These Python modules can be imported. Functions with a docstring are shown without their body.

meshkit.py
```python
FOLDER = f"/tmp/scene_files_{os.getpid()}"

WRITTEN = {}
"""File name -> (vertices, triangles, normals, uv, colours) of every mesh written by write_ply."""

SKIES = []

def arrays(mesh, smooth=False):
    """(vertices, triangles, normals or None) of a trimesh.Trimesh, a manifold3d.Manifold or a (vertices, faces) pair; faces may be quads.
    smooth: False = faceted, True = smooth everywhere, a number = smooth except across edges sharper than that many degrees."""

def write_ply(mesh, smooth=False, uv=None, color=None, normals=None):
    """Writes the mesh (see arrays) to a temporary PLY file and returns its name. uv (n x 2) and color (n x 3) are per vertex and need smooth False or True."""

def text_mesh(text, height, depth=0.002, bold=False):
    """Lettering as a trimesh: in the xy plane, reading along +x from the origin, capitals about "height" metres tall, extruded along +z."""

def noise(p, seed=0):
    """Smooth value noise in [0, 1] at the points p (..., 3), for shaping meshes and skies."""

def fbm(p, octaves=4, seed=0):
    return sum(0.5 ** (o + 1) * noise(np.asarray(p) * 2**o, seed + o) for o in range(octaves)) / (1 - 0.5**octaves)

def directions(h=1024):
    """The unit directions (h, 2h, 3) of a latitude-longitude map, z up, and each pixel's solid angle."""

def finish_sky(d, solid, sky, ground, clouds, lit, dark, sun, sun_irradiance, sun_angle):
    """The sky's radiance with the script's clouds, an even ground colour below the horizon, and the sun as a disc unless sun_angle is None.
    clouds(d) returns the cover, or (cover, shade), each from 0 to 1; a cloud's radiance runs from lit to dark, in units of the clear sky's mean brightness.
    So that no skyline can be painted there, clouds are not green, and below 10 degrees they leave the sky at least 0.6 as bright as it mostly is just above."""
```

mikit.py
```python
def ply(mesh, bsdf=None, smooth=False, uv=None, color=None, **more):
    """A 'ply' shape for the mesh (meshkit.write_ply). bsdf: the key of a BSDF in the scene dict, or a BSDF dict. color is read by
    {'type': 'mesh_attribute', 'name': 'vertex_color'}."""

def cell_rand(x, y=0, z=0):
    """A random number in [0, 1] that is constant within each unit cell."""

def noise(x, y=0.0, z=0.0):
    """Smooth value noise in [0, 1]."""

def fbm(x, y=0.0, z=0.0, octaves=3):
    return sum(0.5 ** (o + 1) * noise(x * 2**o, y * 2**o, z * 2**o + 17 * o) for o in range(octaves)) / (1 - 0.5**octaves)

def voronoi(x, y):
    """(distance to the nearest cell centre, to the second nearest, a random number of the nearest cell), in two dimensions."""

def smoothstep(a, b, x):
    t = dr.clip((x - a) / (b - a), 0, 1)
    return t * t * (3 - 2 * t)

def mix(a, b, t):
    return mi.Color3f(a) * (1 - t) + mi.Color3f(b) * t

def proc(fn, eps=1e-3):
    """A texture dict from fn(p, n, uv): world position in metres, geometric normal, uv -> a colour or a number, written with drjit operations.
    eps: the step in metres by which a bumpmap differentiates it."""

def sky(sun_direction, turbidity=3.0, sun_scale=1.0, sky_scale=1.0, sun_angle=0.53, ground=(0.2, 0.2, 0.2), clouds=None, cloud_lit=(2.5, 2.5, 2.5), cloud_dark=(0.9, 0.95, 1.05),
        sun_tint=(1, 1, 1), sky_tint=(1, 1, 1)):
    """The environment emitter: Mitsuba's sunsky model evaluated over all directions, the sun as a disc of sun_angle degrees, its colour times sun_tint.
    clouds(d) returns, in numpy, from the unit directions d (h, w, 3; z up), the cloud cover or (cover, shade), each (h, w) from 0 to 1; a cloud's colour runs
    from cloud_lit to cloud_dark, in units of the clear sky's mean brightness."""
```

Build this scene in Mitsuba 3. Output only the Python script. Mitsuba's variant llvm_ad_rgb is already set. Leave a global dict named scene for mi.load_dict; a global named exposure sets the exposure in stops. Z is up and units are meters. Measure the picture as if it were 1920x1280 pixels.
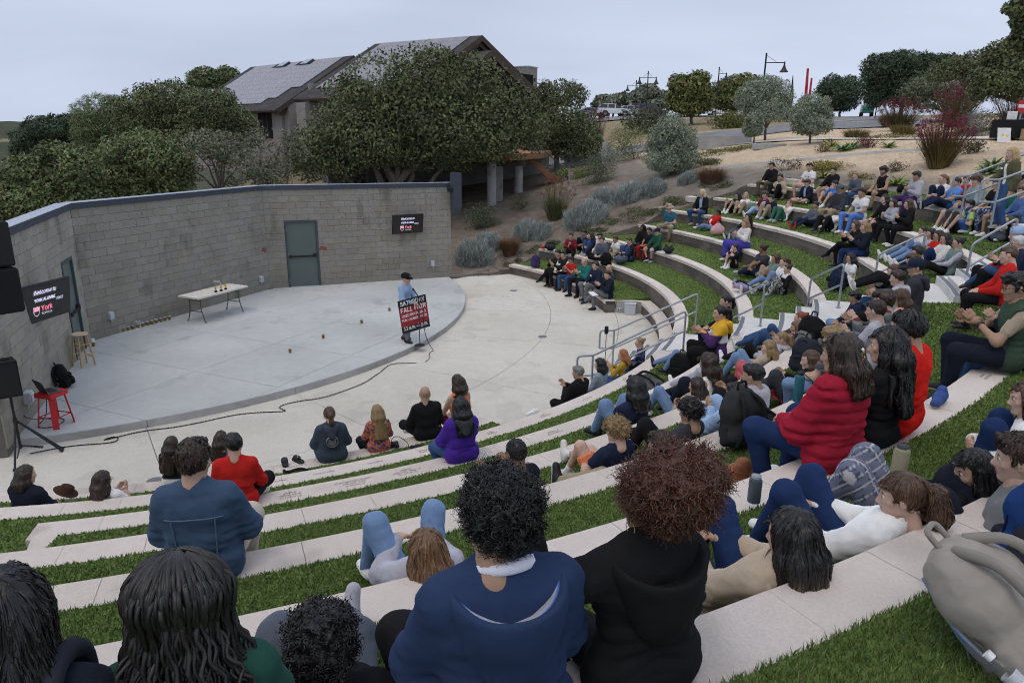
import math, random
import numpy as np, trimesh, mitsuba as mi, drjit as dr
import shapely
from shapely.geometry import Polygon, LineString, Point, box as sbox
from shapely import affinity
from shapely.ops import unary_union
import meshkit, mikit
from mikit import proc, noise, fbm, voronoi, cell_rand, smoothstep, mix

# ---------------------------------------------------------------- camera, sky, exposure
T = mi.ScalarTransform4f
PITCH, ROLL, FOCAL, EYE = 0.28286, 0.00936, 1328.26 / 1920, np.array([0.0, 0.0, 5.134])
cp, sp_, cr_, sr_ = math.cos(PITCH), math.sin(PITCH), math.cos(ROLL), math.sin(ROLL)
up0 = np.array([0, sp_, cp]); right0 = np.array([1.0, 0, 0])
cam_up = up0 * cr_ - right0 * sr_
scene, labels, count = {}, {}, {}
scene['camera'] = {'type': 'perspective', 'fov': 2 * math.degrees(math.atan(0.5 / FOCAL)), 'fov_axis': 'x', 'near_clip': 0.05, 'far_clip': 9000.0,
    'to_world': T().look_at(EYE.tolist(), (EYE + np.array([0, cp, -sp_])).tolist(), cam_up.tolist())}
def cloud_layer(d):
    x, y, z = d[..., 0], d[..., 1], np.maximum(d[..., 2], 0.02)
    q = np.stack([x / (z + .25) * 1.3, y / (z + .25) * 2.6, z * 2], -1)
    n = meshkit.fbm(q + 7.3, 4, 3)
    streak = meshkit.fbm(np.stack([x * 1.6, z * 9, y * 1.6], -1) + 3.1, 4, 8)
    west = np.clip(-x * 0.8 + 0.15, 0, 1)
    return np.ones_like(x), np.clip(0.26 + 0.85 * (n - .5) + 0.75 * (streak - .5) + .32 * west, 0, 1)
scene['sky'] = mikit.sky([-0.25, -0.35, 0.9], turbidity=4, sun_scale=0.205, sun_angle=40, clouds=cloud_layer, cloud_lit=(2.04, 2.28, 2.80), cloud_dark=(1.42, 1.64, 2.12), ground=(0.15, 0.15, 0.12))
exposure = 1.56

# ---------------------------------------------------------------- materials
def lin(r, g, b):
    return [((c / 255) / 12.92 if c / 255 < .04045 else ((c / 255 + .055) / 1.055) ** 2.4) for c in (r, g, b)]
def two(d): return {'type': 'twosided', 'inner': d}
def pr(color, rough=.85, spec=.3, **k): return two({'type': 'principled', 'base_color': color if isinstance(color, dict) else {'type': 'rgb', 'value': list(color)}, 'roughness': rough, 'specular': spec, **k})
def bump(d, fn, scale=1.0, eps=2e-3): return {'type': 'bumpmap', 'tex': proc(fn, eps), 'scale': scale, 'inner': d}
def mat(name, color, rough=.85, spec=.3, bfn=None, **k):
    d = {'type': 'principled', 'base_color': color if isinstance(color, dict) else {'type': 'rgb', 'value': list(color)}, 'roughness': rough, 'specular': spec, **k}
    if bfn: d = bump(d, bfn[0], 1.0, bfn[1])
    scene[name] = two(d); return name
# a mesh's own colour rides in its uv: u holds the hue cell (one per face), v the brightness
def own_colour(p, n, uv):
    k = dr.floor(uv.x + .5); i = dr.floor(k / 64); j = k - 64 * i; r, g = (i + .5) / 64, (j + .5) / 64
    return mi.Color3f(r, g, dr.maximum(1 - r - g, 0)) * uv.y
VC = proc(own_colour)
def coloured(m, bsdf, smooth, color, **k):
    v, f, n = meshkit.arrays(m, smooth); C_ = np.asarray(color, float); s = C_.sum(1) + 1e-9; q = np.clip((C_[:, :2] / s[:, None] * 64).astype(int), 0, 63); u = q[:, 0] * 64 + q[:, 1]
    mixed = (u[f[:, 0]] != u[f[:, 1]]) | (u[f[:, 0]] != u[f[:, 2]]); w = f[mixed]
    if len(w):
        f = f.copy(); f[mixed] = len(v) + np.arange(3 * len(w)).reshape(-1, 3); v = np.vstack([v, v[w.ravel()]]); n = None if n is None else np.vstack([n, n[w.ravel()]]); s = np.r_[s, s[w.ravel()]]; u = np.r_[u, np.repeat(u[w[:, 0]], 3)]
    path = meshkit.write_ply((v, f), False, np.c_[u, s], None, normals=n)
    return {'type': 'ply', 'filename': path, 'face_normals': n is None, 'bsdf': {'type': 'ref', 'id': bsdf}, **k}
def concrete_fn(a, b, s=1.0, speck=.10, stain=.12):
    def fn(p, n, uv):
        big = fbm(p.x * .55 * s, p.y * .55 * s, p.z * .55 * s, 4)
        mid = fbm(p.x * 6 * s + 3, p.y * 6 * s, p.z * 6 * s, 3)
        fine = noise(p.x * 130, p.y * 130, p.z * 130)
        t = dr.clip(.5 + (big - .5) * 1.6 + (mid - .5) * .5, 0, 1)
        blot = smoothstep(.62, .74, fbm(p.x * 1.7 + 40, p.y * 1.7, p.z * 1.7, 3)) * stain
        return mix(a, b, t) * (1 - speck + 2 * speck * fine) * (1 - blot)
    return fn
mat('m_plaza', proc(concrete_fn((.52, .49, .42), (.62, .59, .52), stain=.10)), .9, .2)
mat('m_stage', proc(concrete_fn((.41, .42, .41), (.52, .53, .52), stain=.13)), .85, .25)
mat('m_curb', proc(concrete_fn((.30, .30, .29), (.44, .44, .43), 2.0, stain=.35)), .9, .2)
mat('m_slab', proc(concrete_fn((.55, .55, .53), (.64, .63, .60))), .85, .25)
mat('m_cap', proc(concrete_fn((.555, .49, .435), (.66, .595, .54), 1.2, .07, .22)), .9, .2)
mat('m_cap_side', proc(concrete_fn((.40, .35, .31), (.50, .44, .40), 2.0, .10)), .9, .2)
mat('m_joint', (.07, .065, .06), .95, .1)
def wall_fn(base, warm):
    def fn(p, n, uv):
        f = fbm(p.x * 1.3, p.y * 1.3, p.z * 1.3, 4); g = noise(p.x * 60, p.y * 60, p.z * 60); h = noise(p.x * 160, p.y * 160, p.z * 160)
        st = smoothstep(.60, .80, fbm(p.x * 2.3 + 11, p.y * 2.3, p.z * .9, 4))
        low_tone = smoothstep(1.3, .1, p.z + .9 * (fbm(p.x * 1.1, p.y * 1.1, 0, 3) - .5)) * .10  # colour gets darker towards the ground, with an uneven upper limit
        return mix(base, warm, f) * (.80 + .24 * g + .16 * h) * (1 - .30 * st) * (1 - low_tone)
    return fn
for i, (k, w) in enumerate([(1.0, 0), (.90, .01), (1.08, .0), (.96, .015), (1.04, -.005)]):
    mat(f'm_block_{i}', proc(wall_fn((.25 * k + w, .234 * k + w, .205 * k), (.325 * k + w, .305 * k + w, .268 * k))), .95, .15)
mat('m_mortar', (.145, .135, .12), .95, .1)
for i, k in enumerate([1.0, .85, 1.15]):
    mat(f'm_riser_{i}', proc(wall_fn((.115 * k, .098 * k, .088 * k), (.205 * k, .178 * k, .158 * k))), .95, .15, bfn=(lambda p, n, uv: .010 * noise(p.x * 45, p.y * 45, p.z * 45), 4e-3))
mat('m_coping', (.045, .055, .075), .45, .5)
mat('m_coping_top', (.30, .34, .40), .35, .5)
mat('m_steel', proc(lambda p, n, uv: mi.Color3f(.36, .39, .43) * (.85 + .3 * noise(p.x * 30, p.y * 30, p.z * 30))), .38, .5, metallic=.55)
mat('m_nosing', (.16, .17, .19), .7, .3)
mat('m_black', (.014, .014, .016), .55, .4)
mat('m_black_matte', (.018, .018, .019), .9, .2)
mat('m_white', (.78, .78, .78), .6, .3)
def turf_fn(p, n, uv):
    a = fbm(p.x * .9, p.y * .9, 0, 4); b = noise(p.x * 55, p.y * 55, 0); c = noise(p.x * 14, p.y * 14, 3)
    w = smoothstep(.60, .80, fbm(p.x * 2.1 + 9, p.y * 2.1, 0, 4))
    base = mix((.085, .135, .036), (.135, .185, .056), dr.clip(a * 1.2 - .1 + .25 * (c - .5), 0, 1)) * (.62 + .75 * b)
    return mix(base, (.115, .135, .05), w * .35)
mat('m_turf', proc(turf_fn), .95, .1)
scene['m_blade'] = two({'type': 'principled', 'base_color': VC, 'roughness': .55, 'specular': .35})
scene['m_leaf'] = two({'type': 'principled', 'base_color': VC, 'roughness': .6, 'specular': .3})
def soil_fn(p, n, uv):
    big = fbm(p.x * .23, p.y * .23, 0, 4); f = fbm(p.x * 3.1, p.y * 3.1, p.z * 3, 4); g = noise(p.x * 38, p.y * 38, p.z * 38); h = noise(p.x * 110, p.y * 110, p.z * 110)
    mulch = mix((.115, .092, .074), (.25, .208, .17), dr.clip(f * 1.3 - .15, 0, 1))
    sand = mix((.42, .325, .22), (.58, .47, .34), dr.clip(f * 1.2 - .1, 0, 1))
    grey = mix((.15, .135, .115), (.26, .235, .20), f)
    # the planted bank is mulch, the bed above the seats is sand
    up = smoothstep(3.55, 4.05, p.z + .55 * (big - .5)) * smoothstep(5.5, 8.5, p.x)
    mid = smoothstep(2.2, 3.4, p.z) * smoothstep(3., 7., p.x)
    c = mix(mix(mulch, grey, mid * .8), sand, up)
    far = smoothstep(48., 60., p.y)
    c = mix(c, mix((.14, .12, .075), (.22, .185, .11), f), far * .8)
    return c * (.62 + .5 * g + .26 * h)
mat('m_soil', proc(soil_fn), .97, .1, bfn=(lambda p, n, uv: .03 * noise(p.x * 24, p.y * 24, p.z * 24), 6e-3))
mat('m_asphalt', proc(concrete_fn((.14, .14, .145), (.20, .20, .205), 1.0, .2)), .9, .2)
mat('m_path', proc(concrete_fn((.44, .41, .37), (.52, .49, .45), 1.0)), .9, .2)

# ---------------------------------------------------------------- helpers
def numbered(name):
    n = count.get(name, -1) + 1
    count[name] = n
    return name if n == 0 else f'{name}_{n:03d}'
def thing(name, label, cat, group=None):
    key = numbered(name); labels[key] = {'label': label, 'category': cat}
    if group: labels[key]['group'] = group
    return key
def obj(name, mesh, m, parent=None, smooth=False, label=None, **k):
    key = numbered(name if parent is None else parent + '__' + name)
    if 'color' in k and smooth not in (True, False): smooth = True
    scene[key] = coloured(mesh, m, smooth, **k) if 'color' in k else mikit.ply(mesh, m, smooth=smooth, **k)
    if label: labels[key] = {'label': label}
    return key
def struct(name, mesh, m, smooth=False, **k):
    key = obj(name, mesh, m, None, smooth, **k); labels[key] = {'kind': 'structure'}; return key
def stuffy(key, label=None):
    labels[key] = {'kind': 'stuff', **({'label': label} if label else {})}; return key
def cat(ms): return trimesh.util.concatenate([m for m in ms if m is not None and len(m.faces)])
def mesh(v, f): return trimesh.Trimesh(np.asarray(v, float), np.asarray(f), process=False)
def bx(x0, x1, y0, y1, z0, z1):
    m = trimesh.creation.box([x1 - x0, y1 - y0, z1 - z0]); m.apply_translation([(x0 + x1) / 2, (y0 + y1) / 2, (z0 + z1) / 2]); return m
def rbox(sx, sy, sz, r=.01, seg=1):
    """box centred on the origin with chamfered edges"""
    import manifold3d as m3
    pts = np.array([[a * (sx / 2 - (r if i != 0 else 0)), b * (sy / 2 - (r if i != 1 else 0)), c * (sz / 2 - (r if i != 2 else 0))] for a in (-1, 1) for b in (-1, 1) for c in (-1, 1) for i in range(3)])
    return trimesh.convex.convex_hull(pts)
def frame(o, x, y, z):
    M = np.eye(4); M[:3, 0], M[:3, 1], M[:3, 2], M[:3, 3] = x, y, z, o; return M
def moved(m, M): m = m.copy(); m.apply_transform(M); return m
def rotz(a): return trimesh.transformations.rotation_matrix(a, [0, 0, 1])
def trn(x, y, z): return trimesh.transformations.translation_matrix([x, y, z])
def tube(path, r, n=8, cap=True, closed=False):
    P = np.asarray(path, float); R = np.broadcast_to(np.asarray(r, float), (len(P),))
    t = np.gradient(P, axis=0) if not closed else np.roll(P, -1, 0) - np.roll(P, 1, 0)
    t /= np.linalg.norm(t, axis=1)[:, None] + 1e-12
    u = np.cross(t[0], [0, 0, 1]); u = u if np.linalg.norm(u) > .1 else np.cross(t[0], [1, 0, 0]); u /= np.linalg.norm(u)
    U = []
    for k in range(len(P)):
        u = u - t[k] * (u @ t[k]); u /= np.linalg.norm(u) + 1e-12; U.append(u)
    U = np.array(U); V = np.cross(t, U)
    a = np.arange(n) * 2 * np.pi / n
    ring = P[:, None] + R[:, None, None] * (np.cos(a)[None, :, None] * U[:, None] + np.sin(a)[None, :, None] * V[:, None])
    v = ring.reshape(-1, 3); f = []
    m = len(P) if closed else len(P) - 1
    i = np.arange(n); j = (i + 1) % n
    for k in range(m):
        b0, b1 = k * n, ((k + 1) % len(P)) * n
        f.append(np.stack([b0 + i, b0 + j, b1 + j], 1)); f.append(np.stack([b0 + i, b1 + j, b1 + i], 1))
    if cap and not closed:
        v = np.vstack([v, P[0], P[-1]]); c0, c1 = len(v) - 2, len(v) - 1; b1 = (len(P) - 1) * n
        f.append(np.stack([i * 0 + c0, j, i], 1)); f.append(np.stack([i * 0 + c1, b1 + i, b1 + j], 1))
    return mesh(v, np.vstack(f))
def smooth_path(pts, rad, n=5):
    """polyline with rounded corners"""
    P = [np.asarray(p, float) for p in pts]; out = [P[0]]
    for a, b, c in zip(P[:-2], P[1:-1], P[2:]):
        r = min(rad, .45 * np.linalg.norm(a - b), .45 * np.linalg.norm(c - b))
        s, e = b + (a - b) / np.linalg.norm(a - b) * r, b + (c - b) / np.linalg.norm(c - b) * r
        for t in np.linspace(0, 1, n): out.append((1 - t) ** 2 * s + 2 * t * (1 - t) * b + t * t * e)
    out.append(P[-1]); return np.array(out)
def spline(pts, n=60):
    from scipy.interpolate import CubicSpline
    P = np.asarray(pts, float); d = np.r_[0, np.cumsum(np.linalg.norm(np.diff(P, axis=0), axis=1))]
    return CubicSpline(d, P)(np.linspace(0, d[-1], n))
def lathe(prof, n=16, cap=True):
    prof = np.asarray(prof, float); a = np.arange(n) * 2 * np.pi / n
    v = np.stack([prof[:, None, 0] * np.cos(a), prof[:, None, 0] * np.sin(a), prof[:, None, 1] + 0 * a], -1).reshape(-1, 3); f = []
    i = np.arange(n); j = (i + 1) % n
    for k in range(len(prof) - 1):
        b0, b1 = k * n, (k + 1) * n
        f += [np.stack([b0 + i, b0 + j, b1 + j], 1), np.stack([b0 + i, b1 + j, b1 + i], 1)]
    return mesh(v, np.vstack(f))
def prism(poly, z0, z1):
    ms = []
    for g in getattr(poly, 'geoms', [poly]):
        if g.is_empty or g.area < 1e-5: continue
        m = trimesh.creation.extrude_polygon(g, z1 - z0, engine='earcut'); m.apply_translation([0, 0, z0]); ms.append(m)
    return cat(ms)
def quad_strip(A, B):
    """surface between two polylines of equal length"""
    A, B = np.asarray(A), np.asarray(B); n = len(A); i = np.arange(n - 1)
    return mesh(np.vstack([A, B]), np.vstack([np.stack([i, i + 1, n + i + 1], 1), np.stack([i, n + i + 1, n + i], 1)]))
rng = np.random.default_rng(11)

# ---------------------------------------------------------------- the bowl: numbers
C = np.array([-7.894, 19.5]); S = np.array([-12.55, 21.2])
R1, DR, DZ, Z1, CAP = 10.795, 1.4096, .5025, .368, .30
def RK(k): return R1 + DR * (k - 1)
def ZK(k): return Z1 + DZ * (k - 1)
def pol(r, deg, z=0.0): a = math.radians(deg); return np.array([C[0] + r * math.cos(a), C[1] + r * math.sin(a), z])
STAGE_Z, STAGE_R = .15, 11.08
WL = np.array([[-8.2, 10.6], [-10.42, 16.84], [-8.09, 23.2], [-2.23, 25.56]])
RIGHT_END = {1: 44, 2: 43, 3: 38, 4: 32, 5: 32, 6: 28.5, 7: 27.5}
AISLE = (-26.0, -19.0)
def sector(r0, r1, a0, a1, step=1.0):
    n = max(2, int(abs(a1 - a0) / step) + 1); t = np.radians(np.linspace(a0, a1, n))
    o = [(C[0] + r1 * math.cos(x), C[1] + r1 * math.sin(x)) for x in t]; i = [(C[0] + r0 * math.cos(x), C[1] + r0 * math.sin(x)) for x in t[::-1]]
    return Polygon(o + i)
def arcblock(r0, r1, a0, a1, z0, z1, n=2, bev=.008):
    """a solid ring piece with bevelled top edges"""
    a = np.radians(np.linspace(a0, a1, n + 1)); e = bev / r0
    prof = [(r0, z0), (r0, z1 - bev), (r0 + bev, z1), (r1 - bev, z1), (r1, z1 - bev), (r1, z0)]
    v = []; m = len(prof)
    for k, x in enumerate(a):
        for (r, z) in prof: v.append([C[0] + r * math.cos(x), C[1] + r * math.sin(x), z])
    f = []
    for k in range(n):
        for j in range(m):
            p, q = k * m + j, k * m + (j + 1) % m; f += [[p, q, q + m], [p, q + m, p + m]]
    for j in range(1, m - 1): f += [[0, j + 1, j], [n * m, n * m + j, n * m + j + 1]]
    mm = mesh(v, f); mm.invert(); return mm

# ---------------------------------------------------------------- plaza and stage
disc = lambda c, r: Point(*c).buffer(r, 96)
wall_line = LineString(WL)
wd = [(WL[i + 1] - WL[i]) / np.linalg.norm(WL[i + 1] - WL[i]) for i in range(3)]
front_poly = Polygon(list(map(tuple, WL)) + [(30, 32), (30, 0), (-7.6, 0)])
stage_poly = disc(S, STAGE_R).intersection(front_poly)
def cutlines(polys, lines, w): return polys.difference(unary_union([l.buffer(w, cap_style=2) for l in lines]))
gd = np.array([math.cos(math.radians(-24.5)), math.sin(math.radians(-24.5))]); gn = np.array([-gd[1], gd[0]])
lines = []
for off in (-8.44, -6.05, -3.66, -1.25, 1.15, 3.55): lines.append(LineString([S + gn * off - gd * 20, S + gn * off + gd * 20]))
for off in (3.3, 5.62, 7.92, 10.2): lines.append(LineString([S + gd * off - gn * 20, S + gd * off + gn * 20]))
struct('stage', prism(stage_poly.buffer(-.012), .012, STAGE_Z - .012), 'm_joint')
for g in cutlines(stage_poly, lines, .006).geoms:
    if g.area > .02:
        obj('slab', prism(g, STAGE_Z - .018, STAGE_Z), 'm_stage', 'stage')
# the stage's kerb, in cast pieces along the arc
a = np.linspace(-70, 26, 200); cnt = 0
edges = [-68.5, -57.4, -42.9, -29.5, -15, -.9, 13.4, 23.2]
for a0, a1 in zip(edges[:-1], edges[1:]):
    t = np.radians(np.linspace(a0 + .03, a1 - .03, 16))
    o = [(S[0] + (STAGE_R + .004) * math.cos(x), S[1] + (STAGE_R + .004) * math.sin(x)) for x in t]; i = [(S[0] + (STAGE_R - .06) * math.cos(x), S[1] + (STAGE_R - .06) * math.sin(x)) for x in t[::-1]]
    obj('kerb', prism(Polygon(o + i), -.02, STAGE_Z - .019), 'm_curb', 'stage')
plaza_out = disc(C, 11.9).union(Polygon([(-9, 12), (-14, 2), (-2, 4), (2, 10)])).difference(disc(C, 60).difference(disc(C, 12.15)))
hill_edge = Polygon([(-2.6, 25.4), (-1.9, 26.35), (-.6, 26.75), (-.1, 27.0), (30, 30), (30, -5), (-16, -5), (-8.6, 10.4), (-7, 14), (-7, 20)])
plaza_poly = plaza_out.intersection(hill_edge)
pl = [LineString([(S[0] + r * math.cos(x), S[1] + r * math.sin(x)) for x in np.radians(np.arange(-100, 60, 1.5))]) for r in (13.72, 15.66)]
for x in (-72, -57.5, -42.9, -29.3, -15, -.9, 13.4): pl.append(LineString([S + 11.0 * np.array([math.cos(math.radians(x)), math.sin(math.radians(x))]), S + 20 * np.array([math.cos(math.radians(x)), math.sin(math.radians(x))])]))
struct('plaza', prism(plaza_poly, -.10, -.011), 'm_joint')
for g in cutlines(plaza_poly.difference(disc(S, STAGE_R - .05)), pl, .006).geoms:
    if g.area > .02: obj('slab', prism(g, -.016, 0), 'm_plaza', 'plaza')
for k, (x, y) in enumerate([(.81, 18.15), (.04, 23.92), (-5.46, 9.83)]):
    d = thing('floor_drain', ['round grey floor drain lid on the plaza joint nearest the handrails', 'round grey floor drain lid on the plaza, below the men on the lowest bench', 'round grey floor drain lid by the foot of the girl in green and black'][k], 'drain')
    obj('lid', moved(lathe([[0.001, .006], [.12, .006], [.125, 0]], 20), trn(x, y, 0)), 'm_nosing', d)

# ---------------------------------------------------------------- terraces
turf_parts = []
def bench(k, a0, a1, side, name_label):
    z = ZK(k); r = RK(k)
    t = thing('seat_wall', name_label, 'bench', 'curved seat walls of the terraces')
    step = math.degrees(.62 / (r + .15)); n = max(1, int(round(abs(a1 - a0) / step))); e = np.linspace(a0, a1, n + 1); g = math.degrees(.0022 / r)
    for p, q in zip(e[:-1], e[1:]): obj('cap_slab', arcblock(r - .025, r + CAP, p + g, q - g, z - .095 , z + rng.uniform(-.0015, .0015)), 'm_cap', t)
    obj('bed', arcblock(r - .004, r + CAP - .01, a0 + .01, a1 - .01, z - .12, z - .012, max(4, n), .002), 'm_joint', t)
    zb = -.05 if k == 1 else ZK(k - 1)
    if side == 'right':
        obj('core', arcblock(r + .03, r + CAP - .02, a0 + .02, a1 - .02, zb - .3, z - .1, max(4, n), .002), 'm_mortar', t)
        h = (z - .097 - zb - .0) / 2; nb = max(1, int(round(abs(a1 - a0) / math.degrees(.4 / r))))
        for c in range(2):
            ee = np.linspace(a0, a1, nb + 1); ee = ee if c == 0 else np.r_[a0, (ee[:-1] + ee[1:]) / 2, a1]
            for p, q in zip(ee[:-1], ee[1:]):
                obj('block', arcblock(r + rng.uniform(-.004, .004), r + .1, p + g * 1.2, q - g * 1.2, zb + h * c + .003, zb + h * (c + 1) - .003, 1, .006), f'm_riser_{rng.integers(3)}', t)
    else:
        obj('riser', arcblock(r, r + CAP - .02, a0 + .02, a1 - .02, zb - .3, z - .1, max(4, n), .002), 'm_riser_0', t)
    return t
ORD = ['lowest', 'second', 'third', 'fourth', 'fifth', 'sixth', 'seventh']
A_LEFT = {1: (-92, -47), 2: (-95, -26), 3: (-76.5, -26), 4: (-95, -26), 5: (-95, -26), 6: (-95, -26), 7: (-95, -26)}
for k in range(1, 8):
    if k == 1: bench(1, 7.2, RIGHT_END[1], 'right', 'lowest curved seat wall beyond the aisle, under the clapping men')
    else: bench(k, AISLE[1] if k < 7 else -14, RIGHT_END[k], 'right', f'{ORD[k-1]} curved seat wall up the far side of the stair, pale caps on brown block')
    bench(k, *A_LEFT[k], 'left', f'{ORD[k-1]} curved row of pale cap slabs on the near side of the stair')
# a low ledge that hugs the second wall where the lowest one stops
t = thing('seat_wall', 'short low pale ledge hugging the second seat wall beside the electrical box', 'bench', 'curved seat walls of the terraces')
for p, q in zip(np.linspace(-17.5, 7, 10)[:-1], np.linspace(-17.5, 7, 10)[1:]): obj('cap_slab', arcblock(11.83, 12.17, p + .01, q - .01, .275, Z1), 'm_cap', t)
obj('riser', arcblock(11.86, 12.17, -17.5, 7, -.1, .27, 10, .002), 'm_riser_0', t)
t = thing('seat_wall', 'low ledge hidden in front of the four seated adults by the near handrail', 'bench', 'curved seat walls of the terraces')
for p, q in zip(np.linspace(-46.8, -26, 8)[:-1], np.linspace(-46.8, -26, 8)[1:]): obj('cap_slab', arcblock(11.83, 12.17, p + .01, q - .01, .275, Z1), 'm_cap', t)
obj('riser', arcblock(11.86, 12.17, -46.8, -26, -.1, .27, 10, .002), 'm_riser_0', t)
# return of the third wall at its left end
rt = thing('seat_wall', 'short pale return slab closing the left end of the third seat row', 'bench', 'curved seat walls of the terraces')
A = np.array([pol(RK(3) - .02, -76.5), pol(RK(4) - .01, -75.6), pol(RK(4) - .01, -74.4), pol(RK(3) + CAP, -75.2)])[:, :2]
lo_ = Polygon([A[0], (A[0] + A[1]) / 2, (A[3] + A[2]) / 2, A[3]]); hi_ = Polygon([(A[0] + A[1]) / 2 + .003, A[1], A[2], (A[3] + A[2]) / 2 + .003])
obj('cap_slab', prism(lo_, ZK(3) - .09, ZK(3) + .003), 'm_cap', rt); obj('cap_slab', prism(hi_, ZK(3) - .09, ZK(3) + .003), 'm_slab', rt)
# turf treads: level at the cap, rising 9 cm to the next riser
def tread(k, a0, a1, r0=None, r1=None, z0=None, z1=None):
    r0 = RK(k) + CAP if r0 is None else r0; r1 = RK(k + 1) + .03 if r1 is None else r1; z0 = ZK(k) + .006 if z0 is None else z0; z1 = ZK(k) + .09 if z1 is None else z1
    n = max(3, int(abs(a1 - a0) / .8)); an = np.linspace(a0, a1, n); m = 4
    for j in range(m):
        ra, rb = r0 + (r1 - r0) * j / m, r0 + (r1 - r0) * (j + 1) / m; za, zb = z0 + (z1 - z0) * j / m, z0 + (z1 - z0) * (j + 1) / m
        turf_parts.append(quad_strip([pol(rb, x, zb) for x in an], [pol(ra, x, za) for x in an]))
    for x in (a0, a1):
        A = [pol(r0, x, z0), pol(r1, x, z1)]; turf_parts.append(quad_strip(A, [p - [0, 0, .25] for p in A]))
for k in range(1, 8):
    out = RIGHT_END[k] + (0 if k < 7 else 0)
    if k == 1: tread(1, 7.4, RIGHT_END[2])
    elif k < 7: tread(k, AISLE[1], max(RIGHT_END[k + 1], RIGHT_END[k]) - .3)
    else: tread(7, -14, RIGHT_END[7], r1=20.6)
    if k == 2: tread(2, -95, -26); 
    elif k == 1: tread(1, -92, -47)
    elif k == 7: tread(7, -95, -26, r1=25, z1=ZK(7) + .12)
    elif k == 3: tread(3, -75.3, -26)
    else: tread(k, -95, -26)
tread(3, -95, -75.4, r0=RK(3) - .05, z0=ZK(2) + .09, z1=ZK(2) + .16)
struct('turf', cat(turf_parts), 'm_turf', smooth=30)
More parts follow.
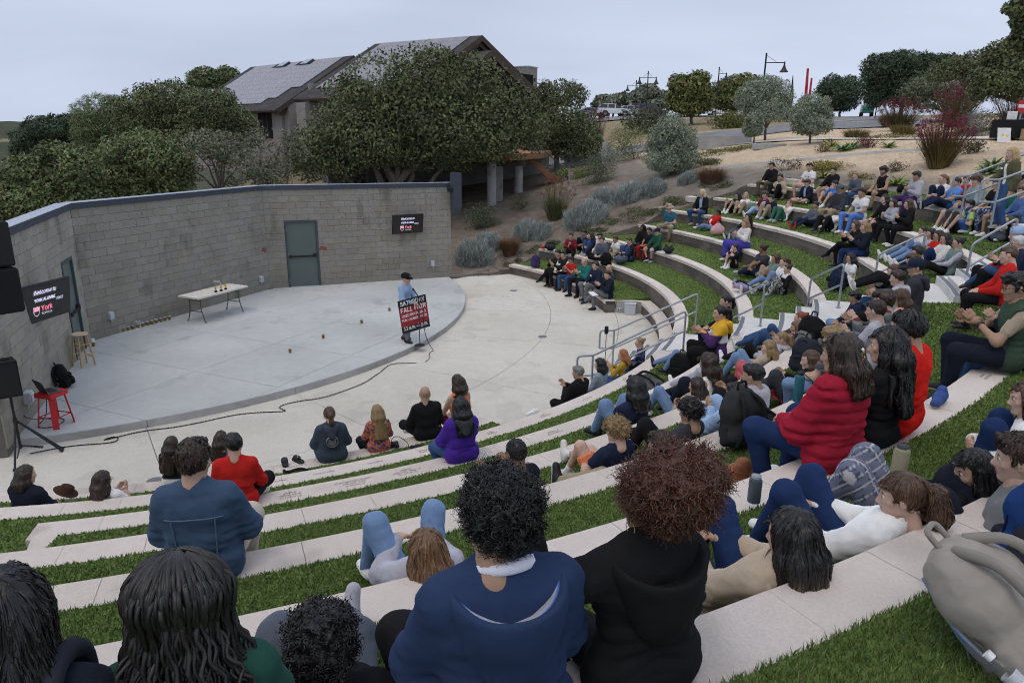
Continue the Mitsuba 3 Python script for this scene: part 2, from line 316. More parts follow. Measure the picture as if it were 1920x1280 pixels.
# stair: landings level with each row, two treads below each
for k in range(2, 8):
    lo = RK(k) - .62; z = ZK(k)
    base = RK(k - 1) if k > 2 else 11.2
    a0, a1 = AISLE[0] + .1, AISLE[1] - .05
    if k > 2: pass
    st = numbered('stair_flight')
    labels[st] = {'kind': 'structure'}
    zprev = ZK(k - 1) if k > 2 else 0.0
    nst = 3 if k > 2 else 5
    depth = .31 if k > 2 else .30
    for s in range(nst - 1):
        zs = zprev + (z - zprev) * (s + 1) / nst; r0 = RK(k) + .02 - depth * (nst - 1 - s); r1 = r0 + depth
        obj('tread', arcblock(r0, r1 + .02, a0, a1, zprev - .3, zs, 3, .004), 'm_slab', st)
        obj('nosing', arcblock(r0 + .012, r0 + .10, a0 + .05, a1 - .05, zs - .01, zs + .004, 3, .002), 'm_nosing', st)
    r1 = RK(k + 1) + .02 - .62 if k < 7 else 22
    obj('landing', arcblock(RK(k) + .02, r1 + .02, a0, a1 - (0 if k < 7 else 0), z - .3, z + .004, 3, .004), 'm_slab', st)
    obj('nosing', arcblock(RK(k) + .035, RK(k) + .12, a0 + .05, a1 - .05, z - .01, z + .008, 3, .002), 'm_nosing', st)
# turf blades, denser near the camera
def blades():
    V, F, Cc = [], [], []
    g = np.random.default_rng(5); n0 = 0
    for k in range(1, 8):
        for (a0, a1) in ((-92, -26), (-19, 44)):
            if a0 == -19: a1 = RIGHT_END[k] - .4
            r0, r1 = RK(k) + CAP - .012, RK(k + 1) - .01
            if k == 7: r1 = 21.3
            area = (r1 - r0) * (r0 + r1) / 2 * math.radians(a1 - a0); N = int(area * 13000)
            r = g.uniform(r0, r1, N); an = np.radians(g.uniform(a0, a1, N))
            x, y = C[0] + r * np.cos(an), C[1] + r * np.sin(an)
            d = np.hypot(np.hypot(x, y), 5.13 - ZK(k))
            dens = np.where(d < 4.2, 1.0, np.clip((4.2 / d) ** 2.0, .028, 1))
            vis = (y > .2) & (np.abs(x) < .82 * (y + 1.6)) & (g.random(N) < dens)
            if k == 3: vis &= ~((an < math.radians(-75.4)))
            if k == 1: vis &= (an < math.radians(-47)) | (an > math.radians(7.4))
            if k == 7: vis &= (an < math.radians(-26)) | (an > math.radians(-14))
            x, y, r, d = x[vis], y[vis], r[vis], d[vis]; M = len(x)
            if not M: continue
            z = ZK(k) + .006 + .084 * np.clip((r - RK(k) - CAP) / (DR - CAP), 0, 1)
            w = np.clip(.0032 * d / 3.2, .0032, .016); h = g.uniform(.016, .034, M) * np.clip(1 + (d - 5) * .02, 1, 1.25)
            th = g.uniform(0, 2 * np.pi, M); le = g.uniform(0, .022, M); lt = g.uniform(0, 2 * np.pi, M)
            p = np.stack([x, y, z - .003], 1); s = np.stack([np.cos(th), np.sin(th), 0 * th], 1) * w[:, None]
            tip = p + np.stack([np.cos(lt) * le, np.sin(lt) * le, h], 1)
            V.append(np.stack([p - s, p + s, tip], 1).reshape(-1, 3)); i = n0 + np.arange(M) * 3; F.append(np.stack([i, i + 1, i + 2], 1)); n0 += 3 * M
            c = np.array([.125, .195, .052]) * g.uniform(.55, 1.35, (M, 1)) * (1 + g.normal(0, .08, (M, 3)))
            dry = g.random(M) < .05; c[dry] = np.array([.17, .17, .07]) * g.uniform(.7, 1.2, (dry.sum(), 1))
            Cc.append(np.repeat(np.clip(c, .005, .5), 3, 0))
    return mesh(np.vstack(V), np.vstack(F)), np.vstack(Cc)
gm, gc = blades()
stuffy(obj('grass', gm, 'm_blade', smooth=False, color=gc), 'short green turf blades covering the treads between the seat rows')
labels['grass']['category'] = 'grass'

# ---------------------------------------------------------------- handrails
def railing(lowb, upb, zl, zu, ext, label, mid=.42, tail=0):
    t = thing('handrail', label, 'handrail', 'galvanised pipe handrails along the stair')
    lo, up = np.array([*lowb, zl]), np.array([*upb, zu]); d = (up - lo); dh = d.copy(); dh[2] = 0; dh /= np.linalg.norm(dh)
    H = .90; Z = np.array([0, 0, 1.0])
    e = lo - dh * ext
    top = smooth_path([lo - dh * ext + Z * (H - mid), lo - dh * ext + Z * H, lo + Z * H, up + Z * H, up], .09)
    if ext < .05: top = smooth_path([lo, lo + Z * H, up + Z * H, up], .09)
    obj('top_rail', tube(top, .022, 10), 'm_steel', t, smooth=40)
    m0 = lo + Z * (H - mid) - dh * ext
    obj('lower_rail', tube(smooth_path(([m0] if ext > .05 else []) + [lo + Z * (H - mid), up + Z * (H - mid)], .05), .020, 10), 'm_steel', t, smooth=40)
    if ext > .05: obj('post', tube([lo, lo + Z * (H - .01)], .022, 10), 'm_steel', t, smooth=40)
    for q in (lo, up): obj('base_flange', moved(lathe([[.001, .012], [.05, .012], [.052, 0]], 14), trn(*q)), 'm_steel', t)
    return t
railing((1.63, 13.61), (3.51, 13.92), 0, ZK(2), .32, 'long grey pipe handrail nearest the woman in the checked shirt')
railing((2.32, 15.54), (4.17, 15.59), 0, ZK(2), .32, 'long grey pipe handrail beside the seated woman in the black jacket')
railing((4.60, 14.75), (5.15, 14.23), ZK(2), ZK(3), 0, 'grey pipe handrail rising behind the girl in the yellow and purple jacket')
railing((6.30, 14.75), (6.52, 13.82), ZK(3), ZK(4), 0, 'grey pipe handrail beside the navy backpack and the girl in white')
railing((7.75, 14.95), (8.55, 14.75), ZK(4), ZK(5), 0, 'grey pipe handrail in front of the girls in white and red hoodies')
railing((8.5, 13.11), (9.18, 13.02), ZK(5), ZK(6), 0, 'grey pipe handrail before the pair of big concrete blocks')
# the upper stair at the far right
railing((9.55, 15.3), (13.2, 14.5), 3.5, 5.25, .25, 'long grey pipe handrail climbing behind the standing woman in the olive blazer')
railing((9.3, 13.9), (13.0, 13.1), 3.5, 5.25, .3, 'grey pipe handrail at the right frame edge, in front of the standing woman')
for k, (r0, r1, z) in enumerate([(19.25, 19.9, ZK(6) + .02), (19.9, 20.6, ZK(7))]): pass
bb = thing('concrete_step_block', 'lower of two big pale concrete step blocks with small step lights', 'step', 'big concrete step blocks by the stair')
def stepblock(a0, a1, r0, r1, z0, z1, key):
    obj('block', arcblock(r0, r1, a0, a1, z0, z1, 4, .01), 'm_slab', key)
    for x in np.linspace(a0 + 1.2, a1 - .8, 3): obj('step_light', arcblock(r0 - .012, r0 + .01, x, x + .33, z1 - .26, z1 - .13, 1, .002), 'm_nosing', key)
stepblock(-25.9, -20.5, 17.35, 17.75, ZK(5), ZK(5) + .25, bb)
b2 = thing('concrete_step_block', 'upper of two big pale concrete step blocks with small step lights', 'step', 'big concrete step blocks by the stair')
stepblock(-25.9, -19.2, 17.76, 18.3, ZK(5), ZK(6) + .0, b2)

# ---------------------------------------------------------------- block wall behind the stage
WH, TH = 3.22, .20
def wallframe(i): return frame(np.array([*WL[i], 0]), np.array([*wd[i], 0]), np.array([-wd[i][1], wd[i][0], 0]), np.array([0, 0, 1.0]))
# local: x along the wall, y into the wall (away from the stage), z up
DOORS = {0: (4.98, 5.98), 2: (.60, 1.66)}
WN = ['left run of the grey concrete block wall, behind the stools and the large screen', 'long middle run of the grey concrete block wall, behind the folding table', 'right run of the grey concrete block wall with the green door']
wkeys = []
for i in range(3):
    L = float(np.linalg.norm(WL[i + 1] - WL[i])); M = wallframe(i); t = thing('block_wall', WN[i], 'wall'); wkeys.append(t)
    dr_ = DOORS.get(i)
    core = Polygon([(0, -.02), (L, -.02), (L, STAGE_Z + WH), (0, STAGE_Z + WH)])
    if dr_: core = core.difference(sbox(dr_[0], -.1, dr_[1], STAGE_Z + 2.22))
    c3 = prism(core, 0, TH - .03); c3.apply_transform(np.array([[1, 0, 0, 0], [0, 0, -1, 0], [0, 1, 0, 0], [0, 0, 0, 1.0]])); c3.apply_translation([0, TH, 0]) 
    obj('core', moved(c3, M), 'm_mortar', t)
    # note: core spans y from 0.03 to TH; blocks stand proud of it
    nc = 16; h = WH / nc; big = []
    for c in range(nc):
        x = 0.0 if c % 2 == 0 else -.2
        while x < L:
            a0, a1 = max(x, 0), min(x + .4, L); x += .4
            if a1 - a0 < .05: continue
            rects = sbox(a0, STAGE_Z + c * h, a1, STAGE_Z + (c + 1) * h)
            if dr_: rects = rects.difference(sbox(dr_[0], 0, dr_[1], STAGE_Z + 2.22))
            for g in getattr(rects, 'geoms', [rects]):
                if g.is_empty or g.area < .004: continue
                b = g.bounds; y0 = rng.uniform(-.003, .003)
                big.append((b, moved(mesh(*(lambda q: (q.vertices, q.faces))(bx(b[0] + .0035, b[2] - .0035, y0, .05, b[1] + .0035, b[3] - .0035))), M)))
    big.sort(key=lambda q: -((q[0][2] - q[0][0]) * (q[0][3] - q[0][1])))
    for n_, (b, m) in enumerate(big):
        if n_ < 290: obj('block', m, f'm_block_{rng.integers(5)}', t)
    rest = [m for n_, (b, m) in enumerate(big) if n_ >= 290]
    if rest: stuffy(obj('small_blocks', cat(rest), 'm_block_0', t))
    cpv = moved(bx(-.02 if i else -.1, L + .02, -.045, TH + .10, STAGE_Z + WH + .002, STAGE_Z + WH + .14), M)
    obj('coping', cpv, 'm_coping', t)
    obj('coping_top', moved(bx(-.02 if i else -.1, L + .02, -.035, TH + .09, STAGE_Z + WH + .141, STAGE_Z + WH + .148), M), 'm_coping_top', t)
mat('m_door', proc(lambda p, n, uv: mi.Color3f(.115, .145, .135) * (.85 + .3 * fbm(p.x * 3, p.y * 3, p.z * 2, 3))), .45, .45)
mat('m_doorframe', (.055, .08, .09), .45, .45)
def steel_door(i, label):
    x0, x1 = DOORS[i]; M = wallframe(i); t = thing('steel_door', label, 'door'); Z = STAGE_Z
    fr = [bx(x0 + .003, x0 + .06, -.02, .12, Z, Z + 2.217), bx(x1 - .06, x1 - .003, -.02, .12, Z, Z + 2.217), bx(x0 + .06, x1 - .06, -.02, .12, Z + 2.157, Z + 2.217)]
    obj('frame', moved(cat(fr), M), 'm_doorframe', t)
    obj('panel', moved(bx(x0 + .064, x1 - .064, .035, .08, Z + .012, Z + 2.15), M), 'm_door', t)
    obj('threshold', moved(bx(x0 + .062, x1 - .062, -.01, .12, Z, Z + .010), M), 'm_coping_top', t)
    bar = cat([moved(bx(x0 + .09, x1 - .09, -.045, -.015, Z + 1.0, Z + 1.055), np.eye(4)), bx(x0 + .09, x0 + .17, -.05, .036, Z + .985, Z + 1.07), bx(x1 - .19, x1 - .09, -.05, .036, Z + .985, Z + 1.10)])
    obj('push_bar', moved(bar, M), 'm_black', t)
    for hz in (.25, 1.1, 1.95): obj('hinge', moved(tube([[x0 + .062, .02, Z + hz - .06], [x0 + .062, .02, Z + hz + .06]], .012, 8), M), 'm_steel', t)
steel_door(2, 'grey-green steel door with a push bar in the right run of the block wall')
steel_door(0, 'blue-grey steel door in the left run of the block wall, behind the wooden stool')

# ---------------------------------------------------------------- terrain
ctrl = np.array([(-3, 27, 0), (-1.9, 26.6, 0), (0, 27.3, .12), (-1.2, 36, 1.7), (.3, 40, 2.1), (1.5, 29.5, .9), (3.5, 31, 1.9), (5.6, 29.6, 2.2), (6.6, 30.2, 2.75), (8.4, 29.8, 3.2), (9.7, 29.7, 3.6), (9.9, 33, 4.15), (12.4, 32.5, 4.55), (11.3, 30.6, 4.05),
    (15, 34.5, 5.02), (18.4, 36, 5.08), (13.5, 40, 4.95), (8, 38, 3.9), (15.7, 25.5, 4.5), (14, 28, 4.35), (18, 22, 4.75), (19, 15, 4.6), (22, 27, 5.15), (26, 20, 5.2), (13.6, 24.4, 3.75), (14.5, 21, 3.9), (24, 5, 4.6), (10, -8, 4.2), (-4, -9, 3.6), (-16, -6, 2.0),
    (22, 48, 5.75), (32, 70, 6.8), (41.7, 88, 7.4), (13.5, 100, 7.6), (18, 85, 7.2), (8, 70, 5.2), (5, 55, 3.9), (14, 55, 5.5), (60, 80, 8.2), (45, 40, 6.8), (60, 10, 7.5), (30, 130, 7.5), (70, 150, 8),
    (-8, 40, 1.2), (-5, 50, 2.0), (-12, 30, .3), (-8, 27, -.1), (-14, 22, -.4), (-13, 15, -.6), (-12, 8, -.4), (-20, 28, -1.6), (-20, 45, -.8), (-24, 18, -3), (-32, 35, -4.5), (-10, 65, 2.6), (-28, 70, 0), (-40, 90, -2), (-45, 55, -8), (-60, 30, -14), (-70, 100, -18), (-20, 120, 3), (-40, 10, -9), (-60, -10, -10)], float)
from scipy.interpolate import RBFInterpolator
ter = RBFInterpolator(ctrl[:, :2], ctrl[:, 2], kernel='linear', smoothing=.4)
def raw_ground(x, y):
    x, y = np.broadcast_arrays(np.asarray(x, float), np.asarray(y, float)); q = np.stack([x.ravel(), y.ravel()], 1)
    z = ter(q).reshape(x.shape); d = np.maximum(np.hypot(x, y - 20) - 130, 0)
    return z - np.minimum(d * .08, 60) * (x < 60)
def bowl_mask(x, y):
    dx, dy = x - C[0], y - C[1]; r = np.hypot(dx, dy); a = np.degrees(np.arctan2(dy, dx))
    end = np.interp(r, [10.7, 12.2, 13.6, 15, 16.5, 17.9, 19.3, 20.4], [44.5, 43.4, 38.4, 32.4, 32.4, 28.8, 27.8, 27.5])
    inb = (r < np.where(a > -14, 20.4, np.where(a > -26, 22.5, 26))) & (a > -112) & (a < end)
    inplaza = shapely.contains_xy(plaza_poly.buffer(-.12), x, y) | shapely.contains_xy(stage_poly.buffer(.3), x, y)
    return inb | inplaza
def ground(x, y): return raw_ground(x, y)
gx = np.unique(np.round(np.r_[np.linspace(-160, -26, 34), np.arange(-26, -12, 1.0), np.arange(-12, 25, .3), np.linspace(25, 60, 36), np.linspace(60, 240, 30)], 3))
gy = np.unique(np.round(np.r_[np.linspace(-60, -8, 20), np.arange(-8, 8, 1.0), np.arange(8, 44, .3), np.linspace(44, 110, 60), np.linspace(110, 330, 30)], 3))
GX, GY = np.meshgrid(gx, gy); GZ = raw_ground(GX, GY)
inside = bowl_mask(GX, GY)
GZ = GZ + np.where(inside, 0, np.where(GY > 42, .0, np.where(GX > 10, .045, .09)) * (meshkit.fbm(np.stack([GX * .8, GY * .8, 0 * GX], -1), 3) - .5))
GZ = np.where(inside, np.minimum(GZ, -1.2), GZ)
nx, ny = len(gx), len(gy); idx = np.arange(nx * ny).reshape(ny, nx)
f = np.vstack([np.stack([idx[:-1, :-1], idx[:-1, 1:], idx[1:, 1:]], -1).reshape(-1, 3), np.stack([idx[:-1, :-1], idx[1:, 1:], idx[1:, :-1]], -1).reshape(-1, 3)])
v = np.stack([GX, GY, GZ], -1).reshape(-1, 3)
struct('hillside', mesh(v, f), 'm_soil', smooth=50)

# ================================================================ plants
def leaf_cloud(centres, out, n, length, width, colour, seed, var=.28, droop=.15, aspect=1.0, gap=.45, gs=1.3):
    """n rhombic leaves spread through ellipsoids: rows of (x, y, z, rx, rz)"""
    g = np.random.default_rng(seed); B = np.asarray(centres, float)
    w = (B[:, 3] ** 2 * B[:, 4]) ** .72; pick = g.choice(len(B), n, p=w / w.sum()); b = B[pick]
    d = g.normal(size=(n, 3)); d /= np.linalg.norm(d, axis=1)[:, None]
    rad = np.clip(1 - np.abs(g.normal(0, .27, n)), .1, 1.08) * (1 + .75 * (meshkit.fbm(b[:, :3] * .7 + d * 2.3, 3, seed) - .5))
    p = b[:, :3] + d * np.stack([b[:, 3], b[:, 3] * aspect, b[:, 4]], 1) * rad[:, None]
    keep = meshkit.fbm(p * gs, 3, seed + 9) > gap * meshkit.noise(p * gs * .5, seed) + .12
    p, d = p[keep], d[keep]; n = len(p)
    nrm = d * .7 + g.normal(0, .6, (n, 3)) + [0, 0, .35]; nrm /= np.linalg.norm(nrm, axis=1)[:, None]
    t = np.cross(nrm, g.normal(size=(n, 3))); t /= np.linalg.norm(t, axis=1)[:, None]; t[:, 2] -= droop; s = np.cross(nrm, t); s /= np.linalg.norm(s, axis=1)[:, None]
    L = length * g.uniform(.6, 1.3, (n, 1)); W = width * g.uniform(.6, 1.3, (n, 1))
    v = np.stack([p - t * L * .5, p + s * W * .5 + nrm * W * .12, p + t * L * .5, p - s * W * .5 + nrm * W * .12], 1).reshape(-1, 3)
    i = np.arange(n) * 4; f = np.vstack([np.stack([i, i + 1, i + 2], 1), np.stack([i, i + 2, i + 3], 1)])
    clump = .75 + .5 * meshkit.noise(p * 1.1, seed + 4)[:, None]
    c = np.array(colour) * clump * (1 + g.normal(0, var, (n, 1))) * (1 + g.normal(0, .07, (n, 3)))
    return mesh(v, f), np.repeat(np.clip(c, .004, .7), 4, 0)
def limb(a, b, r0, r1, seed, sag=.12, n=7):
    g = np.random.default_rng(seed); t = np.linspace(0, 1, n)[:, None]; L = np.linalg.norm(np.subtract(b, a))
    p = np.asarray(a) * (1 - t) + np.asarray(b) * t + np.cumsum(g.normal(0, .035 * L, (n, 3)), 0) * (t * (1 - t) * 3) + np.array([0, 0, 1]) * sag * L * t * (1 - t)
    return tube(p, np.linspace(r0, r1, n), 7)
mat('m_bark', proc(lambda p, n, uv: mix((.075, .062, .050), (.20, .175, .15), fbm(p.x * 5, p.y * 5, p.z * 1.6, 4))), .95, .1)
mat('m_twig', (.30, .28, .25), .95, .1)
KIND = {  # leaves, length, width, colour, gap, fork height, trunk radius, limb count
    'oak': (2300, .16, .095, (.122, .142, .064), .40), 'olivegreen': (2300, .15, .08, (.150, .180, .075), .42), 'greyoak': (1500, .14, .065, (.175, .185, .115), .62),
    'cypress': (2200, .30, .09, (.062, .092, .050), .30), 'pine': (1500, .46, .045, (.140, .175, .075), .45), 'roundcrown': (1100, .36, .2, (.15, .18, .085), .25),
    'faroak': (600, .5, .28, (.17, .19, .135), .5), 'laurel': (1500, .28, .14, (.155, .170, .055), .35), 'greyshrub': (1700, .22, .07, (.155, .175, .105), .42), 'olive': (4600, .15, .042, (.25, .29, .205), .30)}
TREES = [
('oak_tree', 'broad dark oak with pale forked trunk behind the wall, before the gabled building', 'oak', (-5.58, 34.00, 0.85), [[-3.86,33.15,7.44,1.76,1.41],[-5.8,33.43,7.22,1.66,1.31],[-2.06,34.29,7.2,1.7,1.46],[-7.15,33.96,6.33,1.58,1.34],[-0.33,33.38,6.03,1.32,1.44],[-4.44,33.65,6.11,2.17,1.45],[-2.52,33.74,5.44,2.19,1.34],[-6.34,33.25,5.05,1.8,1.32],[-8.23,34.14,5.15,1.23,1.23],[-9.09,33.5,4.56,1.1,1.1],[-0.82,33.71,4.87,1.47,0.98],[0.64,33.92,5.35,0.93,0.98],[-7.98,33.8,3.97,1.23,0.94],[-9.78,33.98,3.59,0.7,0.65],[-4.81,34.23,4.47,1.99,0.87],[-2.84,34.46,4.36,1.5,0.75],[0.51,33.78,6.04,0.73,0.97],[-6.88,34.03,7.02,0.97,0.73],[-7.35,34.05,7.48,0.6,0.53],[-3.44,33.69,8.15,1.07,0.66]]),
('oak_tree', 'small dark green oak right of the chimney, beside the outside steps', 'oak', (2.77, 46.00, 3.10), [[2.6,45.32,7.75,1.22,0.77],[3.49,46.34,7.51,1.06,0.73],[1.82,45.78,7.47,0.78,0.78],[2.82,45.58,6.07,1.57,1.18],[4.05,46.34,5.46,1.34,1.14],[2.2,45.97,5.28,1.2,1.13],[1.55,45.87,4.64,1.0,0.86],[3.74,46.19,4.49,1.34,0.87],[4.67,45.55,4.67,0.86,0.86]]),
('oak_tree', 'tallest dark oak at the left of the roofs, above the block wall', 'oak', (-19.18, 42.00, -0.79), [[-19.1,42.16,6.81,1.81,1.14],[-20.74,41.68,6.35,1.49,1.08],[-16.96,41.22,6.37,1.62,1.06],[-16.17,42.06,5.69,1.36,1.03],[-20.37,42.57,5.51,2.0,1.23],[-17.73,41.34,5.23,1.79,1.13],[-21.65,42.02,5.35,1.09,1.09],[-15.2,41.74,5.11,0.91,0.85],[-16.5,42.09,6.97,0.78,0.66],[-20.67,42.08,7.22,0.78,0.54]]),
('cypress_tree', 'dark rounded cypress at the far left skyline, beyond the hill', 'cypress', (-39.12, 60.00, -5.23), [[-37.23,59.36,5.37,1.8,1.03],[-39.13,60.34,4.32,1.75,1.31],[-37.2,60.06,4.34,1.48,1.48],[-39.85,60.08,3.05,1.32,1.49],[-36.21,60.21,5.6,1.13,0.87],[-40.52,59.87,2.2,0.79,0.88]]),
('pine_tree', 'feathery olive green pine between the far left cypress and the tall oak', 'pine', (-31.56, 55.00, -3.21), [[-30.71,55.24,6.34,1.79,1.43],[-29.64,55.25,6.92,1.03,0.87],[-31.38,54.42,5.38,1.26,1.34],[-30.34,55.34,5.2,1.6,1.44],[-31.17,54.72,4.05,1.43,1.11]]),
('oak_tree', 'low pale green oak at the left frame edge, above the end of the wall', 'olivegreen', (-17.64, 27.00, -1.05), [[-16.87,26.89,4.11,0.94,0.59],[-15.91,26.67,3.75,0.78,0.7],[-17.98,27.08,3.52,1.0,0.72],[-18.66,26.77,3.05,0.79,0.71],[-17.18,27.28,3.12,1.21,0.81],[-18.06,26.64,2.58,1.19,0.79],[-16.01,26.96,2.96,0.8,0.68],[-19.08,26.85,2.15,0.8,0.8]]),
('oak_tree', 'bushy green oak behind the middle of the long block wall run', 'olivegreen', (-15.15, 30.00, -0.36), [[-15.92,30.0,4.34,0.98,0.66],[-14.96,29.67,4.56,0.86,0.65],[-14.33,29.58,4.05,1.08,0.78],[-16.52,30.11,3.58,0.88,0.88],[-15.61,30.15,3.16,1.22,0.89],[-14.16,29.96,3.4,0.88,0.88],[-17.2,30.19,3.03,0.67,0.76]]),
('oak_tree', 'straggly grey green oak with bare pale branches, over the wall corner', 'greyoak', (-12.60, 31.00, 0.17), [[-12.75,30.63,4.68,1.0,0.58],[-12.1,31.19,4.46,0.91,0.68],[-13.28,30.64,4.02,0.9,0.81],[-12.49,31.36,3.56,1.15,0.78],[-14.03,31.01,3.79,0.59,0.82],[-11.53,31.0,3.81,0.59,0.68]]),
('oak_tree', 'thin grey green oak with bare twigs, against the brick building wall', 'greyoak', (-11.33, 33.00, 0.33), [[-11.18,33.25,4.78,0.77,0.63],[-10.71,33.11,4.09,0.72,0.82],[-11.59,33.13,3.72,0.82,0.82],[-10.31,32.81,4.79,0.38,0.48],[-11.04,32.79,3.16,0.96,0.53]]),
('round_tree', 'round clipped looking tree crown rising behind the left solar roof', 'roundcrown', (-45.48, 112.00, -5.68), [[-45.52,110.87,12.79,2.36,1.41],[-42.5,111.29,13.22,1.89,1.18],[-43.84,111.43,12.25,1.58,0.79],[-47.75,112.25,12.27,1.12,0.96]]),
('tree', 'grey green tree far off beyond the parked cars', 'faroak', (18.01, 135.00, 6.43), [[16.81,133.99,10.98,2.3,1.15],[19.24,134.46,11.65,1.92,0.96],[15.03,134.9,10.45,0.96,0.77],[21.31,135.29,11.25,1.35,1.16]]),
('tree', 'thin leaved tree behind the black van', 'faroak', (23.49, 128.00, 7.19), [[22.93,128.64,12.28,2.01,1.46],[25.17,128.11,11.41,1.28,1.28],[20.96,127.48,11.34,1.45,1.27],[23.82,127.87,10.52,2.19,0.91]]),
('laurel_tree', 'rounded yellow green tree left of the single arm street lamp', 'laurel', (17.19, 72.00, 6.25), [[16.95,72.17,9.42,1.95,1.44],[17.46,71.44,10.34,1.11,0.81],[15.71,72.06,9.89,1.02,1.02],[18.19,71.78,8.68,1.02,1.23],[15.7,71.98,8.43,1.13,1.03],[17.05,72.09,7.96,1.65,0.82]]),
('laurel_tree', 'yellow green tree behind the biggest olive tree', 'laurel', (22.75, 78.00, 6.90), [[22.48,78.1,10.07,1.88,1.11],[23.74,77.87,10.59,1.65,0.88],[21.39,77.93,9.27,1.33,1.11],[24.53,77.51,9.79,1.32,1.1],[22.79,77.79,8.75,2.0,0.89]]),
('cypress_tree', 'flat topped dark cypress beside the road, left of the golf cart', 'cypress', (41.66, 95.00, 7.75), [[39.82,94.35,11.52,1.47,1.2],[42.03,94.83,11.57,1.48,1.08],[41.16,94.83,10.61,2.56,1.35],[41.54,95.3,9.36,2.04,0.95],[39.11,94.82,10.79,0.94,0.94]]),
('cypress_tree', 'largest dark clipped cypress on the right skyline', 'cypress', (32.24, 62.00, 6.69), [[29.57,61.26,10.54,1.38,1.21],[31.53,61.88,11.09,1.57,0.96],[32.77,61.62,10.59,1.04,1.22],[30.23,62.16,9.17,1.41,1.15],[32.13,61.65,9.36,1.75,1.49],[33.65,61.78,11.1,1.04,0.78],[35.45,62.26,11.08,0.96,0.79],[29.76,61.84,8.32,0.79,0.7],[33.64,61.75,9.8,1.05,0.96]]),
('shrub_tree', 'loose grey green tree behind the maroon flowering bushes', 'greyshrub', (28.89, 50.00, 6.25), [[27.61,49.61,8.55,1.62,0.7],[29.17,49.83,8.41,1.41,0.85],[26.56,49.44,7.94,1.2,0.63],[28.26,49.88,7.74,2.13,0.78],[30.28,50.3,7.78,1.07,0.72],[26.53,49.97,7.73,0.71,0.43]]),
('oak_tree', 'spreading olive green oak right of the largest cypress', 'oak', (26.76, 44.00, 5.96), [[25.93,44.13,9.21,1.06,0.62],[26.91,44.28,9.44,0.93,0.68],[25.08,44.18,8.92,0.87,0.56],[27.26,44.13,8.79,1.12,0.69]]),
('oak_tree', 'big dark oak at the right frame edge', 'oak', (23.03, 34.00, 5.44), [[22.0,34.17,8.31,0.96,0.72],[22.47,34.15,8.87,0.81,0.67],[21.34,33.72,7.71,0.86,0.62],[22.44,33.9,7.62,0.82,0.72],[21.02,33.86,7.37,0.58,0.53],[22.81,33.74,8.17,0.81,0.95],[21.52,33.98,8.84,0.57,0.48]]),
('oak_tree', 'overhanging oak branch at the top right corner of the picture', 'oak', (17.61, 24.00, 4.69), [[15.46,23.91,9.05,0.33,0.26],[15.93,24.0,8.69,0.43,0.43],[15.87,23.99,8.15,0.33,0.3],[15.85,23.8,9.19,0.43,0.36],[16.27,23.92,8.37,0.5,0.66]]),
('olive_tree', 'larger silvery olive tree with a dark crooked trunk', 'olive', (13.73, 40.30, 4.92), [[13.25,40.11,7.68,0.97,0.63],[14.1,40.37,7.3,0.86,0.75],[12.67,39.89,7.13,0.85,0.74],[13.43,39.89,6.6,1.03,0.68],[12.38,40.26,6.87,0.4,0.4],[14.52,40.23,6.89,0.4,0.52],[13.04,40.33,6.33,0.58,0.35]]),
('olive_tree', 'silvery olive tree with a slim trunk standing in the sand', 'olive', (13.96, 34.80, 4.82), [[13.74,34.64,6.66,0.64,0.44],[13.4,34.58,6.18,0.59,0.5],[14.43,34.96,6.2,0.55,0.5],[13.86,34.52,5.71,0.84,0.45],[13.37,34.63,5.59,0.4,0.3],[14.64,34.71,5.72,0.3,0.35],[14.46,34.74,6.78,0.25,0.2]]),
('olive_tree', 'smallest olive sapling below the larger olive tree', 'olive', (12.22, 37.50, 4.69), [[12.1,37.35,5.99,0.43,0.38],[12.1,37.47,5.55,0.49,0.32],[12.22,37.56,6.25,0.22,0.22],[11.91,37.38,5.34,0.27,0.16]]),
('olive_tree', 'bushy silvery olive low on the bank, left of the sand', 'olive', (7.34, 33.90, 3.38), [[7.2,33.79,5.64,0.63,0.49],[6.78,33.93,5.17,0.59,0.54],[7.8,34.06,5.06,0.64,0.59],[7.32,34.24,4.7,0.99,0.65],[6.89,33.55,4.11,0.83,0.54],[7.94,33.86,4.23,0.64,0.54],[7.52,34.08,3.81,0.75,0.35]]),
]
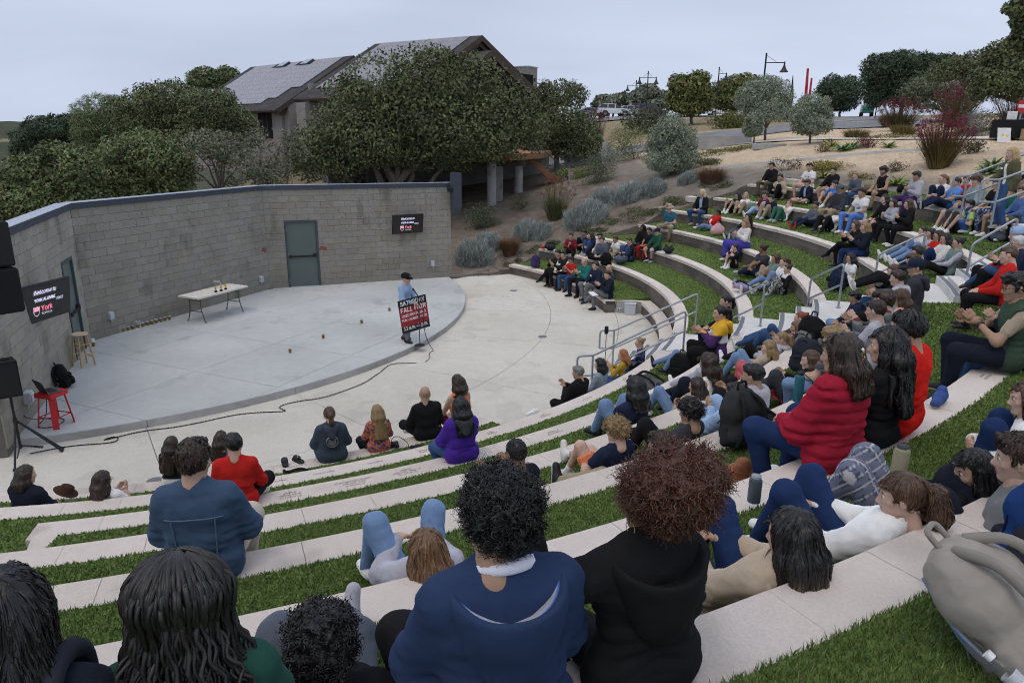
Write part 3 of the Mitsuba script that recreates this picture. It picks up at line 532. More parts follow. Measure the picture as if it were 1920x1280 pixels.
for ti, (nm, lab, kind, base, B) in enumerate(TREES):
    B = np.array(B); B[:, 3:] *= 1.10; n, L, W, col, gap = KIND[kind]; g = np.random.default_rng(100 + ti)
    t = thing(nm, lab, 'tree')
    vol = (B[:, 3] * B[:, 4]).sum(); dist = base[1]
    npl = int(n * vol * (34 / max(dist, 24)) ** (1.2 if dist > 24 else 0) * 1.25); npl = min(max(npl, 4500), 56000)
    m, c = leaf_cloud(B, None, npl, L * (1 if dist < 45 else (dist / 45) ** .5), W * (1 if dist < 45 else (dist / 45) ** .5), col, 31 + ti, gap=gap, gs=1.3 if kind != 'olive' else 2.2)
    obj('crown', m, 'm_leaf', t, color=c)
    top = B[:, 2].max(); H = top - base[2]; lowz = (B[:, 2] - B[:, 4]).min(); fork = np.array([*base[:2], max(base[2] + .25 * H, min(lowz, base[2] + .55 * H))])
    if kind == 'olive': fork = np.array([*base[:2], base[2] + .28 * H])
    r0 = (.02 + .045 * H ** .9) if kind in ('oak', 'laurel', 'cypress', 'faroak', 'roundcrown', 'greyshrub') else .035 * H ** .8
    r0 = min(r0, .38)
    ms = [limb(np.array(base) - [0, 0, .5], fork, r0, r0 * .8, ti, 0)]
    order = np.argsort(-B[:, 3])[:9]
    for j, bi in enumerate(order): ms.append(limb(fork - [0, 0, .05], B[bi, :3] + [0, 0, .3 * B[bi, 4]], r0 * .55, r0 * .10, ti * 31 + j, .1))
    obj('trunk', cat(ms), 'm_bark', t, smooth=True)
    if kind in ('greyoak', 'oak', 'olivegreen', 'olive') and dist < 45:
        tw = []
        for j in range({'greyoak': 70, 'oak': 30, 'olivegreen': 24, 'olive': 10}[kind]):
            b = B[g.integers(len(B))]; d = g.normal(size=3); d /= np.linalg.norm(d); d[2] = abs(d[2]) * .6
            q = b[:3] + d * [b[3], b[3], b[4]] * .55; e = b[:3] + (d + g.normal(0, .25, 3)) * [b[3], b[3], b[4]] * 1.04
            tw.append(limb(q, e, .022, .006, 900 + ti * 50 + j, .05, 5))
        obj('twigs', cat(tw), 'm_twig' if kind in ('greyoak', 'olivegreen') else 'm_bark', t, smooth=True)
    if ti == 0:   # the forked pale lower limbs that show above the wall
        obj('fork', cat([limb((-5.6, 34, .9), (-6.6, 33.8, 4.4), .24, .12, 71, .05), limb((-5.5, 34, .9), (-4.3, 34.2, 4.6), .22, .1, 72, -.05), limb((-5.6, 34, 1.2), (-8.3, 33.6, 4.0), .17, .08, 73, .1), limb((-5.4, 34, 1), (-3.0, 34, 4.2), .15, .07, 74, -.1)]), 'm_bark', t, smooth=True)

def blades_plant(x, y, z, n, h, spread, w, colour, seed, lean=.8, curve=.5, var=.25, r0=.12):
    """a tuft of narrow arching blades"""
    g = np.random.default_rng(seed); a = g.uniform(0, 2 * np.pi, n); rr = np.sqrt(g.random(n)) * r0
    out = np.stack([np.cos(a), np.sin(a), 0 * a], 1); hh = h * g.uniform(.55, 1.1, n); ln = spread * g.random(n) ** .6 * lean
    b = np.array([x, y, z]) + out * rr[:, None]; side = np.cross(out, [0, 0, 1]); V, F = [], []; seg = 3
    for s in range(seg + 1):
        t = s / seg; c = b + out * (ln * (t ** 1.3))[:, None] + np.array([0, 0, 1]) * (hh * (t - curve * .5 * t * t * (ln / (spread + 1e-6))))[:, None]
        ww = w * (1 - t ** 2 * .95) * .5; V.append(np.stack([c - side * ww, c + side * ww], 1))
    V = np.stack(V, 1).reshape(-1, 3); k = (np.arange(n) * (seg + 1) * 2)[:, None]
    f = np.vstack([np.hstack([k + 2 * s, k + 2 * s + 1, k + 2 * s + 3]) for s in range(seg)] + [np.hstack([k + 2 * s, k + 2 * s + 3, k + 2 * s + 2]) for s in range(seg)])
    c = np.array(colour) * (1 + g.normal(0, var, (n, 1)))
    return mesh(V, f), np.repeat(np.clip(c, .004, .7), (seg + 1) * 2, 0)
def join(ps): return cat([p[0] for p in ps]), np.vstack([p[1] for p in ps])
def gz(x, y): return float(ground(x, y))
def santolina(x, y, r, h, lab, seed):
    t = thing('lavender_bush', lab, 'shrub', 'silvery mounded bushes on the bank'); g = np.random.default_rng(seed); n = int(3000 * r * r / .7) + 900
    d = g.normal(size=(n, 3)); d[:, 2] = np.abs(d[:, 2]) * 1.1 + .05; d /= np.linalg.norm(d, axis=1)[:, None]; lump = .50 + .95 * meshkit.fbm(d * 2.6 + seed, 3, seed)
    p = np.array([x, y, 0]) + d * np.array([r, r, h * .92]) * (lump * (.80 + .2 * g.random(n)))[:, None]; p[:, 2] += np.array(ground(p[:, 0], p[:, 1])) - .04
    u = d * .75 + [0, 0, .75] + g.normal(0, .24, (n, 3)); u /= np.linalg.norm(u, axis=1)[:, None]; s = np.cross(u, g.normal(size=(n, 3))); s /= np.linalg.norm(s, axis=1)[:, None]; L = g.uniform(.14, .36, (n, 1)); w = .017
    v = np.stack([p - u * L * .6 - s * w, p - u * L * .6 + s * w, p + u * L * .5], 1).reshape(-1, 3); i_ = np.arange(n) * 3
    c = np.array([.40, .44, .385]) * (g.uniform(.55, 1.25, (n, 1))) * (.72 + .5 * meshkit.noise(p * 4.0, seed)[:, None]); obj('foliage', mesh(v, np.stack([i_, i_ + 1, i_ + 2], 1)), 'm_leaf', t, color=np.repeat(c, 3, 0))
    obj('stems', tube([[x, y, gz(x, y) - .1], [x + .05, y, gz(x, y) + h * .5]], .03, 6), 'm_bark', t)
for i, (x, y, r, h, lab) in enumerate([(3.1, 30.4, .95, .95, 'largest silvery mounded bush, above the boys sitting with backpacks'), (5.0, 31.6, .75, .8, 'silvery mounded bush highest on the bank, nearest the big olive bush'), (6.0, 31.5, .65, .7, 'silvery bush at the top of the bank, right end of the row of mounds'), (3.9, 32.2, .7, .75, 'silvery mounded bush between the two largest mounds on the bank'),
      (.55, 30.5, .65, .75, 'silvery mounded bush right of the brown grass tuft'), (1.2, 30.2, .5, .65, 'silvery bush next above the maroon shirted student'), (-1.55, 28.4, .85, .95, 'silvery mounded bush touching the right end of the block wall'), (-1.0, 29.9, .65, .7, 'silvery mounded bush behind the brown grass tuft'), (7.6, 31.6, .45, .5, 'small silvery bush beside the reddish brown grass')]): santolina(x, y, r, h, lab, 40 + i)
def tuft(x, y, n, h, sp, w, col, lab, seed, name='grass_tuft', r0=.2):
    t = thing(name, lab, 'grass' if name == 'grass_tuft' else 'plant'); m, c = blades_plant(x, y, gz(x, y) - .03, n, h, sp, w, col, seed, r0=r0); obj('blades', m, 'm_leaf', t, color=c)
tuft(-.15, 28.8, 1500, .85, .75, .012, (.20, .115, .065), 'rusty brown grass tuft between silvery bushes near the wall', 61)
tuft(8.3, 30.5, 1500, .80, .8, .012, (.185, .11, .07), 'reddish brown grass tuft left of the highest seated students', 62, r0=.4)
tuft(23.6, 46.5, 1200, 1.0, 1.1, .03, (.20, .13, .10), 'tall brown arching grass between the maroon flowering bushes', 63, r0=.4)
tuft(17.6, 38.0, 900, .55, .7, .02, (.21, .17, .07), 'low ochre grass mound beside the path, left one of two', 64, r0=.5)
tuft(20.3, 38.5, 900, .6, .7, .02, (.20, .165, .07), 'low ochre grass mound beside the path, right one of two', 65, r0=.5)
def paws(x, y, h, sp, n, stemcol, flcol, lab, seed, fl=.06, leaf=(.09, .10, .035)):
    t = thing('flowering_shrub', lab, 'shrub'); g = np.random.default_rng(seed); z = gz(x, y)
    m, c = blades_plant(x, y, z - .05, n * 6, h * .72, sp * .8, .022, leaf, seed, 1, .25, .3, r0=sp * .3); obj('foliage', m, 'm_leaf', t, color=c)
    ms, V, cc = [], [], []
    for j in range(n):
        a = g.uniform(0, 6.28); q = sp * math.sqrt(g.random()); hh = h * g.uniform(.72, 1.05) * (1.06 - .32 * (q / sp) ** 2); e = np.array([x + q * math.cos(a), y + q * math.sin(a), z + hh]); b = np.array([x + .3 * q * math.cos(a), y + .3 * q * math.sin(a), z])
        ms.append(tube(np.array([b, b * .5 + e * .5 + [0, 0, .06], e]), [.010, .008, .006], 4)); V.append([*e, fl * 1.5, fl * 2.0])
    obj('stems', cat(ms), stemcol, t)
    m, c = leaf_cloud(np.array(V), None, n * 26, fl * .9, fl * .42, flcol, seed + 5, gap=.0); obj('flowers', m, 'm_leaf', t, color=c)
mat('m_stem_red', (.115, .055, .04), .8, .2); mat('m_stem_green', (.12, .13, .05), .8, .2)
paws(1.85, 31.9, 1.75, .95, 60, 'm_stem_green', (.17, .035, .035), 'upright red flowering shrub on the bank in front of the columns', 81, .05, (.11, .115, .05))
paws(14.7, 25.3, 1.75, .95, 150, 'm_stem_red', (.20, .030, .060), 'nearest big maroon flowering shrub, left of the standing woman', 82, .055, (.125, .10, .032))
paws(21.6, 41.5, 1.75, 1.3, 110, 'm_stem_red', (.125, .030, .034), 'maroon flowering shrub right of the golf cart', 83, .075, (.07, .075, .03))
paws(25.0, 42.0, 2.3, 1.4, 120, 'm_stem_red', (.15, .030, .045), 'tall maroon flowering shrub in front of the grey green tree', 84, .075, (.09, .10, .035))
paws(24.3, 36.0, 1.9, 1.2, 90, 'm_stem_red', (.13, .035, .04), 'maroon flowering shrub behind the black draped table', 85, .07, (.10, .10, .04))
paws(7.0, 62, 2.6, 1.0, 40, 'm_stem_red', (.11, .045, .05), 'sparse maroon shrub below the parked white car', 86, .12, (.10, .085, .06))
def agave(x, y, n, r, w, col, lab, seed, up=.75):
    t = thing('succulent', lab, 'plant', ); g = np.random.default_rng(seed); z = gz(x, y)
    for j in range(n):
        a = j * 2.39996; e = up * (1 - j / n) + .15; L = r * g.uniform(.8, 1.1); d = np.array([math.cos(a) * math.cos(e), math.sin(a) * math.cos(e), math.sin(e)]); s = np.array([-math.sin(a), math.cos(a), 0]); nn = np.cross(d, s)
        p0 = np.array([x, y, z + .03]); v, f = [], []
        for k, tt in enumerate((0, .35, .7, 1)):
            ww = w * (.55, 1, .75, .04)[k] / 2; c = p0 + d * L * tt + np.array([0, 0, -.25 * L * tt * tt]); v += [c - s * ww - nn * ww * .35, c + nn * .012, c + s * ww - nn * ww * .35]
        for k in range(3):
            for q in (0, 1): b = k * 3 + q; f += [[b, b + 1, b + 4], [b, b + 4, b + 3]]
        cc = np.tile(np.array(col) * g.uniform(1.2, 2.0), (len(v), 1)); obj('leaf', mesh(v, f), 'm_leaf', t, color=cc)
AG = [(14.0, 31.2, 22, .62, .13, (.085, .145, .045), 'bright green agave cluster in the sand, left of the reddish aloes'), (14.5, 31.5, 20, .55, .12, (.10, .16, .06), 'blue green agave beside the bright green one'), (14.1, 32.6, 18, .5, .10, (.22, .22, .05), 'yellow green succulent rosette behind the agaves'), (15.6, 30.6, 16, .5, .11, (.12, .16, .05), 'green aloe rosette under dry flower stalks'),
      (12.8, 24.3, 20, .6, .11, (.16, .19, .05), 'yellow green agave behind the boy in the grey hoodie'), (15.0, 23.0, 22, .6, .13, (.085, .13, .045), 'green agave beside the upper handrail'), (15.6, 23.8, 20, .55, .12, (.10, .14, .05), 'second green agave beside the upper handrail'), (11.6, 27.2, 18, .45, .10, (.17, .18, .05), 'yellow green agave behind the boy in the black hoodie'), (17.3, 28.8, 16, .45, .10, (.06, .085, .05), 'dark green agave below the black table'), (13.1, 24.7, 16, .42, .05, (.11, .15, .06), 'narrow leaved aloe behind the hunched girl in white')]
for i, q in enumerate(AG): agave(*q, 300 + i)
def lowbush(x, y, r, h, n, col, lab, seed, name='shrub', L=.06, W=.035, gap=.45, cat_='shrub'):
    t = thing(name, lab, cat_); z = gz(x, y); g = np.random.default_rng(seed)
    B = [[x + r * .5 * g.normal(), y + r * .4 * g.normal(), gz(x, y) + h * g.uniform(.25, .5), r * g.uniform(.45, .75), h * .5] for _ in range(7)]
    m, c = leaf_cloud(B, None, n, L, W, col, seed, gap=gap, gs=2.5); obj('foliage', m, 'm_leaf', t, color=c)
    obj('stems', cat([limb((x, y, z - .1), np.array(b[:3]), .02, .006, seed + j) for j, b in enumerate(B)]), 'm_bark', t)
LB = [(7.2, 43.4, 1.5, 2.3, 5200, (.145, .185, .06), 'feathery light green bush left of the big olive bush', .13, .03), (4.3, 37.0, 1.0, 1.9, 4600, (.13, .155, .09), 'olive green bush right of the outside steps', .11, .03), (3.4, 40.4, .95, .7, 3200, (.14, .19, .035), 'small clipped bright green hedge by the outside steps', .07, .05), (-1.5, 32.6, .7, 1.2, 2600, (.09, .11, .06), 'thin dark green bush at the foot of the nearest column', .08, .04), (.4, 34.6, .5, .9, 1200, (.14, .16, .06), 'pale green sapling beside the second column', .08, .03),
      (12.0, 28.0, .8, .45, 2600, (.23, .20, .05), 'yellow green succulent mat behind the boy in the white shirt', .06, .05), (11.0, 29.6, .45, .5, 900, (.085, .06, .045), 'dry brown succulent beside the sand edging', .06, .04), (8.9, 33.9, .7, .35, 1800, (.10, .12, .05), 'dull green low plant at the edge of the sand', .06, .04), (16.2, 28.6, .4, .6, 900, (.16, .065, .04), 'rusty red aloe stalks in the sand', .05, .03), (15.2, 31.4, .5, .5, 900, (.15, .055, .045), 'dark red aloe rosettes beside the path', .06, .04), (13.4, 31.6, .35, .35, 600, (.16, .13, .05), 'ochre bud like succulent in the sand', .05, .04), (14.2, 33.4, .35, .35, 600, (.10, .08, .06), 'small grey brown plant in the sand', .05, .03),
      (20.5, 33.0, .9, 1.3, 3000, (.17, .185, .16), 'silvery grey bush left of the black draped table', .12, .02), (22.4, 33.8, 1.1, 1.2, 3000, (.055, .04, .035), 'dark brown clipped bush behind the black draped table', .07, .05), (30.0, 75, 2.2, 1.6, 2600, (.075, .10, .03), 'rounded green bush across the road', .25, .15), (12.5, 66, 3.0, 2.4, 4200, (.075, .085, .05), 'dark rounded bush below the black van', .2, .12), (17.4, 60, 2.0, 1.6, 2400, (.13, .14, .035), 'yellow green young tree in front of the laurels', .22, .1), (26, 68, 1.6, 1.4, 1800, (.12, .125, .08), 'grey green low bush behind the slimmer olive tree', .2, .08),
      (16.8, 26.6, .5, .45, 1200, (.10, .085, .05), 'bronze succulent clump right of the maroon shrub', .06, .05), (13.7, 26.0, .4, .4, 700, (.075, .05, .045), 'dark stalky succulent in the sand', .05, .03), (12.3, 26.2, .5, .3, 900, (.23, .19, .05), 'yellow sedum patch beside the black backpack', .05, .04)]
for i, (x, y, r, h, n, col, lab, L, W) in enumerate(LB): lowbush(x, y, r, h, n, col, lab, 400 + i, L=L, W=W)
# low dark mats of ground cover on the bank
def cover():
    V = []; g = np.random.default_rng(9)
    for (x, y, r, n) in [(5.2, 28.9, 1.2, 9), (3.2, 29.0, .9, 7), (1.7, 28.7, .9, 6), (6.9, 29.2, 1.0, 7), (8.6, 29.5, .8, 5), (.2, 27.8, .5, 3), (10.7, 37.2, 1.6, 9), (9.6, 36.4, 1.0, 5), (12, 36.8, 1.2, 5), (19.5, 37, 2.2, 8), (23, 37, 2, 8)]:
        for _ in range(n):
            px, py = x + g.normal(0, r * .5), y + g.normal(0, r * .35)
            if bowl_mask(np.array([px]), np.array([py]))[0]: continue
            V.append([px, py, gz(px, py) + .03, r * .4, .13])
    return np.array(V)
CV = cover(); bright = CV[:, 1] > 35
m1, c1 = leaf_cloud(CV[~bright], None, 15000, .055, .035, (.075, .092, .032), 77, gap=.5, gs=3); m2, c2 = leaf_cloud(CV[bright], None, 9000, .08, .05, (.155, .165, .05), 78, gap=.5, gs=3)
stuffy(obj('ground_cover', cat([m1, m2]), 'm_leaf', color=np.vstack([c1, c2])), 'low green ground cover matting the bank beside the seat rows'); labels['ground_cover']['category'] = 'ground cover'

# ================================================================ road, path and edging
def drape(poly, dz, step=.8):
    """a sheet that follows the hillside"""
    x0, y0, x1, y1 = poly.bounds; ms = []
    for x in np.arange(x0, x1, step):
        for y in np.arange(y0, y1, step):
            c = poly.intersection(sbox(x, y, x + step, y + step))
            for g in getattr(c, 'geoms', [c]):
                if g.geom_type == 'Polygon' and g.area > 1e-4: ms.append(trimesh.creation.triangulate_polygon(g, engine='earcut'))
    v = np.vstack([m[0] for m in ms]); k = np.cumsum([0] + [len(m[0]) for m in ms]); f = np.vstack([m[1] + o for m, o in zip(ms, k)])
    mm = mesh(np.c_[v, ground(v[:, 0], v[:, 1]) + dz], f); mm.fix_normals(); n = mm.face_normals
    if n[:, 2].mean() < 0: mm.invert()
    return mm
road_poly = Polygon([(8, 47), (14, 46.5), (19, 49), (23, 47), (24.5, 45), (30, 52), (36, 68), (48, 92), (40, 94), (31, 74), (24, 62), (18, 55), (10, 53), (3, 52), (1, 49)])
struct('road', drape(road_poly, .055, 1.6), 'm_asphalt', smooth=True)
struct('parking_lot', drape(Polygon([(0, 88), (30, 88), (34, 112), (-2, 112)]), .14, 4), 'm_asphalt', smooth=True)
path_poly = LineString([(11.5, 41.5), (14.5, 39), (16.5, 36.8), (18.4, 34.6), (20.2, 31.4), (21.5, 28.5), (23, 25)]).buffer(.8, cap_style=2)
struct('path', drape(path_poly, .05, .8), 'm_path', smooth=True)
def kerb(pts, lab, w=.10, h=.1, n=40):
    p = spline(np.array(pts), n); p = np.c_[p, ground(p[:, 0], p[:, 1]) + h * .5]
    t = np.gradient(p[:, :2], axis=0); t /= np.linalg.norm(t, axis=1)[:, None]; s = np.c_[-t[:, 1], t[:, 0], 0 * t[:, 0]] * w / 2; u = np.array([0, 0, h])
    P = [p + s - u, p + s + u * .6, p - s + u * .6, p - s - u]
    k = numbered('kerb'); scene[k] = mikit.ply(cat([quad_strip(P[i], P[(i + 1) % 4]) for i in range(4)]), {'type': 'ref', 'id': 'm_slab2'}, smooth=False); labels[k] = {'kind': 'structure'}
scene['m_slab2'] = scene['m_slab']
kerb([(8.9, 32.2), (9.6, 31.9), (11.2, 31), (13.2, 30.1), (15, 29.2), (16.6, 28.4)], '', .12, .10)
kerb([(24.5, 45), (27, 49.5), (29.5, 52), (31, 56), (31, 60)], '', .3, .14)
wm = thing('road_marking', 'white stop line painted across the road before the golf cart', 'marking'); obj('line', drape(LineString([(24.8, 60.5), (31.5, 62.5)]).buffer(.16, cap_style=2), .115, .8), 'm_white', wm)
wm = thing('road_marking', 'short white dash painted on the road below the stop line', 'marking'); obj('line', drape(LineString([(25.2, 55.5), (26.4, 55.6)]).buffer(.14, cap_style=2), .115, .8), 'm_white', wm)
cb = thing('concrete_block', 'grey low concrete retaining wall in the sand beside the olive sapling', 'wall'); obj('wall', moved(rbox(3.6, .25, .75, .02), frame([11.2, 40.6, 4.85], [.97, -.25, 0], [.25, .97, 0], [0, 0, 1])), 'm_curb', cb)
cb = thing('concrete_block', 'small grey concrete box set in the sand below the olives', 'block'); obj('box', moved(rbox(1.5, .5, .30, .02), trn(12.3, 35.4, gz(12.3, 35.4) + .06)), 'm_curb', cb)
for i, (x, y, sx, r, lab) in enumerate([(10.6, 27.6, .62, 25, 'pale loose slab behind the two highest students at the far left end'), (7.1, 28.75, .45, 12, 'pale slab lying on the bank at the left end of the sixth seat row')]):
    cb = thing('concrete_block', lab, 'slab'); obj('slab', moved(rbox(sx, .3, .22, .01), trn(x, y, (ZK(7) + .14 if i == 0 else gz(x, y) + .1)) @ rotz(math.radians(r + 90))), 'm_cap', cb)
g = np.random.default_rng(21); rocks = []
for j in range(60):
    x, y = g.uniform(-2, 1.6), g.uniform(27, 29)
    if bowl_mask(np.array([x]), np.array([y]))[0]: continue
    m = trimesh.creation.icosphere(1, 1.0); m.vertices *= (1 + .3 * (meshkit.noise(m.vertices * 2 + j)[:, None] - .5)) * g.uniform(.02, .07) * [1.2, 1, .7]; m.apply_translation([x, y, gz(x, y)]); rocks.append(m)
mat('m_rock', (.22, .20, .175), .95, .1)
stuffy(obj('loose_stones', cat(rocks), 'm_rock', smooth=40), 'small loose grey stones scattered at the foot of the bank'); labels['loose_stones']['category'] = 'stones'

# ================================================================ buildings
def brick_fn(ex):
    ex = np.asarray(ex)
    def fn(p, n, uv):
        u = p.x * float(ex[0]) + p.y * float(ex[1]) + p.x * .31; v = p.z / .2
        row = dr.floor(v); fu = (u / .42 + .5 * (row - 2 * dr.floor(row / 2))); fu = fu - dr.floor(fu); fv = v - row
        j = dr.maximum(smoothstep(.10, .03, fv), smoothstep(.06, .02, fu))
        b = mix((.235, .222, .20), (.33, .31, .285), .55 * fbm(p.x * 1.2, p.y * 1.2, p.z * 1.2, 3) + .45 * cell_rand(dr.floor(u / .42), row, 1))
        return mix(b, mi.Color3f(.15, .14, .13), j * .6)
    return fn
mat('m_brick', proc(brick_fn((-.84, .543))), .95, .15)
mat('m_shingle', proc(lambda p, n, uv: mix((.05, .05, .055), (.085, .08, .08), fbm(p.x * 1.5, p.y * 1.5, p.z * 3, 2))), .95, .1)
mat('m_timber', proc(lambda p, n, uv: mix((.062, .047, .038), (.115, .088, .07), fbm(p.x * 3, p.y * 3, p.z * 8, 3))), .85, .2)
mat('m_siding', proc(lambda p, n, uv: mix((.12, .095, .078), (.18, .145, .12), fbm(p.x * 9, p.y * 9, p.z * .8, 3))), .85, .2)
mat('m_solar', proc(lambda p, n, uv: mix((.165, .150, .160), (.22, .20, .21), fbm(p.x * .8, p.y * .8, p.z * .8, 3))), .28, .6)
mat('m_alu', (.50, .50, .53), .5, .4)
mat('m_dark', (.02, .018, .018), .9, .1)
mat('m_column', proc(concrete_fn((.34, .33, .32), (.56, .55, .54), 1.0, .1, .3)), .9, .2)
mat('m_redwood', proc(lambda p, n, uv: mix((.19, .095, .05), (.30, .155, .085), fbm(p.x * 3, p.y * 3, p.z * 9, 3))), .8, .2)
class Gable:
    """a gabled block: x along the ridge from the visible gable, y down the near slope, z up"""
    def __init__(s, A, ex, L, wn, drop, wf=None, dropf=None):
        s.ex = np.array([*ex, 0]); s.ex /= np.linalg.norm(s.ex); s.ey = np.array([s.ex[1], -s.ex[0], 0]) if False else np.array([-s.ex[1], s.ex[0], 0])
        if s.ey[1] > 0: s.ey = -s.ey
        s.A, s.L, s.wn, s.drop, s.wf, s.dropf = np.array(A, float), L, wn, drop, wf or wn, dropf or drop
        s.M = frame(s.A, s.ex, s.ey, [0, 0, 1])
    def put(s, m): 
        m = moved(m, s.M)
        if np.linalg.det(s.M[:3, :3]) < 0: m.invert()
        return m
    def slope(s, side=1):
        w, d = (s.wn, s.drop) if side > 0 else (s.wf, s.dropf); l = math.hypot(w, d); y = np.array([0, side * w / l, -d / l]); z = np.array([0, side * d / l, w / l]); return frame([0, 0, 0], [1, 0, 0], y, z), l
def roofs(gb, t, over=.9, thick=.22):
    for sd in (1, -1):
        F, l = gb.slope(sd); obj('roof', gb.put(moved(bx(-over, gb.L + .3, 0 if sd > 0 else -.0, l + .1, -thick, 0), F)), 'm_shingle', t)
        obj('fascia', gb.put(moved(bx(-over - .06, -over - .001, .01, l + .12, -.42, .02), F)), 'm_timber', t)
        obj('rake_board', gb.put(moved(bx(-over + .22, -over + .27, .2, l - .1, -.75, -.24), F)), 'm_timber', t)
        obj('gutter', gb.put(moved(bx(-over, gb.L + .3, l + .101, l + .22, -.2, -.02), F)), 'm_timber', t)
def solar(gb, t, cols, rows, x0, y0, pw=1.64, ph=1.02, skip=(), lab=None):
    F, l = gb.slope(1)
    for c in range(cols):
        for r in range(rows):
            if (c, r) in skip: continue
            x, y = x0 + c * (pw + .03), y0 + r * (ph + .03)
            k = obj('solar_panel', gb.put(moved(bx(x, x + pw, y, y + ph, .06, .115), F)), 'm_alu', t)
            obj('glass', gb.put(moved(bx(x + .05, x + pw - .05, y + .03, y + ph - .03, .108, .128), F)), 'm_solar', k)
b1 = thing('school_building', 'nearer gabled building with solar panels, brown gable and square chimney', 'building')
G1 = Gable((-3.55, 65, 13.2), (-.84, .543), 11.0, 10.0, 5.2, 13.2, 5.6)
roofs(G1, b1); solar(G1, b1, 6, 9, .15, .25, skip=[(0, 8), (0, 7)])
def gable_wall(gb, t, zb, m, yn, yf, x0=0.0):
    P = Polygon([(yn, zb), (yn, -gb.drop * yn / gb.wn - .25), (0, -.25), (-yf, -gb.dropf * yf / gb.wf - .25), (-yf, zb)])
    w = trimesh.creation.extrude_polygon(P, .3, engine='earcut'); w.apply_transform(np.array([[0, 0, 1, 0], [1, 0, 0, 0], [0, 1, 0, 0], [0, 0, 0, 1.0]])); w.apply_translation([x0, 0, 0]); return obj('wall', gb.put(w), m, t)
gable_wall(G1, b1, -11.5, 'm_brick', 9.0, 11.6)
for j, y in enumerate(np.arange(-9.0, 6.4, .42)):
    zt = -(G1.drop / G1.wn * y if y > 0 else -G1.dropf / G1.wf * y) - .5
    if zt > -5.2: obj('siding_board', G1.put(bx(-.055, -.003, y, y + .36, -5.4, zt - .15)), 'm_siding', b1)
obj('wall', G1.put(bx(.3, 10.7, 8.7, 9.0, -11.5, -4.9)), 'm_brick', b1); obj('wall', G1.put(bx(.3, 10.7, -11.6, -11.3, -11.5, -5.0)), 'm_brick', b1)
obj('wall', G1.put(bx(9.6, 10.7, 9.0, 10.4, -11.5, -5.6)), 'm_brick', b1); obj('wall', G1.put(bx(10.7, 11.0, -11.3, 8.7, -11.5, -4.0)), 'm_brick', b1)
# entrance gable that projects from the main one
pg = Gable(G1.A + G1.ex * -2.4 + G1.ey * .9 + np.array([0, 0, -1.35]), (-.84, .543), 2.3, 1.5, .78, 11.8, 5.0); 
roofs(pg, b1, .1, .2); obj('wall', pg.put(bx(.25, .4, -9.5, 1.0, -11, -4.2)), 'm_dark', b1); obj('porch_back', pg.put(bx(1.6, 1.75, -9.5, .6, -6, -1.2)), 'm_dark', b1)
obj('beam', pg.put(bx(.05, .3, -10.4, -9.5, -11, -4.6)), 'm_brick', b1)
ch = np.array([1.0, 77.2, 0]); cM = frame(ch, G1.ex, G1.ey, [0, 0, 1])
def put1(m): m = moved(m, cM); return m
ck = obj('chimney', put1(bx(-1.0, 1.0, -.9, .9, 2, 11.75)), 'm_brick', b1)
for (a, b, c, d) in [(-1.006, -.9, -.55, -.25), (-1.006, -.9, .2, .5), (.45, .75, .9, .906)]: obj('vent_hole', put1(bx(a, b, c, d, 10.4, 10.75)), 'm_dark', ck)
obj('chimney_cap', put1(bx(-1.05, 1.05, -.95, .95, 11.751, 11.85)), 'm_column', ck)
b2 = thing('school_building', 'farther gabled building with a wide field of solar panels and light brick wall', 'building')
G2 = Gable((-17.53, 80, 13.0), (-.735, .678), 20.5, 9.3, 5.6)
roofs(G2, b2); solar(G2, b2, 11, 9, .5, .3, skip=[(3, 0), (4, 0), (6, 0), (7, 0), (0, 7), (0, 8), (1, 8), (0, 6)])
F, l = G2.slope(1)
for x in (.5 + 1.67 * 3.4, .5 + 1.67 * 6.4): k = obj('skylight', G2.put(moved(bx(x, x + 1.5, .2, 1.35, 0.01, .22), F)), 'm_coping', b2); obj('glass', G2.put(moved(bx(x + .08, x + 1.42, .28, 1.27, .2205, .24), F)), 'm_coping_top', k)
gable_wall(G2, b2, -12, 'm_brick', 8.3, 8.3); obj('wall', G2.put(bx(.3, 20, 8.0, 8.3, -12, -5.0)), 'm_brick', b2)
obj('window', G2.put(bx(1.9, 4.6, 8.302, 8.35, -8.4, -5.9)), 'm_dark', b2); obj('buttress', G2.put(bx(-.9, -.002, 5.4, 8.0, -12, -4.9)), 'm_brick', b2)
for x in (2.7, 3.6): obj('mullion', G2.put(bx(x, x + .08, 8.351, 8.40, -8.4, -5.9)), 'm_timber', b2)
lowr = Gable(G2.A + G2.ex * 20.8 + np.array([0, 0, -2.2]), (-.735, .678), 7, 7.4, 4.4); roofs(lowr, b2, 0, .2); solar(lowr, b2, 4, 6, .1, .3)
obj('wall', lowr.put(bx(0, 6.8, 6.2, 6.5, -10, -3.9)), 'm_brick', b2)
# low link roof between the two buildings
lk = Gable((-14.2, 72.6, 8.75), (-.84, .543), 6.0, 3.2, 1.5); roofs(lk, b2, .2, .2); obj('wall', lk.put(bx(0, 6, 2.2, 2.5, -9, -1.2)), 'm_brick', b2)
b3 = thing('school_building', 'small solar panelled roof corner showing between trees at far left', 'building')
G3 = Gable((-34.0, 66.0, 7.0), (-.80, .6), 10, 6, 2.6); roofs(G3, b3, .3, .2); solar(G3, b3, 6, 5, -.1, .2); obj('wall', G3.put(bx(0, 9.8, 5.0, 5.3, -9, -2.4)), 'm_brick', b3); gable_wall(G3, b3, -9, 'm_brick', 5, 5)
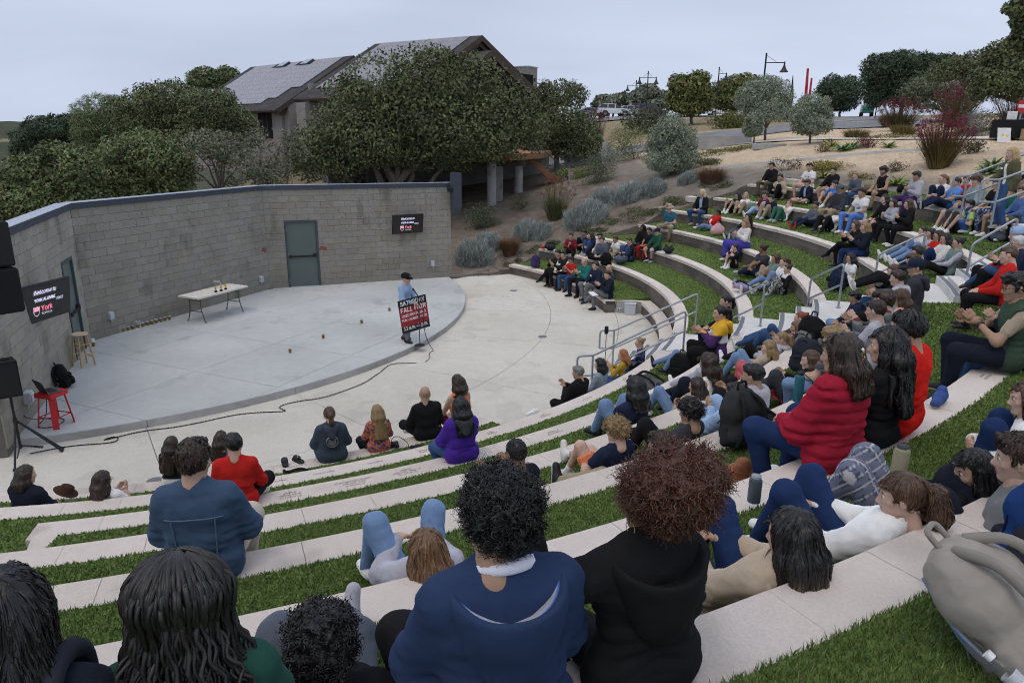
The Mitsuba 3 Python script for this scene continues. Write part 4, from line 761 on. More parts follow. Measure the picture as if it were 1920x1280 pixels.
# raised terrace on round columns
dk = thing('terrace_deck', 'raised dark underside of a terrace on two round concrete columns behind the wall', 'deck')
obj('floor_slab', mesh(*(lambda m: (m.vertices, m.faces))(prism(Polygon([(-9.5, 35.2), (-.2, 35.6), (1.5, 39.4), (2.6, 47), (-9.5, 47)]), 3.95, 4.25))), 'm_redwood', dk)
for (x, y, lab) in ((-1.09, 36.4, 'nearer'), (.27, 39.5, 'farther')):
    for j in range(7): obj('column_drum', moved(lathe([[.001, .365], [.225, .365], [.232, .355], [.232, .008], [.225, 0], [.001, 0]], 20), trn(x, y, 1.55 + .372 * j - .15)), 'm_column', dk, smooth=30)
obj('pier', bx(-.86, -.55, 37.4, 37.8, 1.2, 3.95), 'm_curb', dk)
obj('back_wall', bx(-9.5, 2.2, 45.5, 45.8, .5, 3.95), 'm_curb', dk); obj('side_wall', bx(-9.5, -9.2, 36, 45.4, .5, 3.95), 'm_curb', dk); obj('beam', bx(-9.3, .6, 37.2, 37.5, 3.62, 3.949), 'm_timber', dk)
rails = [tube([[-9.4 + j * .16, 35.3 + j * .006, 4.25], [-9.4 + j * .16, 35.3 + j * .006, 5.2]], .012, 4) for j in range(57)] + [tube([[-9.4, 35.3, 5.2], [-.25, 35.65, 5.2]], .03, 6)]
stuffy(obj('railing', cat(rails), 'm_doorframe', dk))
sr = thing('outside_steps', 'outside wooden steps with dark railings coming down right of the columns', 'stairs')
st0, st1 = np.array([.9, 39.6, 4.1]), np.array([3.0, 40.2, 2.35])
for o in (0, 1.15): 
    p0, p1 = st0 + [0, o, 0], st1 + [0, o, 0]; d = p1 - p0; L = np.linalg.norm(d); d /= L; y_ = np.array([-d[1], d[0], 0]); y_ /= np.linalg.norm(y_); obj('stringer', moved(bx(0, L, -.03, .03, -.3, 0), frame(p0, d, y_, np.cross(d, y_))), 'm_redwood', sr)
for j in range(10): q = st0 + (st1 - st0) * (j + .5) / 10; obj('tread', moved(bx(-.14, .14, .04, 1.10, -.05, -.01), trn(*q)), 'm_redwood', sr)
for o in (0, 1.15):
    obj('handrail', tube(smooth_path([st0 + [0, o, .9], st1 + [0, o, .9], st1 + [0, o, 0]], .1), .025, 6), 'm_doorframe', sr)
    stuffy(obj('balusters', cat([tube([st0 + (st1 - st0) * s + [0, o, 0], st0 + (st1 - st0) * s + [0, o, .9]], .011, 4) for s in np.linspace(.02, .98, 20)]), 'm_doorframe', sr))
wl = thing('garden_wall', 'low pale retaining wall with a white pillar behind the clipped hedge', 'wall'); obj('wall', bx(3.2, 9.0, 46, 46.25, 2.6, 4.1), 'm_curb', wl); obj('pillar', moved(lathe([[.001, 1.9], [.25, 1.9], [.27, 0]], 14), trn(5.6, 44.5, 2.9)), 'm_column', wl, smooth=40)
# far hill
hx = np.linspace(-3200, 400, 90); hr = np.linspace(0, 1, 24)
def hillz(x): return -14 + 44 * np.exp(-((x + 1500) / 330) ** 2) + 60 * np.exp(-((x + 2600) / 600) ** 2) + 7 * (meshkit.fbm(np.stack([x / 260, 0 * x, 0 * x], -1), 4) - .5)
hv = np.array([[x, 1500 + 700 * s, -60 + (hillz(np.array([x]))[0] + 60) * math.sin(s * math.pi / 2) ** 1.3 + 10 * (meshkit.fbm(np.array([[x / 70, s * 9, 0]]), 4)[0] - .5)] for s in hr for x in hx])
n_ = len(hx); ii = np.arange(len(hr) * n_).reshape(len(hr), n_)
hf = np.vstack([np.stack([ii[:-1, :-1], ii[:-1, 1:], ii[1:, 1:]], -1).reshape(-1, 3), np.stack([ii[:-1, :-1], ii[1:, 1:], ii[1:, :-1]], -1).reshape(-1, 3)])
mat('m_hill', proc(lambda p, n, uv: mix(mix((.040, .048, .034), (.075, .08, .05), fbm(p.x * .05, p.y * .05, p.z * .05, 4)), (.27, .23, .15), smoothstep(.60, .68, fbm(p.x * .006, p.y * .006, p.z * .012, 4)) * .7)), .97, .1)
struct('far_hill', mesh(hv, hf), 'm_hill', smooth=True)
struct('valley_floor', mesh([[-4000, 200, -60], [600, 200, -60], [600, 1700, -58], [-4000, 1700, -58]], [[0, 1, 2], [0, 2, 3]]), 'm_hill')

# ================================================================ people
def nets(fn, lo, hi, h):
    """a closed triangle mesh of fn = 0 (fn < 0 inside) by surface nets"""
    lo = np.asarray(lo, float); n = np.maximum(np.ceil((np.asarray(hi) - lo) / h).astype(int) + 1, 4)
    ax = [lo[i] + h * np.arange(n[i]) for i in range(3)]
    P = np.stack(np.meshgrid(*ax, indexing='ij'), -1).reshape(-1, 3).astype(np.float32)
    d = fn(P).reshape(n); d[0] = d[-1] = 1; d[:, 0] = d[:, -1] = 1; d[:, :, 0] = d[:, :, -1] = 1
    s = d < 0; m = n - 1
    cs = [(i, j, k) for i in (0, 1) for j in (0, 1) for k in (0, 1)]
    sub = lambda a, c: a[c[0]:c[0] + m[0], c[1]:c[1] + m[1], c[2]:c[2] + m[2]]
    cnt = sum(sub(s, c).astype(np.int8) for c in cs); act = (cnt > 0) & (cnt < 8)
    I = np.argwhere(act)
    if not len(I): return None
    num = -np.ones(m, int); num[act] = np.arange(len(I))
    acc, wt = np.zeros((len(I), 3)), np.zeros(len(I))
    for a in range(8):
        for b in range(a + 1, 8):
            A, B = np.array(cs[a]), np.array(cs[b])
            if np.abs(A - B).sum() != 1: continue
            da, db = d[tuple((I + A).T)], d[tuple((I + B).T)]; x = (da < 0) != (db < 0); t = np.where(x, da / np.where(x, da - db, 1), 0)
            acc += np.where(x[:, None], A + (B - A) * t[:, None], 0); wt += x
    v = lo + h * (I + acc / wt[:, None]); F = []
    for ax_ in range(3):
        o = [0, 0, 0]; o[ax_] = 1; u, w = [(1, 2), (2, 0), (0, 1)][ax_]
        s0 = s[tuple(slice(0, n[i] - o[i]) for i in range(3))]; s1 = s[tuple(slice(o[i], n[i]) for i in range(3))]
        E = np.argwhere(s0 != s1); ok = (E[:, u] > 0) & (E[:, w] > 0) & (E[:, u] < n[u] - 1) & (E[:, w] < n[w] - 1); E = E[ok]
        if not len(E): continue
        du, dw = np.zeros(3, int), np.zeros(3, int); du[u] = 1; dw[w] = 1
        q = np.stack([num[tuple((E - du - dw).T)], num[tuple((E - dw).T)], num[tuple(E.T)], num[tuple((E - du).T)]], 1)
        fl = ~s0[tuple(E.T)]; q[fl] = q[fl][:, ::-1]; F.append(q)
    F = np.vstack(F); return mesh(v, np.vstack([F[:, [0, 1, 2]], F[:, [0, 2, 3]]]))
def cone_d(p, a, b, ra, rb):
    a, b = np.asarray(a, np.float32), np.asarray(b, np.float32); ab = b - a; L = float(ab @ ab) + 1e-9
    t = np.clip(((p - a) @ ab) / L, 0, 1); return np.linalg.norm(p - a - t[:, None] * ab, axis=1) - (ra + (rb - ra) * t)
def ell_d(p, c, r):
    q = (p - np.asarray(c, np.float32)) / np.asarray(r, np.float32); l = np.linalg.norm(q, axis=1); return (l - 1) * min(r) * (1 + .0 * l)
def smin(ds, k):
    ds = np.stack(ds); m = ds.min(0); return m - k * np.log(np.exp(-(ds - m) / k).sum(0))
def field(cones, k, warp=None):
    """smooth union of round cones; cones marked 'T' live in the torso frame, flattened front to back"""
    def fn(p):
        ds = []; pt = None
        for c in cones:
            q = p
            if len(c) > 4 and warp is not None:
                if pt is None: pt = warp(p)
                q = pt
            ds.append(cone_d(q, c[0], c[1], c[2], c[3]))
        return smin(ds, k)
    return fn
def bounds(cones, pad=.03):
    a = np.array([[np.minimum(c[0], c[1]) - max(c[2], c[3]), np.maximum(c[0], c[1]) + max(c[2], c[3])] for c in cones]); return a[:, 0].min(0) - pad, a[:, 1].max(0) + pad
def unit(v): v = np.asarray(v, float); return v / (np.linalg.norm(v) + 1e-12)
def ik(a, c, l1, l2, hint):
    """middle joint between a and c; c is pulled in when out of reach"""
    d = c - a; D = np.linalg.norm(d)
    if D > (l1 + l2) * .995: c = a + d / D * (l1 + l2) * .995; d = c - a; D = np.linalg.norm(d)
    x = (l1 * l1 - l2 * l2 + D * D) / (2 * D); y = math.sqrt(max(l1 * l1 - x * x, 1e-6)); u = d / D; h = hint - u * (hint @ u); return a + u * x + unit(h) * y, c
_cache = {}
def hand_mesh(curl, h, side):
    key = ('hand', curl, h, side)
    if key not in _cache:
        C_ = [([0, .0, 0], [0, .02, 0], .024, .026), ([-.022, .03, 0], [.022, .03, 0], .020, .020), ([-.026, .075, 0], [.026, .072, 0], .0155, .0145), ([0, .03, 0], [0, .07, 0], .02, .017)]
        for i, (x, L) in enumerate([(-.030, .070), (-.0105, .078), (.0095, .073), (.028, .056)]):
            sp = (x * 1.2) * (.9 if curl < .5 else .2); p = np.array([x, .080, 0]); a0 = curl * 1.1; segs = [.42, .32, .26]; ang = 0
            for s_, q in enumerate(segs):
                ang += a0 * (.55, 1.0, .8)[s_] + .05; d = np.array([sp / .08 * .35, math.cos(ang), -math.sin(ang)]); e = p + unit(d) * L * q; C_.append((p, e, .0092 - .0012 * s_, .0085 - .0012 * s_)); p = e
        t0, t1 = np.array([-.028, .022, -.006]), np.array([-.055, .052, -.018 - .02 * curl]); C_.append((t0, t1, .015, .0115)); C_.append((t1, t1 + unit([-.25 + .6 * curl, .9, -.2 - .3 * curl]) * .036, .0108, .008))
        m = nets(field(C_, .0045), *bounds(C_, .012), h)
        if side < 0: m.vertices[:, 0] *= -1; m.invert()
        _cache[key] = m
    return _cache[key]
def head_mesh(h, fem, full):
    key = ('head', h, fem, full)
    if key not in _cache:
        j = .90 if fem else 1.0
        def fn(p):
            sx = np.abs(p[:, 0]); q = np.stack([sx, p[:, 1], p[:, 2]], 1)
            ds = [ell_d(p, (0, -.012, .028), (.077, .097, .088)), ell_d(p, (0, .020, -.022), (.064 * j, .074, .088)), cone_d(q, (.040 * j, .0, -.058), (.012, .062, -.098), .026, .020), cone_d(q, (0, -.03, -.05), (0, -.045, -.16), .052 * (.9 if fem else 1), .056 * (.9 if fem else 1.05))]
            d = smin(ds, .010)
            f = [d, cone_d(q, (.0, .086, .004), (0, .108, -.031), .007, .0105), cone_d(q, (.0, .098, -.036), (.013, .090, -.037), .009, .007), cone_d(q, (.012, .079, .024), (.042, .068, .022), .011, .009), cone_d(q, (.046, .058, -.022), (.040, .060, -.03), .018, .016), cone_d(q, (.0, .087, -.057), (.018, .081, -.059), .0075, .004), cone_d(q, (.0, .085, -.068), (.014, .081, -.067), .0082, .005), cone_d(q, (0, .075, -.098), (0, .07, -.095), .016, .016)]
            d = smin(f, .006)
            eye = np.linalg.norm(q - np.array([.031, .093, .003], np.float32), axis=1) - .0145; d = -smin([-d, eye], .004)
            ear = ell_d(np.stack([sx - .2 * (p[:, 1] + .005), p[:, 1], p[:, 2]], 1), (.079, -.006, -.008), (.012, .019, .032)); return np.minimum(d, smin([d, ear], .005))
        _cache[key] = nets(fn, (-.115, -.135, -.22), (.115, .135, .145), h)
    return _cache[key]
SKIN = {'fair': (.56, .37, .29), 'light': (.50, .32, .225), 'tan': (.40, .245, .16), 'brown': (.23, .13, .085), 'dark': (.075, .045, .034)}
COL = {'black': (.013, .013, .015), 'soft_black': (.022, .021, .023), 'charcoal': (.05, .052, .058), 'grey': (.17, .175, .185), 'lgrey': (.40, .415, .45), 'bluegrey': (.27, .33, .40), 'slate': (.10, .115, .145), 'navy': (.017, .026, .055), 'midnight': (.014, .018, .03), 'blue': (.055, .15, .46), 'denim': (.045, .095, .20), 'ldenim': (.17, .27, .44), 'ddenim': (.016, .036, .105), 'white': (.78, .78, .80), 'offwhite': (.68, .66, .63), 'cream': (.56, .50, .42), 'khaki': (.34, .285, .20), 'tan': (.42, .34, .25), 'olive': (.10, .10, .058), 'brown': (.10, .055, .035), 'red': (.50, .018, .022), 'crimson': (.26, .012, .026), 'maroon': (.17, .020, .032), 'teal': (.022, .165, .145), 'polo': (.035, .13, .19), 'green': (.022, .095, .055), 'sage': (.17, .235, .205), 'lime': (.42, .62, .20), 'purple': (.075, .028, .30), 'plum': (.07, .03, .12), 'lav': (.52, .44, .66), 'lilac': (.52, .28, .60), 'orange': (.80, .24, .10), 'peach': (.62, .36, .27), 'yellow': (.72, .42, .03), 'mustard': (.42, .26, .03), 'sky': (.33, .47, .66), 'royal': (.07, .06, .34), 'puffer': (.33, .014, .035), 'fleece': (.62, .016, .014)}
HAIRC = {'black': (.010, .009, .009), 'darkbrown': (.030, .018, .012), 'brown': (.070, .038, .022), 'lightbrown': (.15, .085, .045), 'darkblond': (.24, .155, .075), 'blond': (.42, .29, .14), 'paleblond': (.56, .45, .28), 'grey': (.16, .155, .155), 'white': (.52, .51, .50), 'auburn': (.20, .055, .02), 'ginger': (.30, .12, .04), 'curlbrown': (.075, .030, .018), 'pink': (.45, .08, .09)}
scene['m_cloth'] = two({'type': 'principled', 'base_color': VC, 'roughness': .92, 'specular': .15})
scene['m_skin'] = two({'type': 'principled', 'base_color': VC, 'roughness': .52, 'specular': .4})
scene['m_hair'] = two({'type': 'principled', 'base_color': VC, 'roughness': .40, 'specular': .45})
scene['m_shoe'] = two({'type': 'principled', 'base_color': VC, 'roughness': .6, 'specular': .35})
scene['m_glossy'] = two({'type': 'principled', 'base_color': VC, 'roughness': .3, 'specular': .5})
def flat(m, c, var=0.0, seed=0, f=14):
    v = np.asarray(m.vertices); k = 1 + var * 2 * (meshkit.fbm(v * f + seed, 3, seed) - .5) if var else np.ones(len(v)); k = k * (1 + .10 * (meshkit.noise(v * 160 + seed, seed + 2) - .5)) if var else k
    return np.clip(np.asarray(c)[None] * k[:, None], .003, .9)
STYLES = {}
def hair_field(style, seed, spread=1.0):
    """(fn, lo, hi) in the head's frame"""
    cap = lambda p, g=0.0: ell_d(p, (0, -.016, .030), (.084 + g, .105 + g, .098 + g))
    def face_cut(p, line=.058, low=-.045, back=-.10): # > 0 where there is no hair
        front = np.minimum(p[:, 1] - (.030 + .35 * np.clip(p[:, 2] - .01, 0, 1)), line - p[:, 2])
        lowf = np.where(p[:, 1] > -.015, (low + .03) - p[:, 2], np.where(p[:, 1] > -.06, low - p[:, 2] - .2 * (p[:, 1] + .015) * -1, back - p[:, 2])); return np.maximum(front, lowf)
    nz = lambda p, f, a: a * (meshkit.noise(p * f + seed * 3.7, seed) - .5)
    st = lambda p, a=.010: a * (meshkit.noise(p * np.array([70, 70, 9]) + seed, seed) - .5) + a * .8 * (meshkit.noise(p * np.array([26, 26, 4]) + seed, seed + 1) - .5)
    def drape(L, w, back=.10, front=True, flare=.0, n=3):
        c = []
        for x in np.linspace(-1, 1, 5):
            a = np.array([x * .070, -.055 - .035 * (1 - x * x), .02]); b = np.array([x * (.075 + .01 * w), -.075 - .05 * (1 - x * x), -.10]); e = np.array([x * (.075 * w + flare), -back - .02 * (1 - x * x), -L]); c += [(a, b, .032, .036), (b, e, .036, .026)]
        if front:
            for s_ in (-1, 1): c += [(np.array([s_ * .074, .005, .03]), np.array([s_ * .088, .0, -.09]), .022, .026), (np.array([s_ * .088, .0, -.09]), np.array([s_ * (.09 * w), .01, -L * .86]), .026, .016)]
        return c
    big = (np.array([-.14, -.2, -.16]), np.array([.14, .14, .17]))
    if style == 'buzz': return (lambda p: np.maximum(cap(p, -.003), face_cut(p, .062, -.02, -.075) ) + nz(p, 60, .003)), *big
    if style == 'short': return (lambda p: np.maximum(np.minimum(cap(p, .006), ell_d(p, (.006, .044, .092), (.058, .046, .027))), face_cut(p, .052, -.03, -.085)) + st(p, .018) + nz(p, 24, .012)), *big
    if style == 'tousled': return (lambda p: np.maximum(np.minimum(cap(p, .014), ell_d(p, (0, .05, .085), (.08, .065, .045))), face_cut(p, .045, -.045, -.10)) + nz(p, 38, .026) + st(p, .02)), *big
    if style == 'curly': return (lambda p: np.maximum(smin([cap(p, .018), ell_d(p, (0, .04, .075), (.085, .07, .055))], .01), face_cut(p, .04, -.05, -.105)) + nz(p, 55, .034) + nz(p, 28, .022)), big[0] - .03, big[1] + .03
    if style == 'bald': return None
    if style == 'fringe': return (lambda p: np.maximum(ell_d(p, (0, -.016, .030), (.086, .105, .06)), np.maximum(face_cut(p, .0, -.03, -.085), p[:, 2] - .045)) + nz(p, 50, .006)), *big
    if style in ('long', 'longer', 'bob', 'wavy', 'shoulder'):
        L, w = {'long': (.33, 1.15), 'longer': (.45, 1.2), 'bob': (.17, 1.1), 'wavy': (.34, 1.45), 'shoulder': (.23, 1.25)}[style]; c = drape(L, w * spread, .11 if style != 'bob' else .085); F = field(c, .014)
        wav = 1.0 if style == 'wavy' else .35
        def fn(p):
            d = np.maximum(cap(p, .008), face_cut(p, .066, -.05, -.10)); w_ = .5 * (np.sin(p[:, 2] * 42 + 5 * p[:, 0] * 20)) * .010 * wav
            return smin([d, F(p) + w_], .008) + st(p, .016)
        lo, hi = bounds(c, .05); return fn, np.minimum(lo, big[0]), np.maximum(hi, big[1])
    if style in ('ponytail', 'curlypony'):
        r = 1 if style == 'ponytail' else 1.6
        c = [(np.array([0, -.115, .045]), np.array([0, -.15, .02]), .024, .03 * r), (np.array([0, -.15, .02]), np.array([.01, -.165, -.09]), .032 * r, .034 * r), (np.array([.01, -.165, -.09]), np.array([.015, -.13, -.22]), .034 * r, .012)]; F = field(c, .01)
        return (lambda p: smin([np.maximum(cap(p, .001), face_cut(p, .07, -.03, -.085)) + st(p, .008), F(p) + st(p, .014) + (nz(p, 45, .02) if r > 1 else 0)], .008)), np.minimum(bounds(c, .04)[0], big[0]), np.maximum(bounds(c, .04)[1], big[1])
    if style == 'bun': return (lambda p: smin([np.maximum(cap(p, .001), face_cut(p, .07, -.03, -.085)) + st(p, .008), ell_d(p, (0, -.125, .07), (.045, .038, .042)) + nz(p, 40, .014)], .006)), big[0] - .02, big[1] + .02
    if style == 'afropuff': return (lambda p: smin([np.maximum(cap(p, .0), face_cut(p, .07, -.03, -.09)) + nz(p, 60, .006), ell_d(p, (.035, -.12, .075), (.155, .125, .125)) + nz(p, 30, .05) + nz(p, 70, .03)], .01)), np.array([-.22, -.33, -.16]), np.array([.26, .14, .27])
    if style == 'hood': return (lambda p: np.maximum(np.minimum(ell_d(p, (0, -.02, .02), (.105, .125, .125)), cone_d(p, (0, -.05, -.06), (0, -.06, -.2), .10, .09)), p[:, 1] - .045)), np.array([-.15, -.2, -.3]), np.array([.15, .14, .18])
    raise KeyError(style)
def person(lab, x, y, z, s=1.0, yaw=0.0, pose='bench', arms='lap', top=('tee', 'white'), legs=('long', 'denim'), shoe='white', hair=('short', 'black'), skin='light', fem=False, hy=0.0, hp=8.0, h=.02, lean=None, drop=.41, opt=None, group=None, tilt=0.0):
    """one figure; (x, y, z) is the seat point (or the ground between the feet); yaw from facing the stage"""
    opt = opt or {}; key = thing('person', lab, 'person', group); seed = int(abs(x * 37 + y * 91)) % 997; g = np.random.default_rng(seed)
    to = np.array([opt.get('fx', -5.5) - x, opt.get('fy', 17.6) - y]); th = math.atan2(to[1], to[0]) + math.radians(yaw) - math.pi / 2
    M = trn(x, y, z) @ rotz(th) @ np.diag([s, s, s, 1.0]); hh = h / s
    drop = drop / s
    lean = {'bench': 2, 'knees': 8, 'cross': 0, 'long': 20, 'stand': 0, 'side': 6, 'recline': 34}.get(pose, 0) if lean is None else lean
    A = math.radians(lean); zs = np.array([math.sin(math.radians(tilt)), -math.sin(A), math.cos(A)]); zs = unit(zs); xs = unit(np.cross([0, 1, 0], zs)); ys = np.cross(zs, xs)
    H0 = np.array([0, 0, .095]) if pose != 'stand' else np.array([0, 0, .90])
    W_ = .94 if fem else 1.0; sh = .150 if fem else .166
    tp = lambda a, b, c: H0 + xs * a + ys * b + zs * c
    bend = opt.get('slump', .03)
    C7 = tp(0, bend - .01, .475); 
    up = unit(zs * .55 + np.array([0, .12, .6])); HC = C7 + np.array([0, .03, 0]) * 1 + up * .140
    shoulders = [tp(sd * sh, bend * .5, .403) for sd in (-1, 1)]
    hips = [H0 + np.array([sd * .092, .015, -.0]) for sd in (-1, 1)]
    # legs
    TL, SL = .43, .42; kn, an, toe = [], [], []
    for i, sd in enumerate((-1, 1)):
        if pose == 'stand': a = np.array([sd * .10, opt.get('stride', 0) * sd, .085]); hint = np.array([0, 1, 0.]); ft = np.array([sd * .18, 1, -.0])
        elif pose == 'bench': a = np.array([sd * (.13 + .03 * g.normal()), .40 + .05 * g.normal() + opt.get('reach', 0), -drop + .085]); hint = np.array([sd * .25, .5, .9]); ft = np.array([sd * .25, 1, 0])
        elif pose == 'xleg': a = np.array([.10, .42, -drop + .085]) if sd > 0 else np.array([.24, .62, -.08]); hint = np.array([sd * .1, .5, .9]); ft = np.array([.1, 1, 0]) if sd > 0 else np.array([.35, .9, -.35])
        elif pose == 'knees': a = np.array([sd * .11, .44 + .03 * g.normal(), .075]); hint = np.array([sd * .15, .1, 1]); ft = np.array([sd * .2, 1, -.05])
        elif pose == 'hug': a = np.array([sd * .09, .30, .075]); hint = np.array([sd * .1, .1, 1]); ft = np.array([sd * .1, 1, -.05])
        elif pose == 'cross': a = np.array([-sd * .13, .24 + .05 * (sd > 0), .065]); hint = np.array([sd * 1.0, .55, .12]); ft = np.array([-sd * .9, .35, 0])
        elif pose == 'long': a = np.array([sd * .10 + opt.get('lx', 0), .80, .075 - opt.get('ldrop', 0)]); hint = np.array([sd * .1, 0, 1.0]); ft = np.array([sd * .25, .3, .9])
        elif pose == 'recline': a = np.array([sd * .10, .83, .07]); hint = np.array([0, 0, 1.0]); ft = np.array([sd * .25, .3, .9])
        elif pose == 'half': a = np.array([sd * .13, .46 if sd < 0 else .78, .075]); hint = np.array([sd * .1, .1, 1]); ft = np.array([sd * .2, 1 if sd < 0 else .3, -.05 if sd < 0 else .9])
        elif pose == 'side': a = np.array([.42, .18 + .12 * sd, .07]); hint = np.array([.2, 1, .15]); ft = np.array([.6, .6, 0])
        if 'ankles' in opt: a = np.array(opt['ankles'][i], float)
        if 'feet' in opt: ft = np.array(opt['feet'][i], float)
        if 'khint' in opt: hint = np.array(opt['khint'][i], float)
        k, a = ik(hips[i], a, TL, SL, hint); kn.append(k); an.append(a); toe.append(unit(ft))
    # arms
    UA, FA = .285, .245; el, wr, hd = [], [], []
    for i, sd in enumerate((-1, 1)):
        S_ = shoulders[i]; md = (kn[0] + kn[1]) / 2; pn = np.array([-sd, 0, 0.0]); curl = .35; fd = np.array([-sd * .2, 1, -.1])
        am = arms if isinstance(arms, str) else arms[i]
        if am == 'lap': w = np.array([sd * .10, min(.30, md[1] * .75), max(kn[i][2] * .45 + .5 * H0[2] + .09, .12)]) + [0, 0, 0]; pn = np.array([0, 0, -1.0]); fd = np.array([-sd * .6, .7, -.15])
        elif am == 'knees': w = kn[i] * .80 + hips[i] * .2 + [0, 0, .085]; pn = np.array([0, 0, -1.0]); fd = unit(kn[i] - hips[i]) + np.array([-sd * .3, 0, -.2])
        elif am == 'clap': w = C7 + np.array([sd * .050, .31 + .03 * sd, -.17 + .03 * g.normal()]); pn = np.array([-sd, 0, .15]); fd = np.array([-sd * .28, .75, .65]); curl = .12
        elif am == 'chin': w = HC + np.array([sd * .05, .11, -.15]); pn = np.array([-sd * .3, -.8, .2]); fd = np.array([-sd * .2, -.1, 1]); curl = .8
        elif am == 'wrap': w = (kn[0] + kn[1]) / 2 * .55 + (an[0] + an[1]) / 2 * .45 + np.array([sd * -.02, .09, .02 * sd]); pn = np.array([0, -1, 0.0]); fd = np.array([-sd, .1, 0]); curl = .5
        elif am == 'fold': w = md + np.array([-sd * .12, .0, .075 + .02 * sd]); pn = np.array([0, 0, -1.0]); fd = np.array([-sd, .2, -.1])
        elif am == 'back': w = np.array([sd * .27, -.26, .03]); pn = np.array([0, 0, -1.0]); fd = np.array([sd * .3, -1, 0]); curl = .1
        elif am == 'phone': w = C7 + np.array([sd * .07, .27, -.24]); pn = np.array([-sd * .6, -.5, .5]); fd = np.array([-sd * .3, .5, .8]); curl = .7
        elif am == 'hang': w = S_ + np.array([sd * .07, .05, -.50]); pn = np.array([-sd, 0, 0.]); fd = np.array([0, .1, -1])
        elif am == 'hat': w = HC + np.array([sd * .10, .10, .05]); pn = np.array([-sd, -.3, 0.]); fd = np.array([-sd * .3, .2, 1]); curl = .6
        elif am == 'camera': w = np.array([sd * .06, .22, .22]); pn = np.array([-sd, 0, 0.]); fd = np.array([-sd * .3, .8, .1]); curl = .7
        elif am == 'fist': w = C7 + np.array(opt.get('fist', [sd * .28, .26, .02])); pn = np.array([-sd, 0, 0.]); fd = np.array([0, .25, 1]); curl = 1.25
        elif am == 'table': w = H0 + np.array([sd * .12, .30, .10]); pn = np.array([0, 0, -1.]); fd = np.array([-sd * .5, .8, -.3]); curl = .6
        else: w = H0 + np.array(am, float)
        e, w = ik(S_, w, UA, FA, np.array([sd * .8, -.35, -.8]) if am not in ('hat', 'fist') else np.array([sd * 1.0, -.2, -.3])); el.append(e); wr.append(w); hd.append((unit(fd), unit(pn), curl))
    # torso frame: flattened front to back
    fl = .80 if not fem else .78
    def warp(p):
        q = p - H0; a, b, c = q @ xs, q @ ys, q @ zs; return np.stack([a, b / fl, c], 1).astype(np.float32)
    chest = .122 * W_; waist = (.108 if fem else .118); b2 = bend / fl
    tors = lambda k: [([-.085, 0, .0], [.085, 0, .0], .118 + k, .118 + k, 'T'), ([-.04, .0, .18], [.04, .0, .18], waist + k, waist + k, 'T'), ([-.062, b2 * .6, .32], [.062, b2 * .6, .32], chest + k, chest + k, 'T'), ([-sh * .84, b2 * .5, .402], [0, b2 * .5, .425], .056 + k, .066 + k, 'T'), ([sh * .84, b2 * .5, .402], [0, b2 * .5, .425], .056 + k, .066 + k, 'T'), ([0, b2, .40], [0, b2, .475], .085 + k * .5, .062 + k * .5, 'T')]
    tk, tc = top[0], np.array(COL[top[1]] if isinstance(top[1], str) else top[1]); lk, lc = legs[0], np.array(COL[legs[1]] if isinstance(legs[1], str) else legs[1]); sk = np.array(SKIN[skin]) * g.uniform(.92, 1.08)
    # ---- skin
    cones = tors(-.014) + [(C7 - zs * .03, HC - up * .07, .066 * (.92 if fem else 1), .060 * (.9 if fem else 1))]
    for i in (0, 1): 
        cones += [(shoulders[i], el[i], .046 * W_, .039 * W_), (el[i], wr[i], .039 * W_, .027)]
        if legs[0] in ('shorts', 'skirt') or shoe == 'bare': cones += [(hips[i], kn[i], .082, .056), (kn[i], an[i], .052, .036)]
        else: cones += [(kn[i] * .25 + an[i] * .75, an[i], .038, .034)] if h < .02 else []
    box = lambda cs, pad: bounds([c if len(c) == 4 else (tp(*c[0]), tp(*c[1]), c[2] + .05, c[3] + .05) for c in cs], pad)
    hb = max(hh * 1.15, .020 if h > .012 else .015)
    body = nets(field(cones, .016, warp), *box(cones, .03), hb)
    back_to_cam = False
    hm = head_mesh(.0125 if h > .024 else (.0105 if h > .016 else (.0085 if h > .0115 else .0065)), fem, 1)
    hyaw = math.radians(hy); fwd = np.array([-math.sin(hyaw), math.cos(hyaw), 0]); P_ = math.radians(hp); fwd3 = unit(fwd * math.cos(P_) - np.array([0, 0, 1]) * math.sin(P_)); hx = unit(np.cross(fwd3, [0, 0, 1])); hz = np.cross(hx, fwd3)
    rl = math.radians(opt.get('roll', g.normal(0, 4))); hx, hz = hx * math.cos(rl) + hz * math.sin(rl), hz * math.cos(rl) - hx * math.sin(rl)
    HM = frame(HC, hx, fwd3, hz); head = moved(hm, HM)
    vh = np.asarray(hm.vertices); hc = flat(hm, sk, .05, seed, 30); lip = (np.abs(vh[:, 0]) < .024) & (vh[:, 2] < -.048) & (vh[:, 2] > -.077) & (vh[:, 1] > .082); hc[lip] *= [.88, .62, .62]
    if opt.get('beard'): 
        bd = (vh[:, 2] < -.028) & (vh[:, 1] > -.02) & ~lip & (vh[:, 2] > -.125); hc[bd] = hc[bd] * .45 + np.array(HAIRC[hair[1]]) * .55
    parts, cols = [body, head], [flat(body, sk, .05, seed, 12), hc]
    for i, sd in enumerate((-1, 1)):
        fd, pn, curl = hd[i]; yv = fd; zv = unit(-(pn - yv * (pn @ yv))); xv = np.cross(yv, zv)
        hmh = hand_mesh(round(curl, 1), .0115 if h > .024 else (.0085 if h > .016 else (.0065 if h > .0115 else .0048)), -sd); w2 = wr[i] + unit(wr[i] - el[i]) * .004
        hm2 = moved(hmh, frame(w2, xv, yv, zv)); parts.append(hm2); cols.append(flat(hm2, sk * [1.0, .95, .93], .04, seed))
    def put(name, m, bs, c, parent=key, sm=True, label=None):
        if m is None or not len(m.faces): return None
        return obj(name, moved(m, M), bs, parent, smooth=sm, color=c, label=label)
